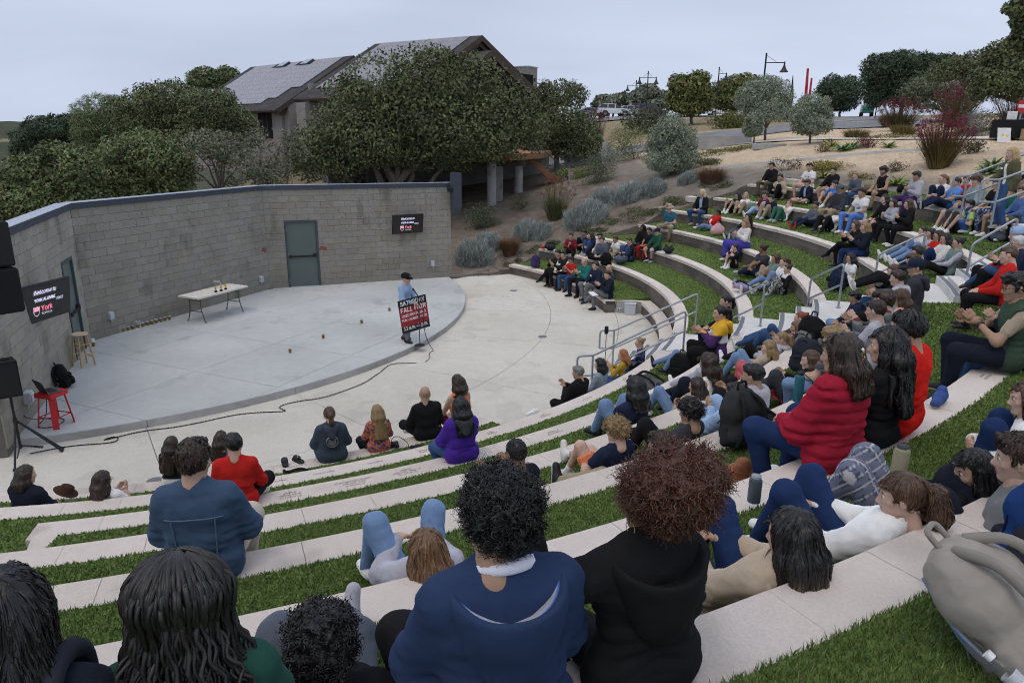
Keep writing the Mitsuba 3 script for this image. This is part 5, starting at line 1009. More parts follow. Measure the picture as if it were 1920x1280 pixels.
    put('body', cat(parts), 'm_skin', np.vstack(cols))
    # ---- face details where the face can be seen
    Fw = (M[:3, :3] @ fwd3); seen = Fw @ (EYE - np.array([x, y, z + .7])) / np.linalg.norm(EYE - np.array([x, y, z + .7])) / s > -.35
    if seen:
        for sd in (-1, 1):
            e = trimesh.creation.icosphere(2 if h < .012 else 1, .0118); ev = np.asarray(e.vertices); ec = np.where((ev[:, 1] > .0075)[:, None], [.03, .02, .015], [.62, .60, .58]); put('eye', moved(moved(e, trn(sd * .031, .0795, .003)), HM), 'm_glossy', ec)
            b = tube([[sd * .014, .0895, .020], [sd * .032, .0865, .0255], [sd * .049, .071, .019]], [.0032, .0042, .002], 5); put('eyebrow', moved(b, HM), 'm_hair', flat(b, HAIRC[hair[1]] if hair[0] != 'bald' else (.08, .06, .05)))
    if opt.get('glasses'):
        gl = []
        for sd in (-1, 1):
            a = np.linspace(0, 2 * np.pi, 15)[:-1]; gl.append(tube(np.stack([sd * .033 + .024 * np.cos(a), .108 - .25 * np.abs(np.cos(a)) * .02 + 0 * a, .001 + .018 * np.sin(a)], 1), .0022, 5, closed=True)); gl.append(tube([[sd * .057, .102, .008], [sd * .083, .05, .008], [sd * .085, -.02, .0]], .002, 4))
        gl.append(tube([[-.010, .109, .005], [.010, .109, .005]], .002, 4)); gm_ = cat(gl); put('glasses', moved(gm_, HM), 'm_glossy', flat(gm_, opt['glasses'] if not isinstance(opt['glasses'], bool) else (.03, .025, .02)))
    # ---- hair
    hf = hair_field(hair[0], seed % 50, opt.get('spread', 1.0)); hcol = np.array(HAIRC[hair[1]]) if hair[0] != 'hood' else tc
    if hf is not None and not opt.get('nohair'):
        hm_ = nets(hf[0], hf[1], hf[2], .0165 if h > .024 else (.013 if h > .016 else (.0092 if h > .0115 else .0068)))
        vv = np.asarray(hm_.vertices); stn = meshkit.noise(vv * np.array([120, 120, 12]) + seed, seed) * .6 + meshkit.noise(vv * np.array([40, 40, 5]), seed + 3) * .6
        hcv = hcol * (.65 + .65 * stn)[:, None]
        if 'tips' in opt: t_ = np.clip((-.12 - vv[:, 2]) / .16, 0, 1)[:, None]; hcv = hcv * (1 - t_) + np.array(HAIRC[opt['tips']]) * (.6 + .6 * stn)[:, None] * t_
        # hair rests on the back: push it out of the clothing
        hw = moved(hm_, HM)
        if hair[0] in ('long', 'longer', 'wavy', 'shoulder', 'ponytail', 'curlypony'):
            q = np.asarray(hw.vertices) - H0; c = q @ zs; bk = q @ ys; lim = -(.108 + .012) - .012; low = c < .46; hw.vertices = hw.vertices - np.outer(np.where(low, np.clip(bk - lim - .02, 0, .05) * (bk < .0), 0), ys)
        put('hair' if hair[0] != 'hood' else 'hood', hw, 'm_hair' if hair[0] != 'hood' else 'm_cloth', np.clip(hcv, .004, .8))
        STYLES[key] = (M, HM, hair, hf, hcv, hw)
    if opt.get('cap'):
        cc = np.array(COL[opt['cap']]); crown = lathe([[.102, 0], [.103, .03], [.094, .062], [.066, .088], [.03, .1], [.001, .103]], 22); crown.vertices[:, 1] *= 1.16; crown.apply_translation([0, -.012, .036])
        a = np.linspace(-1.15, 1.15, 13); inner = np.stack([.098 * np.sin(a), .098 * 1.12 * np.cos(a) - .012, .036 + 0 * a], 1); outer = np.stack([.098 * np.sin(a), .098 * 1.12 * np.cos(a) - .012 + .078 * np.cos(a * .8) ** .7, .036 - .018 * np.cos(a) + 0 * a], 1)
        br = cat([quad_strip(outer, inner), quad_strip(inner - [0, 0, .005], outer - [0, 0, .005]), quad_strip(outer - [0, 0, .005], outer)]); cm = cat([crown, br]); put('cap', moved(cm, HM), 'm_cloth', flat(cm, cc), sm=50)if False else put('cap', moved(cm, HM), 'm_cloth', flat(cm, cc), sm=True)
        if opt.get('capmark'):
            bm = moved(rbox(.03, .006, .028, .002), trn(0, .103, .068)); put('cap_badge', moved(bm, HM), 'm_cloth', flat(bm, COL[opt['capmark']]), sm=False)
    if opt.get('hat'):
        hm3 = lathe([[.165, -.012], [.16, -.004], [.10, .004], [.095, .05], [.08, .085], [.04, .098], [.001, .10]], 24); hm3.vertices[:, 1] *= 1.12; put('hat', moved(moved(hm3, trn(0, -.01, .045)), HM), 'm_cloth', flat(hm3, COL[opt['hat']]))
    if opt.get('beanie'):
        bm = lathe([[.092, -.01], [.096, .0], [.096, .03], [.092, .032], [.09, .06], [.06, .098], [.001, .11]], 22); bm.vertices[:, 1] *= 1.15; put('beanie', moved(moved(bm, trn(0, -.012, .03)), HM), 'm_cloth', flat(bm, COL[opt['beanie']]))
    # ---- top
    k = {'tee': .010, 'polo': .010, 'tank': .006, 'long': .010, 'shirt': .013, 'hoodie': .026, 'jacket': .024, 'blazer': .020, 'vest': .022, 'puffer': .040, 'fleece': .030, 'knit': .024, 'denimjacket': .024, 'sport': .008}.get(tk, .012)
    tor = tors(k); sl = []
    full = tk not in ('tee', 'polo', 'tank', 'vest'); lt = k + .004
    for i, sd in enumerate((-1, 1)):
        if tk == 'tank': continue
        if tk == 'vest' and not opt.get('sleeve'): pass
        if full: sl += [(shoulders[i], el[i], .052 * W_ + lt * .75, .043 * W_ + lt), (el[i], wr[i] - unit(wr[i] - el[i]) * .012, .043 * W_ + lt, .031 + lt * .6)]
        elif tk in ('tee', 'polo'): e = shoulders[i] + (el[i] - shoulders[i]) * .62; sl += [(shoulders[i], e, .052 * W_ + lt, .050 * W_ + lt)]
        else: e = shoulders[i] + (el[i] - shoulders[i]) * .06; sl += [(shoulders[i], e, .050 * W_ + lt, .048 * W_ + lt)]
    cs = tor + sl; fT = field(tor, .018, warp); nk = C7 + zs * .035 + ys * .035; hem = opt.get('hem', -.10 if pose != 'stand' else -.16); fa = (.010 if h > .016 else .016) * (0.7 if tk in ('tee', 'polo', 'tank', 'sport') else 1.15)
    endpl = []
    if not full and tk in ('tee', 'polo'): endpl = [(shoulders[i] + (el[i] - shoulders[i]) * .60, unit(el[i] - shoulders[i])) for i in (0, 1)]
    quilt = opt.get('quilt')
    per = 2 if full else 1
    def f0(p):
        ds = [fT(p)]
        for i in range(len(sl) // per):
            a_ = field(sl[i * per:(i + 1) * per], .014)(p)
            if endpl: a_ = np.maximum(a_, (p - endpl[i][0]) @ endpl[i][1])
            ds.append(a_)
        return smin(ds, .018)
    def topf(p):
        d = f0(p); q = p - H0; c = q @ zs
        fold = fa * (meshkit.fbm(p * np.array([9, 9, 15]) + seed, 3, seed) - .5) + fa * .7 * (np.abs(meshkit.noise(p * np.array([13, 13, 24]) + seed * 2, seed + 7) - .5) - .25)
        d = d + fold
        if h < .016:
            b_ = q @ ys; ax_ = np.abs(q @ xs); wv = meshkit.noise(np.stack([q @ xs * 5, b_ * 5, c * 2], 1) + seed, seed + 11)
            waist_ = np.exp(-((c - .13) / .10) ** 2); d = d - .011 * waist_ * (np.abs(np.sin(c * 52 + 5 * wv + 9 * ax_)) - .5)
            for i_ in (0, 1):
                de = np.linalg.norm(p - el[i_], axis=1); d = d - .010 * np.exp(-(de / .10) ** 2) * (np.abs(np.sin(de * 70 + 6 * wv)) - .5)
                ds_ = np.linalg.norm(p - shoulders[i_], axis=1); d = d - .007 * np.exp(-(ds_ / .13) ** 2) * (np.abs(np.sin(ds_ * 48 + 7 * wv)) - .5)
            d = d + .006 * (np.abs(meshkit.noise(p * np.array([22, 22, 11]) + seed, seed + 17) - .5) - .25)
        if quilt:
            near = [cone_d(p, c_[0], c_[1], 0, 0) for c_ in sl]; arm = np.minimum.reduce(near); on_arm = arm < .085
            tt = np.full(len(p), 9.0); best = np.full(len(p), 9.0)
            for c_ in sl:
                ab = np.asarray(c_[1]) - np.asarray(c_[0]); L_ = np.linalg.norm(ab); t_ = np.clip(((p - c_[0]) @ ab) / L_ ** 2, 0, 1) * L_; dd = cone_d(p, c_[0], c_[1], 0, 0); tt = np.where(dd < best, t_, tt); best = np.minimum(best, dd)
            ph = np.where(on_arm & (np.abs(q @ xs) > sh * .86), tt, c + .010 * np.sin(9 * (q @ xs))) / .072
            d = d - .016 * np.abs(np.sin(np.pi * ph)) ** .55 + .010
        d = np.maximum(d, -(np.linalg.norm(p - nk, axis=1) - (.066 if tk not in ('hoodie', 'jacket', 'puffer', 'fleece', 'denimjacket') else .060)))
        d = np.maximum(d, hem - c)
        if tk == 'tank' or (tk == 'vest'): 
            for i in (0, 1): d = np.maximum(d, -(np.linalg.norm(p - (shoulders[i] + (shoulders[i] - C7) * .30), axis=1) - .078))
        return d
    tm = nets(topf, *box(cs, .05 + k), hh)
    vv = np.asarray(tm.vertices); tcv = flat(tm, tc, .14, seed, 10)
    q = vv - H0; cz, cx_, cy_ = q @ zs, q @ xs, q @ ys
    pat = opt.get('pat')
    arm_d = np.minimum.reduce([cone_d(vv.astype(np.float32), c_[0], c_[1], 0, 0) for c_ in sl]) if sl else np.full(len(vv), 9.)
    onarm = (arm_d < .085) & (np.abs(cx_) > sh * .9) | ((arm_d < .07) & (cy_ > .13))
    if pat == 'raglan': tcv[onarm] = flat(tm, COL[opt['sleeve']], .1, seed)[onarm]
    if pat == 'yoke': tcv[cz > .30] = COL['yellow']; tcv[(cz <= .30) & (cz > .17) & ~onarm] = COL['white']
    if pat == 'stripes':
        b_ = np.floor(cz / .022).astype(int); pal = np.array([(.10, .11, .12), (.22, .20, .19), (.14, .03, .04), (.10, .11, .12), (.24, .23, .22), (.05, .06, .12), (.08, .10, .07)]); tcv = pal[b_ % len(pal)] * (.8 + .4 * meshkit.noise(vv * 90))[:, None]
    if pat == 'floral':
        n1 = meshkit.noise(vv * 34, 3); n2 = meshkit.noise(vv * 34 + 50, 5); tcv[n1 > .66] = (.03, .05, .20); tcv[(n2 > .72)] = (.05, .09, .06)
    if pat == 'spots': n1 = meshkit.noise(vv * 30, 3); tcv[n1 > .6] = (.30, .26, .20)
    if pat == 'check':
        a_ = (np.abs(((cx_ + .3 * cy_) / .055) % 1 - .5) < .09) | (np.abs((cz / .055) % 1 - .5) < .09); tcv[a_] = tcv[a_] * .4 + np.array([.35, .38, .45]) * .6
    if pat == 'buffalo': a_ = ((np.floor(cx_ / .03) + np.floor(cz / .03)) % 2 == 0); tcv[a_] = (.02, .02, .02)
    if pat == 'openfront' : tcv[(np.abs(cx_) < .045) & (cy_ > .05) & ~onarm] = COL[opt.get('inner', 'white')]
    if pat == 'yokeblack': tcv[cz > .34] = COL['black']
    if pat == 'overall': tcv[(cz < .33) & ~onarm & ((np.abs(cx_) < .11) | (cz < .2))] = COL['denim']
    if pat == 'yokewhite': tcv[(cz > .36) & (np.abs(cx_) < .12)] = COL['white']
    if opt.get('mark'): n_ = meshkit.noise(vv * 38, 4); mk = (np.abs(cx_) < .07) & (cz > .17) & (cz < .31) & (cy_ > .05) & ~onarm & (n_ > .5); tcv[mk] = (.03, .03, .03) if tc[0] > .3 else (.6, .55, .55); mk2 = mk & (n_ > .72); tcv[mk2] = (.35, .03, .03)
    if pat == 'strap': tcv[(cz < .05)] = COL['white']
    put('top' if tk not in ('hoodie', 'jacket', 'blazer', 'vest', 'puffer', 'fleece', 'denimjacket', 'polo', 'shirt') else {'denimjacket': 'denim_jacket', 'puffer': 'quilted_jacket', 'tee': 'top'}.get(tk, tk), tm, 'm_cloth', tcv)
    if tk == 'vest' or opt.get('under'):
        uc = np.array(COL[opt.get('under', 'white')]); us = tors(.004)[2:]
        for i in (0, 1):
            e = el[i] if not opt.get('shortunder') else shoulders[i] + (el[i] - shoulders[i]) * .6; us += [(shoulders[i], e, .062 * W_, .052 * W_)]
            if not opt.get('shortunder'): us += [(el[i], wr[i] - unit(wr[i] - el[i]) * .012, .052 * W_, .038)]
        f1 = field(us, .016, warp); um = nets(lambda p: np.maximum(f1(p) + .008 * (meshkit.fbm(p * 14, 3) - .5), -(np.linalg.norm(p - nk, axis=1) - .062)), *box(us, .04), hh); put('undershirt', um, 'm_cloth', flat(um, uc, .12, seed))
    if tk in ('hoodie', 'fleece', 'jacket', 'puffer', 'denimjacket', 'polo', 'shirt', 'blazer') and not opt.get('nohood'):
        if tk == 'hoodie' and hair[0] != 'hood':
            if h < .0118:
                tb_ = np.array([[.07, .015, .07, -.005, -.01], [.115, -.02, .10, -.045, -.045], [.16, -.045, .135, .0, -.045], [.178, -.05, .145, -.03, -.06], [.165, -.045, .135, -.10, -.11], [.13, -.03, .115, -.15, -.16]]); from scipy.interpolate import CubicSpline
                vs_ = np.linspace(0, 5, 26); tv_ = CubicSpline(np.arange(6), tb_)(vs_); a_ = np.linspace(0, 2 * np.pi, 49)[:-1]; bw_ = np.clip(-np.sin(a_), 0, 1) ** 1.2; R_ = []
                for q_ in tv_: R_.append(C7 + np.outer(q_[0] * np.cos(a_), xs) + np.outer(q_[1] + q_[2] * np.sin(a_), ys) + np.outer(q_[3] + q_[4] * bw_, zs))
                R_ = np.array(R_); R_ += .016 * (meshkit.fbm(R_ * 11 + seed, 3, seed) - .5)[..., None]; hm4 = cat([quad_strip(np.vstack([R_[k_ + 1], R_[k_ + 1][:1]]), np.vstack([R_[k_], R_[k_][:1]])) for k_ in range(25)]); hm4.merge_vertices(); dv_ = np.linalg.norm(np.asarray(hm4.vertices)[:, None] - R_.reshape(-1, 3)[None], axis=2).argmin(1) // 48
                hcol_ = flat(hm4, tc, .14, seed)
                if 'lining' in opt: hcol_[dv_ < 9] = flat(hm4, COL['lgrey'], .08, seed)[dv_ < 9]
                put('hood', hm4, 'm_cloth', hcol_)
            else:
                r_ = .036; c_ = []
                ring = [np.array([-.085, .055, -.055]), np.array([-.105, -.015, .0]), np.array([-.075, -.095, -.005]), np.array([0, -.125, -.02]), np.array([.075, -.095, -.005]), np.array([.105, -.015, .0]), np.array([.085, .055, -.055])]
                for a_, b_ in zip(ring[:-1], ring[1:]): c_.append((C7 + a_, C7 + b_, r_ * .85, r_ * .85))
                c_ += [(C7 + np.array([-.06, -.12, -.05]), C7 + np.array([0, -.145, -.15]), .036, .030), (C7 + np.array([.06, -.12, -.05]), C7 + np.array([0, -.145, -.15]), .036, .030), (C7 + np.array([0, -.13, -.04]), C7 + np.array([0, -.14, -.12]), .034, .036)]
                f2 = field(c_, .014); hm4 = nets(lambda p: np.maximum(f2(p) + .010 * (meshkit.fbm(p * 18 + seed, 3, seed) - .5), -(cone_d(p, C7 + np.array([0, .01, -.05]), HC, .066, .075))), *bounds(c_, .03), max(hh * .85, .006)); put('hood', hm4, 'm_cloth', flat(hm4, COL[opt['hoodc']] if 'hoodc' in opt else tc, .14, seed))
        else:
            hgt = {'fleece': .060, 'puffer': .062, 'jacket': .05, 'denimjacket': .045, 'polo': .03, 'shirt': .035, 'blazer': .03, 'hoodie': .03}[tk]; a_ = np.linspace(0, 2 * np.pi, 19)[:-1]
            base = C7 + np.outer(np.cos(a_) * .076, xs) + np.outer(np.sin(a_) * .072 + .025, ys) + np.outer(-.03 - .03 * np.sin(a_), zs)
            topc = base + np.outer(np.full(18, hgt), zs) - np.outer(np.cos(a_) * .010, xs) + np.outer(-np.sin(a_) * .004, ys); inn = topc * .93 + C7 * .07; b2_ = base * .9 + C7 * .1
            cl = cat([quad_strip(np.vstack([base, base[:1]]), np.vstack([topc, topc[:1]])), quad_strip(np.vstack([topc, topc[:1]]), np.vstack([inn, inn[:1]])), quad_strip(np.vstack([inn, inn[:1]]), np.vstack([b2_, b2_[:1]]))]); put('collar', cl, 'm_cloth', flat(cl, tc * 1.05))
    # ---- legs
    kk = {'long': .012, 'loose': .024, 'shorts': .020, 'skirt': .03, 'leggings': .003}[lk]; lcn = [(H0 + [-.075, 0.012, -.01], H0 + [.075, 0.012, -.01], .090 + kk * .4, .090 + kk * .4)]
    for i in (0, 1):
        if lk == 'shorts': e = hips[i] + (kn[i] - hips[i]) * .80; lcn += [(hips[i], e, .092 + kk * .4, .072 + kk)]
        elif lk == 'skirt': lcn += [(hips[i], kn[i], .11, .11), (kn[i], an[i] * .75 + kn[i] * .25, .11, .13)]
        else: lcn += [(hips[i], kn[i], .092 + kk * .4, .062 + kk), (kn[i], an[i] + unit(an[i] - kn[i]) * .015, .058 + kk, .040 + kk * .9)]
    if lk == 'skirt': lcn += [(hips[0], hips[1], .12, .12), (kn[0], kn[1], .11, .11)]
    f3 = field(lcn, .014 if lk != 'skirt' else .03); lp = [(hips[i] + (kn[i] - hips[i]) * .78, unit(kn[i] - hips[i])) for i in (0, 1)]
    if lk == 'shorts':
        fh, fl_ = field(lcn[:1], .014), [field([c_], .014) for c_ in lcn[1:]]
        f3 = lambda p: smin([fh(p)] + [np.maximum(fl_[i](p), (p - lp[i][0]) @ lp[i][1]) for i in (0, 1)], .014)
    def legf(p):
        d = f3(p) + (0 if h > .016 else .012 * sum(np.exp(-(np.linalg.norm(p - k_, axis=1) / .10) ** 2) * (np.abs(np.sin(np.linalg.norm(p - k_, axis=1) * 60 + 5 * meshkit.noise(p * 9, 3))) - .5) * -1 for k_ in kn)) + (.010 if lk != 'leggings' else .003) * (meshkit.fbm(p * 13 + seed, 3, seed + 5) - .5) + .6 * fa * (np.abs(meshkit.noise(p * 17 + seed, seed + 2) - .5) - .25)
        if pose != 'stand': d = np.maximum(d, -.004 - (p[:, 2] if pose not in ('bench', 'xleg') else np.where(p[:, 1] < .10, p[:, 2], 1)))
        return np.maximum(d, np.where((p - H0) @ ys < .085, (p - H0) @ zs - .10, -1) if pose != 'stand' else p[:, 2] - 1.04)
    lm = nets(legf, *bounds(lcn, .04), hh * 1.12); lcv = flat(lm, lc, .16 if lk != 'leggings' else .05, seed + 1, 12); lv = np.asarray(lm.vertices)
    lpat = opt.get('lpat')
    if lpat == 'check': lcv[(np.floor(lv[:, 0] / .035) + np.floor((lv[:, 1]) / .035) + np.floor(lv[:, 2] / .035)) % 2 == 0] = (.55, .55, .55)
    if lpat == 'plaid':
        a_ = (np.abs((lv[:, 0] / .07) % 1 - .5) < .07) | (np.abs(((lv[:, 1] + lv[:, 2]) / .09) % 1 - .5) < .07); b_ = (np.abs((lv[:, 0] / .07 + .5) % 1 - .5) < .2) | (np.abs(((lv[:, 1] + lv[:, 2]) / .09 + .5) % 1 - .5) < .2); lcv[b_] *= 2.2; lcv[a_] = (.48, .48, .50)
    if lpat == 'stripe': lcv[(np.abs(lv[:, 0]) > .19) & (np.abs(((lv[:, 1] + lv[:, 2]) / .1) % 1 - .5) < .25)] = (.7, .7, .72)
    if 'rleg' in opt: lcv[(lv[:, 0] < 0) & (lv[:, 1] > .14)] = flat(lm, COL[opt['rleg']], .1, seed)[(lv[:, 0] < 0) & (lv[:, 1] > .14)]
    put({'shorts': 'shorts', 'skirt': 'skirt', 'leggings': 'leggings'}.get(lk, 'trousers'), lm, 'm_cloth', lcv)
    # ---- socks and shoes
    for i, sd in enumerate((-1, 1)):
        f_ = toe[i]; shn = unit(an[i] - kn[i]); u_ = unit(-shn - f_ * (-shn @ f_)) if abs(shn @ f_) < .98 else np.array([0, 0, 1.0]); r_ = np.cross(f_, u_)
        if opt.get('sock'): sm_ = tube([an[i] - shn * .10, an[i] + shn * .02], [.044, .040], 10); put('sock', sm_, 'm_cloth', flat(sm_, COL[opt['sock']]))
        if shoe == 'bare': continue
        FM = frame(an[i], r_, f_, u_); c_ = [([0, -.045, -.035], [0, .02, -.03], .042, .044), ([0, .02, -.04], [.004 * sd, .13, -.052], .044, .036), ([0, -.03, -.03], [0, -.01, .015], .042, .042)]
        ff = field(c_, .012); so = nets(lambda p: np.maximum(ff(p), -.078 - p[:, 2]), *bounds(c_, .02), (.017 if h > .016 else .011)); sv = np.asarray(so.vertices); sc = flat(so, COL[shoe] if isinstance(shoe, str) else shoe, .08, seed); sole = sv[:, 2] < -.060; sc[sole] = COL[opt.get('sole', 'offwhite')]
        put('shoe', moved(so, FM), 'm_shoe', sc)
    return key, M, HM, dict(C7=C7, H0=H0, xs=xs, ys=ys, zs=zs, wr=wr, kn=kn, an=an, el=el, hd=hd, HC=HC)
PEOPLE = {}
def P(lab, x, y, z, s, yaw, pose, arms, top, legs, shoe, hair, skin, fem, hyw, h, opt=None, **k):
    PEOPLE[lab] = person(lab, x, y, z, s, yaw, pose, arms, top, legs, shoe, hair, skin, bool(fem), hyw, 8.0, h, opt=opt, **k)
P('person in black with black trousers, leftmost on the lowest wall, clapping, ankle on knee',1.64,24.91,0.37,1.10,0,'xleg','clap',('long', 'soft_black'),('long', 'black'),'black',('short', 'black'),'light',0,0,0.028,opt={'sole': 'white'},drop=0.365)
P('person in white shirt and black vest, second from left on the lowest wall',1.80,24.63,0.38,1.10,0,'bench','lap',('vest', 'soft_black'),('long', 'black'),'black',('short', 'black'),'light',0,0,0.028,opt={'under': 'white'},drop=0.365)
P('man in bright red polo shirt, glasses and jeans clapping on the lowest wall',2.02,24.18,0.37,0.94,0,'bench','clap',('polo', 'red'),('long', 'denim'),'black',('short', 'black'),'tan',0,0,0.028,opt={'glasses': True, 'sole': 'black'},drop=0.365)
P('balding man in teal jacket with name tag clapping on the lowest wall',2.41,23.24,0.37,1.10,0,'bench','clap',('jacket', 'teal'),('long', 'midnight'),'black',('fringe', 'grey'),'fair',0,0,0.028,opt={'sole': 'black', 'tag': 1},drop=0.365)
P('man in navy jacket and grey trousers with name tag, hands on his lap',2.68,22.42,0.40,1.10,0,'bench','lap',('jacket', 'navy'),('long', 'grey'),'black',('short', 'darkbrown'),'fair',0,0,0.028,opt={'sole': 'black', 'tag': 1},drop=0.365)
P('grey haired man mostly hidden behind the last man on the lowest wall',3.10,22.30,0.39,1.01,0,'bench','lap',('jacket', 'charcoal'),('long', 'charcoal'),'black',('fringe', 'grey'),'light',0,0,0.028)
P('man in navy jacket and glasses at the right end of the lowest wall, clapping',2.93,21.26,0.37,1.03,0,'xleg','clap',('jacket', 'midnight'),('long', 'grey'),'black',('short', 'darkbrown'),'fair',0,0,0.028,opt={'glasses': True, 'sole': 'black'},drop=0.365)
P('student in maroon shirt sitting sideways at the left end of the second wall, clapping',2.19,26.67,0.87,0.94,25,'bench','clap',('shirt', 'maroon'),('long', 'black'),'black',('short', 'darkbrown'),'light',0,-20,0.028,opt={'sole': 'black'})
P('student in grey shirt hunched over knees behind the maroon shirted student',2.71,26.85,0.90,1.03,10,'hug','wrap',('tee', 'slate'),('long', 'black'),'khaki',('tousled', 'darkbrown'),'tan',0,0,0.028)
P('girl in navy hoodie and jeans hugging her knees on the second wall turf',2.93,26.24,0.89,1.01,-20,'hug','wrap',('hoodie', 'navy'),('long', 'denim'),'lgrey',('long', 'darkbrown'),'fair',1,-20,0.028)
P('student in pale lilac shirt half hidden behind the boy in slate blue hoodie',3.23,26.03,0.90,1.01,0,'cross','lap',('shirt', 'offwhite'),('long', 'black'),'white',('short', 'black'),'light',0,0,0.028)
P('boy in slate blue hoodie sitting cross legged above the man in teal',3.22,25.33,0.87,1.00,10,'cross','lap',('hoodie', 'slate'),('long', 'black'),'black',('short', 'brown'),'fair',0,0,0.028)
P('boy in white collared shirt on the second turf step, arms forward',3.74,25.52,0.92,0.95,-15,'cross','lap',('polo', 'white'),('long', 'khaki'),'white',('short', 'brown'),'tan',0,-15,0.028)
P('small boy in black top and jeans behind the grey blue backpack',4.11,24.74,0.92,1.01,-10,'hug','wrap',('long', 'soft_black'),('long', 'denim'),'black',('short', 'brown'),'fair',0,0,0.028)
P('person in black with hood up, on the third wall beside the red jacket',4.63,25.27,1.37,0.91,0,'bench','lap',('hoodie', 'black'),('long', 'navy'),'black',('hood', 'black'),'dark',0,0,0.028)
P('boy in dark teal shirt holding a red jacket in his lap on the third wall',4.79,24.90,1.37,0.86,0,'bench','lap',('tee', 'midnight'),('long', 'red'),'black',('short', 'black'),'tan',0,0,0.028)
P('boy in dark green hoodie, navy cap and shorts on the third wall',4.98,24.43,1.37,0.90,-8,'bench','knees',('hoodie', 'green'),('shorts', 'navy'),'lgrey',('short', 'brown'),'fair',0,-10,0.028,opt={'cap': 'navy', 'capmark': 'red', 'sock': 'black'})
P('photographer in teal shirt and khaki trousers raising a hand to his straw hat',5.72,26.24,1.88,1.08,20,'bench',('camera', 'hat'),('polo', 'polo'),('long', 'khaki'),'brown',('short', 'grey'),'fair',0,20,0.028,opt={'hat': 'tan'})
P('woman with long pale hair, dark blazer and jeans, leftmost on the fifth wall',7.03,26.77,2.38,1.08,10,'bench','lap',('blazer', 'black'),('long', 'denim'),'tan',('shoulder', 'paleblond'),'fair',1,0,0.028,opt={'pat': 'openfront', 'inner': 'sky'})
P('girl with black hair, navy shirt and bare legs, white sneakers, left of the blond girl',8.15,26.59,2.45,0.93,0,'knees','knees',('tee', 'navy'),('shorts', 'midnight'),'white',('shoulder', 'black'),'light',1,-30,0.028,opt={'sock': 'white'},lean=28)
P('blond girl in white shirt and khaki trousers beside the pale green backpack',8.38,26.05,2.45,0.95,5,'knees','wrap',('tee', 'white'),('long', 'khaki'),'brown',('bob', 'blond'),'fair',1,25,0.028,lean=8)
P('girl in red hoodie sitting behind the pink fluffy bag',7.08,25.44,1.95,0.94,0,'side','chin',('hoodie', 'red'),('long', 'ldenim'),'white',('ponytail', 'black'),'brown',1,-10,0.028,opt={'pat': 'openfront', 'inner': 'white'},lean=32)
P('girl in black top and jeans hidden behind the clapping blonde in blue skirt',7.69,23.69,1.95,0.95,8,'long','lap',('long', 'black'),('long', 'slate'),'black',('long', 'black'),'light',1,0,0.028,lean=20)
P('blond woman in cream knit and long royal blue skirt clapping on the fourth wall',7.12,21.80,1.88,1.05,0,'bench','clap',('knit', 'offwhite'),('skirt', 'royal'),'white',('wavy', 'darkblond'),'fair',1,0,0.028)
P('girl in navy sport top hugging her knees, hands to her face',6.55,20.76,1.42,0.86,0,'hug','chin',('sport', 'midnight'),('shorts', 'black'),'white',('bun', 'darkbrown'),'fair',1,-10,0.028,opt={'sock': 'white'})
P('person in loose grey shirt with dark bun leaning on the fourth wall',6.83,19.30,1.44,1.10,15,'side','fold',('tee', 'charcoal'),('long', 'navy'),'lgrey',('bun', 'darkbrown'),'brown',1,-70,0.028,lean=6)
P('girl with long brown hair in pale green jacket between grey shirt and white shirt',6.77,18.18,1.44,1.00,0,'knees','wrap',('jacket', 'sage'),('shorts', 'khaki'),'white',('longer', 'brown'),'tan',1,0,0.028,lean=8)
P('girl in white shirt and light jeans reclining against the fourth wall',6.71,17.62,1.44,1.01,8,'half','phone',('tee', 'white'),('long', 'ldenim'),'black',('ponytail', 'brown'),'fair',1,0,0.028,opt={'sole': 'white'},lean=16)
P('girl with bun, black and white sport top and checkered trousers reclining by the aisle',6.63,17.11,1.44,0.89,12,'half','clap',('sport', 'black'),('loose', 'black'),'lgrey',('bun', 'darkbrown'),'fair',1,0,0.028,opt={'lpat': 'check', 'pat': 'yokewhite'},lean=16)
P('man with glasses in black hoodie, leftmost on the highest wall',9.78,27.56,3.38,1.04,0,'bench','lap',('hoodie', 'black'),('long', 'olive'),'black',('short', 'black'),'light',0,0,0.028,opt={'glasses': True})
P('man in beige patterned overshirt and white shirt with black trousers, below the highest wall',9.72,26.50,2.96,1.10,5,'knees','lap',('shirt', 'tan'),('long', 'black'),'white',('short', 'black'),'tan',0,0,0.028,opt={'pat': 'openfront', 'inner': 'white'},lean=8)
P('boy in white printed shirt and white shorts on the highest wall',10.49,25.77,3.38,1.10,0,'bench','lap',('tee', 'white'),('shorts', 'offwhite'),'bare',('short', 'black'),'light',0,10,0.028,opt={'mark': 1})
P('boy in dark jacket and pale blue shirt sitting cross legged in shorts with glasses',10.21,25.11,2.95,0.98,0,'cross','lap',('jacket', 'midnight'),('shorts', 'khaki'),'white',('tousled', 'brown'),'fair',0,0,0.028,opt={'glasses': True, 'pat': 'openfront', 'inner': 'sky', 'sock': 'black'},lean=0)
P('boy in black hoodie and tan shorts on the highest wall, right of the white shirt',10.84,24.62,3.38,0.99,0,'bench','knees',('hoodie', 'black'),('shorts', 'tan'),'white',('short', 'black'),'light',0,10,0.028)
P('boy in royal blue jacket hugging his bare knees behind the man in grey cap',10.55,23.84,2.95,1.03,0,'knees','chin',('jacket', 'blue'),('shorts', 'olive'),'white',('short', 'black'),'light',0,0,0.028,lean=8)
P('man in grey cap, charcoal hoodie and khaki trousers on the sixth wall',9.95,21.99,2.88,1.09,5,'bench','lap',('hoodie', 'charcoal'),('long', 'khaki'),'white',('short', 'darkbrown'),'tan',0,0,0.028,opt={'cap': 'slate'})
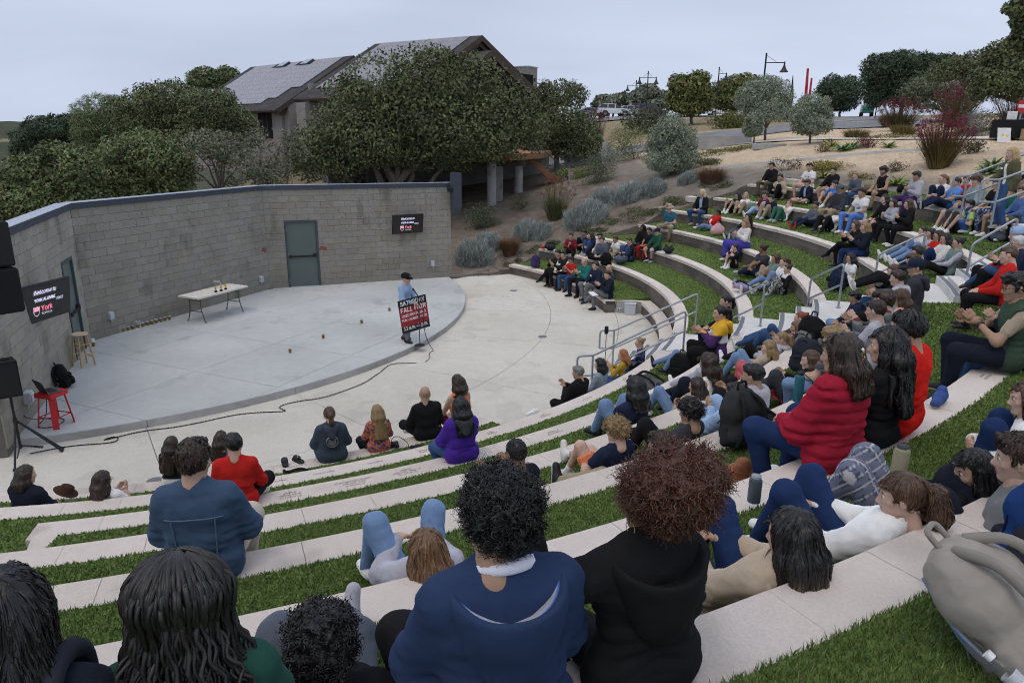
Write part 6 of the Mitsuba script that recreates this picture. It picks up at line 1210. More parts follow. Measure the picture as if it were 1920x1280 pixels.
P('boy in black printed hoodie and khaki trousers beside the girl in green trousers',8.85,24.75,2.45,0.97,0,'knees','lap',('hoodie', 'midnight'),('long', 'khaki'),'lgrey',('tousled', 'darkbrown'),'fair',0,0,0.028,lean=8)
P('student with brown hair and pale jeans leaning behind the boy in black printed hoodie',8.87,25.32,2.46,1.06,5,'half','lap',('tee', 'maroon'),('long', 'sky'),'white',('tousled', 'brown'),'fair',0,0,0.028)
P('girl with ponytail, white shirt and green trousers resting her cheeks on her hands',9.03,23.98,2.45,0.93,0,'knees','chin',('tee', 'white'),('long', (0.05, 0.15, 0.1)),'lgrey',('ponytail', 'lightbrown'),'fair',1,0,0.028,lean=34)
P('boy in grey sweater and navy trousers lying back on the fifth turf step',9.39,22.52,2.45,0.96,10,'long','lap',('long', 'slate'),('long', 'navy'),'brown',('short', 'black'),'tan',0,-10,0.028,opt={'sole': 'red'},lean=20)
P('boy in black and white top with black trousers below the man in grey cap',9.48,21.30,2.45,0.97,5,'knees','wrap',('long', 'offwhite'),('long', 'black'),'black',('short', 'black'),'brown',0,0,0.028,lean=40)
P('person in navy hoodie with fair hair, hunched on the highest wall',11.11,23.49,3.38,0.86,0,'bench','lap',('hoodie', 'slate'),('long', 'denim'),'white',('short', 'darkblond'),'fair',0,0,0.028,opt={'slump': 0.09})
P('broad man with curly black hair in black tank top on the highest wall',11.33,22.24,3.42,1.10,0,'bench','lap',('tank', 'black'),('shorts', 'black'),'black',('curly', 'black'),'tan',0,5,0.028,opt={'beard': 1, 'wide': 1})
P('man in white printed shirt and bright blue jeans on the sixth wall',10.07,20.81,2.88,1.08,8,'bench','lap',('tee', 'white'),('long', (0.12, 0.24, 0.62)),'white',('short', 'black'),'tan',0,-10,0.028,opt={'mark': 1})
P('girl with long black hair in black top, right of the man in printed shirt',10.12,19.56,2.88,0.97,0,'bench','lap',('long', 'black'),('shorts', 'black'),'white',('longer', 'black'),'fair',1,-10,0.028)
P('woman in navy sweatshirt with blond bob clapping on the fifth wall',8.56,17.27,2.38,0.98,0,'bench','clap',('hoodie', 'midnight'),('long', 'ddenim'),'black',('bob', 'darkblond'),'fair',1,0,0.028,opt={'mark': 1})
P('woman in glasses and black leggings beside the clapping blond woman',8.63,17.86,2.38,0.94,0,'xleg','clap',('long', 'black'),('leggings', 'black'),'black',('shoulder', 'brown'),'fair',1,0,0.028,opt={'glasses': True, 'sole': 'white'})
P('girl with straight brown hair in pale grey hoodie on the sixth wall',10.11,19.11,2.88,0.86,0,'bench','phone',('hoodie', 'lgrey'),('long', 'black'),'black',('longer', 'darkbrown'),'fair',1,10,0.028)
P('girl in black hoodie with long blond tipped hair on the sixth wall',10.08,18.29,2.88,0.95,0,'bench','phone',('hoodie', 'black'),('long', 'black'),'white',('longer', 'brown'),'fair',1,-10,0.028,opt={'tips': 'darkblond'})
P('boy in light grey hoodie looking down at a phone, on the highest wall',11.49,20.66,3.38,1.05,0,'bench','phone',('hoodie', 'lgrey'),('long', 'plum'),'white',('tousled', 'darkbrown'),'tan',0,0,0.028)
P('girl in white shirt hugging her navy trousered knees on the highest wall',11.53,19.44,3.38,1.04,10,'hug','wrap',('tee', 'white'),('long', 'navy'),'white',('ponytail', 'lightbrown'),'fair',1,-10,0.028)
P('boy in bright blue shirt and navy trousers with legs stretched, on the highest wall',11.52,19.03,3.38,0.98,0,'long','lap',('tee', (0.1, 0.26, 0.66)),('long', 'navy'),'black',('short', 'black'),'light',0,0,0.028)
P('person in red top partly hidden behind the boy in bright blue',12.40,19.81,3.44,0.88,0,'cross','lap',('long', 'red'),('long', 'black'),'black',('short', 'brown'),'fair',0,0,0.028)
P('boy with curly brown hair in grey green hoodie on the highest wall',11.46,17.90,3.38,1.10,0,'bench','lap',('hoodie', (0.27, 0.35, 0.36)),('long', 'ddenim'),'white',('curly', 'brown'),'fair',0,0,0.028)
P('boy in black shirt and blue plaid trousers, right of the grey green hoodie',11.36,16.96,3.38,1.10,0,'bench','lap',('tee', 'black'),('long', 'navy'),'white',('tousled', 'darkbrown'),'fair',0,0,0.028,opt={'lpat': 'plaid'})
P('boy in dark green fleece and shorts near the right frame edge',11.26,16.29,3.38,0.93,0,'bench','lap',('fleece', (0.02, 0.11, 0.055)),('shorts', 'khaki'),'white',('tousled', 'brown'),'tan',0,0,0.028)
P('boy in blue sweater with white letter at the right frame edge',11.18,15.84,3.38,0.95,0,'bench','lap',('long', (0.09, 0.16, 0.36)),('shorts', 'olive'),'white',('short', 'brown'),'fair',0,0,0.028)
P('person in black beret behind the boy in dark green fleece',12.19,17.36,3.44,1.10,0,'cross','lap',('long', 'navy'),('long', 'black'),'black',('short', 'black'),'light',0,0,0.028,opt={'cap': 'black'})
P('boy in grey hoodie and denim shorts drinking, in front of the highest wall',10.97,17.71,2.95,1.00,5,'knees','chin',('hoodie', 'grey'),('shorts', 'ldenim'),'white',('tousled', 'black'),'fair',0,0,0.028,lean=8)
P('boy in lime green shirt behind the boy hugging his knees',10.92,17.24,2.95,0.97,0,'knees','lap',('tee', 'lime'),('shorts', 'blue'),'white',('short', 'black'),'light',0,0,0.028,lean=8)
P('boy in black hoodie hugging his grey trousered knees, before the highest wall',10.81,17.35,2.95,0.97,5,'hug','wrap',('hoodie', 'midnight'),('long', 'charcoal'),'black',('short', 'black'),'light',0,0,0.028,lean=50)
P('girl in white and red hoodie, leftmost of five leaning on the sixth wall',9.37,16.41,2.45,0.93,5,'half','lap',('hoodie', 'offwhite'),('long', 'ldenim'),'white',('ponytail', 'darkbrown'),'fair',1,-5,0.028,opt={'hoodc': 'red'},lean=16)
P('girl with long black hair between the white hoodie and the red hoodie',9.29,15.96,2.45,0.94,5,'half','lap',('long', 'lgrey'),('long', 'ldenim'),'white',('longer', 'black'),'light',1,-5,0.028,lean=16)
P('girl in red hoodie and glasses clapping before the sixth wall',9.19,15.50,2.45,0.96,5,'half','clap',('hoodie', 'red'),('long', 'ldenim'),'white',('longer', 'darkbrown'),'light',1,-5,0.028,opt={'glasses': True},lean=16)
P('girl with long black hair in cream sweater and glasses, clapping',9.08,15.05,2.45,0.95,5,'half','clap',('knit', 'offwhite'),('long', 'ddenim'),'white',('longer', 'black'),'light',1,-5,0.028,opt={'glasses': True},lean=16)
P('girl with glasses in sage green vest over grey sleeves, legs stretched in black',8.87,14.34,2.45,0.98,5,'long','lap',('vest', 'sage'),('long', 'black'),'black',('bun', 'black'),'light',1,0,0.028,opt={'under': 'lgrey', 'glasses': True},lean=20)
P('grey haired man with glasses, navy jacket and lavender collar clapping at right edge',8.22,11.45,2.88,0.93,10,'xleg','clap',('jacket', 'navy'),('long', 'denim'),'brown',('short', 'white'),'fair',0,0,0.022,opt={'glasses': True, 'sole': 'offwhite', 'pat': 'openfront', 'inner': 'lav'})
P('person in pale blue beanie at the right frame edge',8.32,11.65,2.88,1.08,0,'bench','lap',('long', 'red'),('long', 'black'),'black',('short', 'grey'),'fair',0,0,0.022,opt={'beanie': 'sky'})
P('person in red jacket with hands joined behind the grey haired man',6.99,9.88,2.88,0.99,5,'bench','lap',('jacket', 'red'),('long', 'black'),'black',('short', 'brown'),'fair',0,0,0.022)
P('boy with shaggy brown hair in dark green jacket, back to us beside the cap',7.25,12.68,2.38,0.93,-10,'bench','clap',('jacket', (0.03, 0.045, 0.035)),('shorts', 'tan'),'white',('tousled', 'brown'),'fair',0,5,0.022)
P('person in navy cap with red mark and grey hoodie, back to us',6.50,11.23,2.38,1.10,-10,'bench','lap',('hoodie', 'charcoal'),('long', 'black'),'black',('short', 'black'),'light',0,30,0.022,opt={'cap': 'navy', 'capmark': 'red'})
P('person in black lying back with green and white sneakers on the fifth wall',7.18,12.77,2.45,1.04,5,'long','lap',('long', 'black'),('long', 'black'),'offwhite',('short', 'black'),'light',0,0,0.022,opt={'sole': 'white'})
P('girl with black hair in white shirt sitting behind the navy backpack',7.65,15.84,1.93,0.88,10,'cross','lap',('tee', 'white'),('long', 'black'),'black',('shoulder', 'black'),'light',1,-5,0.028,opt={'glasses': True})
P('boy with thick black hair in navy hoodie and white shirt by the stair landing',5.95,11.93,1.90,0.86,15,'cross','lap',('hoodie', 'navy'),('long', 'ldenim'),'white',('tousled', 'black'),'tan',0,10,0.022)
P('boy with glasses in striped knit sweater clapping',4.72,8.71,2.39,1.10,5,'bench','clap',('knit', 'charcoal'),('long', 'denim'),'white',('tousled', 'darkbrown'),'fair',0,10,0.022,opt={'pat': 'stripes', 'glasses': True})
P('person hidden behind the striped sweater, only face and clapping hands in view',4.49,8.44,2.38,1.03,0,'bench','clap',('tee', 'lgrey'),('long', 'denim'),'white',('short', 'darkbrown'),'fair',0,0,0.0155)
P('girl with long light brown hair in peach top behind the striped sweater',5.35,9.48,2.38,0.95,0,'bench','lap',('tee', 'peach'),('long', 'denim'),'white',('longer', 'brown'),'fair',1,10,0.022)
P('boy with short dark hair in light grey hoodie clapping, behind the peach top',5.98,10.77,2.37,0.99,-5,'bench','clap',('hoodie', 'lgrey'),('long', 'black'),'white',('short', 'darkbrown'),'fair',0,5,0.022)
P('person with short reddish fair hair clapping in black sleeves, by the handrail',7.01,12.80,2.10,1.00,0,'bench','clap',('hoodie', 'black'),('long', 'denim'),'white',('short', 'brown'),'fair',0,0,0.022)
P('man in bright red fleece with short black hair, back to us, on the sixth wall',3.05,5.19,2.93,1.14,8,'bench','lap',('fleece', 'fleece'),('long', 'black'),'blue',('short', 'black'),'tan',0,0,0.0115,opt={'hem': -0.115})
P('girl with very long black hair and black sweatshirt, right of the red puffer jacket',2.81,5.01,2.88,1.10,0,'bench','lap',('long', 'black'),('long', 'black'),'black',('longer', 'black'),'light',1,25,0.0115)
P('woman in quilted red jacket with flower clip in her brown hair, back to us',2.30,4.65,2.90,1.13,0,'bench','lap',('puffer', 'puffer'),('long', 'ddenim'),'white',('shoulder', 'darkbrown'),'light',1,20,0.0115,opt={'quilt': True, 'clip': 1})
P('boy with curly fair brown hair and striped shirt, left of the red quilted jacket',3.56,7.48,2.38,0.92,0,'bench','lap',('tee', 'lgrey'),('long', 'ldenim'),'white',('curly', 'darkblond'),'fair',0,35,0.0155,opt={'pat': 'stripes'})
P('young man in green fleece vest and beige sleeves clapping, at right on the sixth wall',5.02,6.85,2.93,1.14,22,'bench','clap',('vest', (0.045, 0.075, 0.05)),('long', 'midnight'),'black',('tousled', 'black'),'tan',0,10,0.0155,opt={'under': 'tan', 'shortunder': 1, 'glasses': True, 'watch': 1})
P('person mostly hidden behind the green vest, dark sleeves and clapping hands',5.22,6.95,2.90,0.99,25,'bench','clap',('long', 'midnight'),('long', 'denim'),'brown',('short', 'darkbrown'),'fair',0,10,0.0155)
P('girl with black ponytail in yellow, white and purple hooded jacket clapping',3.67,12.00,1.41,1.10,20,'bench','clap',('hoodie', 'plum'),('long', 'black'),'white',('ponytail', 'black'),'light',1,10,0.022,opt={'pat': 'yoke', 'hoodc': 'yellow'})
P('girl with black ponytail in black jacket behind the yellow and purple jacket',4.14,13.30,1.40,1.00,15,'bench','lap',('jacket', 'black'),('long', 'black'),'white',('ponytail', 'black'),'light',1,10,0.028)
P('person with auburn bun leaning back below the fourth row start',4.96,12.35,1.44,0.94,0,'half','lap',('long', 'brown'),('long', 'denim'),'white',('bun', 'auburn'),'fair',1,0,0.022,lean=30)
P('girl with long brown hair in dark purple top clapping, legs in jeans',4.67,11.95,1.44,0.92,0,'half','clap',('long', 'plum'),('long', 'denim'),'white',('longer', 'lightbrown'),'fair',1,20,0.022,lean=40)
P('girl with fair ponytail in grey hoodie reclining against the fourth row',4.16,11.09,1.44,0.92,0,'half','lap',('hoodie', 'lgrey'),('long', 'black'),'white',('curlypony', 'darkblond'),'fair',1,20,0.022,lean=32)
P('girl with wavy blond hair in beige cardigan, pale jeans knees raised',3.78,10.55,1.44,0.92,0,'knees','lap',('knit', 'tan'),('long', 'ldenim'),'black',('wavy', 'darkblond'),'fair',1,25,0.022,lean=30)
P('girl with long pale blond hair in olive hoodie beside the black backpack',3.27,12.35,0.94,0.92,0,'half','lap',('hoodie', 'olive'),('long', 'ldenim'),'black',('longer', 'paleblond'),'fair',1,10,0.022,opt={'sole': 'white'},lean=38)
P('girl with dark brown hair in white tank top leaning on the third row',2.62,8.80,1.51,1.10,0,'half','lap',('tank', 'white'),('long', 'midnight'),'black',('long', 'darkbrown'),'tan',1,0,0.022)
P('person with pink dyed hair lying back behind the grey ribbed knee',3.02,9.75,1.44,0.92,10,'half','lap',('long', 'black'),('loose', 'lgrey'),'white',('shoulder', 'pink'),'fair',1,-40,0.022,lean=44)
P('girl with long brown hair in black hoodie clapping, beside the teal bottle',3.47,8.05,1.95,0.95,0,'half','clap',('hoodie', 'black'),('long', 'charcoal'),'black',('longer', 'brown'),'fair',1,30,0.0155,lean=16)
P('grey haired man in black jacket clapping, leftmost of four by the near handrail',1.20,11.81,0.44,0.98,0,'bench','clap',('jacket', 'black'),('long', 'black'),'black',('short', 'grey'),'tan',0,15,0.022,lean=2)
P('person with short black hair in pale blue sweater, second of four by the handrail',1.65,12.38,0.44,0.94,0,'bench','lap',('long', 'bluegrey'),('long', 'denim'),'white',('bob', 'black'),'fair',1,15,0.022,lean=2)
P('ginger haired woman in mustard blouse and blue overalls clapping by the handrail',2.19,13.17,0.44,0.86,0,'bench','clap',('long', 'mustard'),('long', 'denim'),'brown',('shoulder', 'ginger'),'fair',1,20,0.028,opt={'pat': 'overall'},lean=2)
P('blond woman with bun and sunglasses in navy checked shirt by the handrail',2.67,14.02,0.44,0.86,0,'bench','lap',('shirt', 'navy'),('long', 'black'),'white',('bun', 'darkblond'),'fair',1,25,0.028,opt={'pat': 'check', 'glasses': True},lean=2)
P('girl with black hair in loose navy shirt, back to us, grey backpack at her side',1.47,8.04,1.46,1.10,0,'knees','wrap',('tee', 'navy'),('long', 'ldenim'),'black',('shoulder', 'black'),'light',1,0,0.0155)
P('girl with long brown hair in beige hoodie beside the yellow tissue box',2.25,8.90,1.44,0.92,0,'half','phone',('hoodie', 'tan'),('long', 'ldenim'),'white',('long', 'darkbrown'),'light',1,10,0.022,lean=36)
P('boy with black curly hair in black shirt, leaning on the fifth row',1.61,6.45,1.95,0.97,10,'half','lap',('tee', 'charcoal'),('long', 'black'),'grey',('curly', 'black'),'tan',0,10,0.0155,lean=24)
P('boy with curly blond hair in navy shirt and orange shorts stretching bare legs',0.90,5.97,1.95,0.92,8,'half','lap',('tee', 'navy'),('shorts', 'orange'),'offwhite',('curly', 'darkblond'),'fair',0,10,0.0155,opt={'sock': 'white', 'sole': 'white'},lean=16)
P('person in khaki trousers and black canvas shoes hidden behind the big hair puff',1.10,5.31,1.95,1.14,22,'long','lap',('tee', 'charcoal'),('long', 'khaki'),'black',('short', 'darkbrown'),'fair',0,0,0.0155,opt={'sole': 'white'})
P('boy with short black hair in pale blue sweatshirt clapping, black backpack behind him',2.22,6.89,1.95,0.98,0,'knees','clap',('hoodie', 'sky'),('long', 'sky'),'white',('short', 'black'),'tan',0,25,0.0155,opt={'nohood': 1},lean=20)
P('boy with short black hair in light grey hoodie, left of the plaid blanket',2.58,7.23,1.95,1.03,0,'knees','clap',('hoodie', 'lgrey'),('long', 'black'),'white',('short', 'black'),'tan',0,20,0.0155,lean=8)
P('boy with cropped black hair in black polo and striped track trousers',0.02,5.33,1.95,0.98,18,'knees','knees',('polo', 'midnight'),('long', 'midnight'),'black',('buzz', 'black'),'brown',0,-10,0.0155,opt={'lpat': 'stripe', 'sole': 'offwhite'},lean=10)
P('boy with black hair in red sweater, back to us, behind the denim jacket',-2.85,6.67,1.37,0.95,0,'cross','lap',('long', 'red'),('long', 'black'),'black',('short', 'black'),'light',0,0,0.0155)
P('girl with curly dark hair in lilac top behind the boy in red',-4.11,9.21,0.37,0.86,-15,'bench','lap',('tee', 'lilac'),('long', 'sky'),'white',('wavy', 'darkbrown'),'light',1,0,0.022,drop=0.365)
P('girl with long dark hair in green and black top on the lowest row',-4.72,9.01,0.37,0.86,-5,'bench','lap',('sport', 'black'),('long', 'black'),'black',('longer', 'darkbrown'),'light',1,0,0.022,opt={'pat': 'strap'},drop=0.365)
P('man with short dark hair in blue denim jacket and beige trousers, back to us',-1.97,3.99,2.38,1.11,-4,'bench','lap',('denimjacket', (0.05, 0.088, 0.15)),('long', 'cream'),'brown',('short', 'darkbrown'),'light',0,-10,0.0115,opt={'denim': 1})
P('person with chin length brown hair in black suit jacket, leftmost on the lowest turf',-5.91,7.76,0.44,0.95,-6,'cross','lap',('blazer', 'midnight'),('long', 'olive'),'brown',('bob', 'darkbrown'),'fair',0,-30,0.0155,lean=0)
P('girl with dark hair clip and glasses in white lace top, clapping',-4.95,7.95,0.44,0.92,-10,'cross','clap',('tee', 'white'),('shorts', 'white'),'white',('long', 'darkbrown'),'light',1,-20,0.0155,opt={'glasses': True, 'clip': 1},lean=24)
P('woman with brown ponytail in slate hoodie with round back print and jeans',-2.71,9.84,0.37,1.02,0,'bench','lap',('hoodie', (0.05, 0.068, 0.095)),('long', 'denim'),'white',('ponytail', 'brown'),'fair',1,0,0.022,opt={'backprint': 1},drop=0.365)
P('woman with long blond hair in orange floral blouse and dark jeans, back to us',-2.07,10.21,0.37,0.89,0,'bench','lap',('shirt', (0.6, 0.17, 0.075)),('long', 'midnight'),'black',('longer', 'darkblond'),'fair',1,10,0.022,opt={'pat': 'floral', 'nohood': 1},drop=0.365)
P('bald man in black suit sitting between the floral blouse and the purple jacket',-1.37,10.69,0.37,1.05,-5,'cross','lap',('blazer', 'black'),('long', 'black'),'black',('bald', 'black'),'tan',0,-15,0.022)
P('woman with dark shoulder hair in orange sleeveless top, in front of the purple jacket',-0.88,11.16,0.37,1.10,0,'bench','lap',('tank', 'orange'),('long', 'maroon'),'black',('bob', 'darkbrown'),'light',1,10,0.022)
P('woman with long black hair and sunglasses on head in purple jacket, clapping',-0.59,7.81,1.37,0.95,0,'bench','clap',('hoodie', 'purple'),('long', 'denim'),'blue',('long', 'black'),'light',1,0,0.0155,opt={'sunglasses': 1, 'hoodc': 'charcoal'})
P('girl with long light brown hair in grey hoodie, jeans knees raised, head tipped back',-0.56,3.68,2.45,0.94,0,'knees','lap',('hoodie', 'lgrey'),('long', 'ldenim'),'white',('long', 'lightbrown'),'fair',1,0,0.0115,opt={'ankles': [[-0.26, 0.33, 0.08], [0.14, 0.38, 0.08]]},lean=48)
P('boy with black curly hair in grey sweatpants and white striped sneakers, bottom edge',-0.62,1.97,2.95,0.96,0,'half','lap',('long', 'black'),('loose', 'slate'),'lgrey',('curly', 'black'),'tan',0,0,0.01,opt={'sock': 'white'},lean=22)
P('boy with black curly hair in navy hoodie with grey lining, back to us',-0.02,1.75,3.38,1.00,0,'bench','lap',('hoodie', (0.028, 0.048, 0.105)),('long', 'black'),'white',('curly', 'black'),'tan',0,0,0.01,opt={'lining': 'grey', 'under': 'white'})
P('girl with black box braids in dark green top at bottom left',-0.78,1.43,3.38,0.95,0,'bench','lap',('tee', (0.02, 0.075, 0.055)),('long', 'black'),'white',('buzz', 'black'),'brown',1,0,0.01,opt={'braids': 1})
P('girl with long dark hair and backpack straps at the bottom left corner',-1.12,1.30,3.38,0.98,0,'bench','lap',('jacket', 'midnight'),('long', 'black'),'black',('longer', 'black'),'light',1,0,0.01,opt={'straps': 1})
P('girl with reddish curly hair puff in black hoodie, fist raised, back to us',0.44,1.96,3.38,0.93,0,'bench',('fist', 'lap'),('hoodie', 'black'),('long', 'black'),'black',('afropuff', 'curlbrown'),'brown',1,15,0.01,opt={'fist': [-0.36, 0.2, 0.02], 'earring': 1})
P('girl with long black hair with blond tips in beige hooded jacket and jeans',1.04,2.85,2.95,0.94,8,'knees','lap',('hoodie', (0.45, 0.37, 0.28)),('long', 'ddenim'),'white',('longer', 'black'),'light',1,10,0.0115,opt={'tips': 'darkblond'},lean=38)
P('girl with brown ponytail in white cable knit sweater, reclining in dark jeans',1.67,3.22,2.95,0.93,14,'knees','lap',('knit', 'white'),('long', 'ddenim'),'white',('curlypony', 'brown'),'fair',1,25,0.0115,opt={'cable': 1},lean=40)
P('girl with long black hair and plaid trousers holding a travel mug',2.18,3.55,2.95,0.90,22,'knees',('phone', 'lap'),('long', 'black'),('loose', (0.07, 0.08, 0.11)),'white',('longer', 'black'),'light',1,40,0.0115,opt={'lpat': 'plaid'},lean=44)
P('person with wavy brown hair in white long sleeves and dark jeans at right edge',3.32,4.20,2.93,0.88,15,'hug','wrap',('long', 'white'),('long', 'ddenim'),'offwhite',('wavy', 'brown'),'fair',1,20,0.0115)
P('person in grey shirt at the right frame edge beside the black haired girl',2.43,3.11,2.95,1.02,18,'knees','lap',('long', 'grey'),('long', 'midnight'),'white',('short', 'darkbrown'),'fair',0,10,0.0115)

# ================================================================ things on the stage and among the people
def cvar(m, c, v=.08, s=3): return flat(m, c, v, s)
def tmesh(lines_, key, name, M, m, height, width=None, bold=True, depth=.002):
    pass
def text_on(txt, h, M, m, parent, name='lettering', width=None, bold=True, skew=0.0, depth=.002):
    t = meshkit.text_mesh(txt, h, depth, bold); b = t.bounds
    if width: t.vertices[:, 0] = (t.vertices[:, 0] - b[0][0]) * width / (b[1][0] - b[0][0]) - width / 2
    else: t.vertices[:, 0] -= (b[0][0] + b[1][0]) / 2
    t.vertices[:, 0] += skew * t.vertices[:, 1]; return obj(name, moved(t, M), m, parent)
scene['m_vc'] = two({'type': 'principled', 'base_color': VC, 'roughness': .55, 'specular': .4})
mat('m_red', (.50, .020, .028), .4, .5); mat('m_signred', (.30, .022, .03), .6, .3); mat('m_pine', proc(lambda p, n, uv: mix((.50, .29, .11), (.62, .40, .18), fbm(p.x * 9, p.y * 9, p.z * 2.5, 3))), .5, .4)
mat('m_pinetop', proc(lambda p, n, uv: mix((.55, .40, .24), (.66, .52, .34), fbm(p.x * 4, p.y * 22, p.z * 9, 3))), .55, .4)
mat('m_tabletop', proc(lambda p, n, uv: mi.Color3f(.66, .62, .56) * (.94 + .1 * noise(p.x * 80, p.y * 80, p.z * 80))), .6, .35)
mat('m_greymetal', (.085, .08, .08), .5, .5); mat('m_boxgrey', (.50, .53, .56), .5, .4); mat('m_cup', (.22, .145, .035), .6, .3); mat('m_lid', (.80, .80, .80), .5, .3)
scene['m_clear'] = {'type': 'thindielectric', 'int_ior': 1.3}
mat('m_screen', (.012, .011, .013), .25, .5)
scene['m_screentext'] = {'type': 'twosided', 'b': {'type': 'principled', 'base_color': {'type': 'rgb', 'value': [.5, .5, .6]}, 'roughness': .5}}
def lit(name, c, k): scene[name] = {'type': 'area', 'radiance': {'type': 'rgb', 'value': [v * k for v in c]}}
# ---- screens (they are switched on: the lettering glows)
def screen(label, c, yaw, pitch, w, h, behind):
    t = thing('wall_screen', label, 'screen'); r = np.array([math.cos(yaw), math.sin(yaw), 0]); f_ = np.array([math.sin(yaw), -math.cos(yaw), 0]); f2 = unit(f_ * math.cos(pitch) - np.array([0, 0, math.sin(pitch)])); u = np.cross(r, -f2) * -1; u = np.cross(f2, r); u = u if u[2] > 0 else -u
    M = frame(np.array(c), r, u, f2)
    obj('case', moved(rbox(w, h, .07, .008), M @ trn(0, 0, -.04)), 'm_black', t); obj('panel', moved(bx(-w / 2 + .02, w / 2 - .02, -h / 2 + .025, h / 2 - .02, -.004, -.0015), M), 'm_screen', t)
    obj('bracket', cat([tube([np.array(c) - f2 * .08, np.array(c) - f_ * behind - [0, 0, .05]], .03, 8), moved(rbox(.3, .3, .02, .003), M @ trn(0, 0, -.085))]), 'm_black', t)
    def glow(m, col, k, nm):
        key = numbered(t + '__' + nm); scene[key] = mikit.ply(moved(m, M), 'm_screentext', emitter={'type': 'area', 'radiance': {'type': 'rgb', 'value': [v * k for v in col]}})
    def T_(s, hh, x, y, width=None, bold=False, skew=0): 
        q = meshkit.text_mesh(s, hh, .001, bold); b = q.bounds; 
        if width: q.vertices[:, 0] = (q.vertices[:, 0] - b[0][0]) * width / (b[1][0] - b[0][0])
        q.vertices[:, 0] += skew * q.vertices[:, 1]; q.apply_translation([x, y, .001]); return q
    s = w / 1.25
    glow(T_('Welcome to', .085 * s, -.32 * s, .17 * s, .56 * s, False, .3), (.55, .53, .72), .5, 'lettering')
    glow(cat([T_('YORK ALUMNI', .06 * s, -.30 * s, .03 * s, .52 * s, True), T_('2023', .05 * s, .24 * s, -.02 * s, .17 * s, False, .25)]), (.50, .50, .68), .5, 'lettering')
    glow(T_('York', .10 * s, -.14 * s, -.16 * s, .28 * s, True), (.45, .02, .045), .6, 'lettering'); glow(T_('SCHOOL', .042 * s, -.13 * s, -.235 * s, .27 * s, False), (.30, .30, .38), .5, 'lettering')
    sh_ = Polygon([(-.075, .09), (.075, .09), (.075, -.01), (.055, -.06), (0, -.10), (-.055, -.06), (-.075, -.01)]); sh_ = affinity.translate(affinity.scale(sh_, s, s, origin=(0, 0)), -.25 * s, -.15 * s)
    glow(prism(sh_.difference(sh_.buffer(-.008 * s)), .001, .0016), (.5, .46, .54), .5, 'emblem'); glow(prism(sh_.buffer(-.012 * s).intersection(sbox(-9, -.15 * s, 9, 9)), .001, .0016), (.42, .02, .045), .6, 'emblem')
    glow(cat([T_(q, .03 * s, (-.30 + .062 * i) * s, -.12 * s, .04 * s, True) for i, q in enumerate('XX')]), (.5, .46, .54), .5, 'emblem')
screen('large black screen reading Welcome to York Alumni on the left wall run', (-8.86, 13.13, 2.03), 1.435, .145, 1.25, .725, .28)
screen('black screen reading Welcome to York Alumni right of the green door', (-3.62, 24.62, 2.16), .58, .15, 1.15, .66, .30)
# ---- hanging and standing loudspeakers
t = thing('column_speaker', 'tall black loudspeaker hung at the left frame edge on the wall end', 'loudspeaker')
FM = frame([-7.74, 10.55, 3.16], [.62, .78, 0], [-.78, .62, 0], [0, 0, 1])
obj('cabinet', moved(rbox(.34, .36, .66, .02), FM @ trn(0, 0, .35)), 'm_black_matte', t); obj('cabinet', moved(rbox(.38, .38, .68, .03), FM @ trn(.0, 0, -.35)), 'm_black_matte', t); obj('grille', moved(bx(-.165, .165, -.184, -.181, .05, .65), FM), 'm_black', t); obj('bracket', tube([[-7.8, 10.6, 3.2], [-8.25, 10.65, 3.2]], .04, 8), 'm_black', t)
t = thing('column_speaker', 'slim dark column loudspeaker at the right end of the block wall', 'loudspeaker')
FM = frame([-2.02, 25.35, 3.16], [.88, .47, 0], [-.47, .88, 0], [0, 0, 1]); pf = Polygon([(-.16, .70), (.16, .70), (.16, -.45), (.06, -.70), (-.16, -.70)])
obj('cabinet', moved(prism(pf, -.15, .15), FM @ frame([0, 0, 0], [0, -1, 0], [0, 0, 1], [-1, 0, 0])), 'm_coping', t); obj('bracket', cat([moved(rbox(.1, .25, .14, .01), FM @ trn(-.2, .05, .12))]), 'm_black', t)
t = thing('tripod_speaker', 'black loudspeaker on a tripod stand at far left below the screen', 'loudspeaker'); b0 = np.array([-8.02, 10.62, 0.0])
FM = frame(b0 + [0, 0, 1.37], [.80, .6, 0], [-.6, .80, 0], [0, 0, 1]); pf = Polygon([(-.17, -.15), (.17, -.15), (.12, .17), (-.12, .17)])
cab = prism(pf, -.29, .29); obj('cabinet', moved(cab, FM), 'm_black_matte', t); obj('grille', moved(bx(-.15, .15, -.156, -.151, -.26, .26), FM), 'm_black', t); obj('handle', moved(rbox(.16, .05, .03, .008), FM @ trn(0, .02, .305)), 'm_black', t)
obj('pole', tube([b0 + [0, 0, .15], b0 + [0, 0, 1.1]], [.022, .02], 10), 'm_black', t, smooth=40); obj('collar', tube([b0 + [0, 0, .58], b0 + [0, 0, .68]], .034, 10), 'm_black', t)
for a in (math.atan2(-.45, .2), math.atan2(.22, .55), math.atan2(.1, -.5) + 3.9):
    e = b0 + [.56 * math.cos(a), .56 * math.sin(a), .02]; obj('leg', tube([b0 + [.03 * math.cos(a), .03 * math.sin(a), .62], e], .016, 8), 'm_black', t, smooth=40); obj('brace', tube([b0 + [0, 0, .2], b0 * .45 + e * .55 + [0, 0, .1]], .010, 6), 'm_black', t); obj('rubber_foot', moved(rbox(.05, .05, .05, .01), trn(*e)), 'm_black', t)
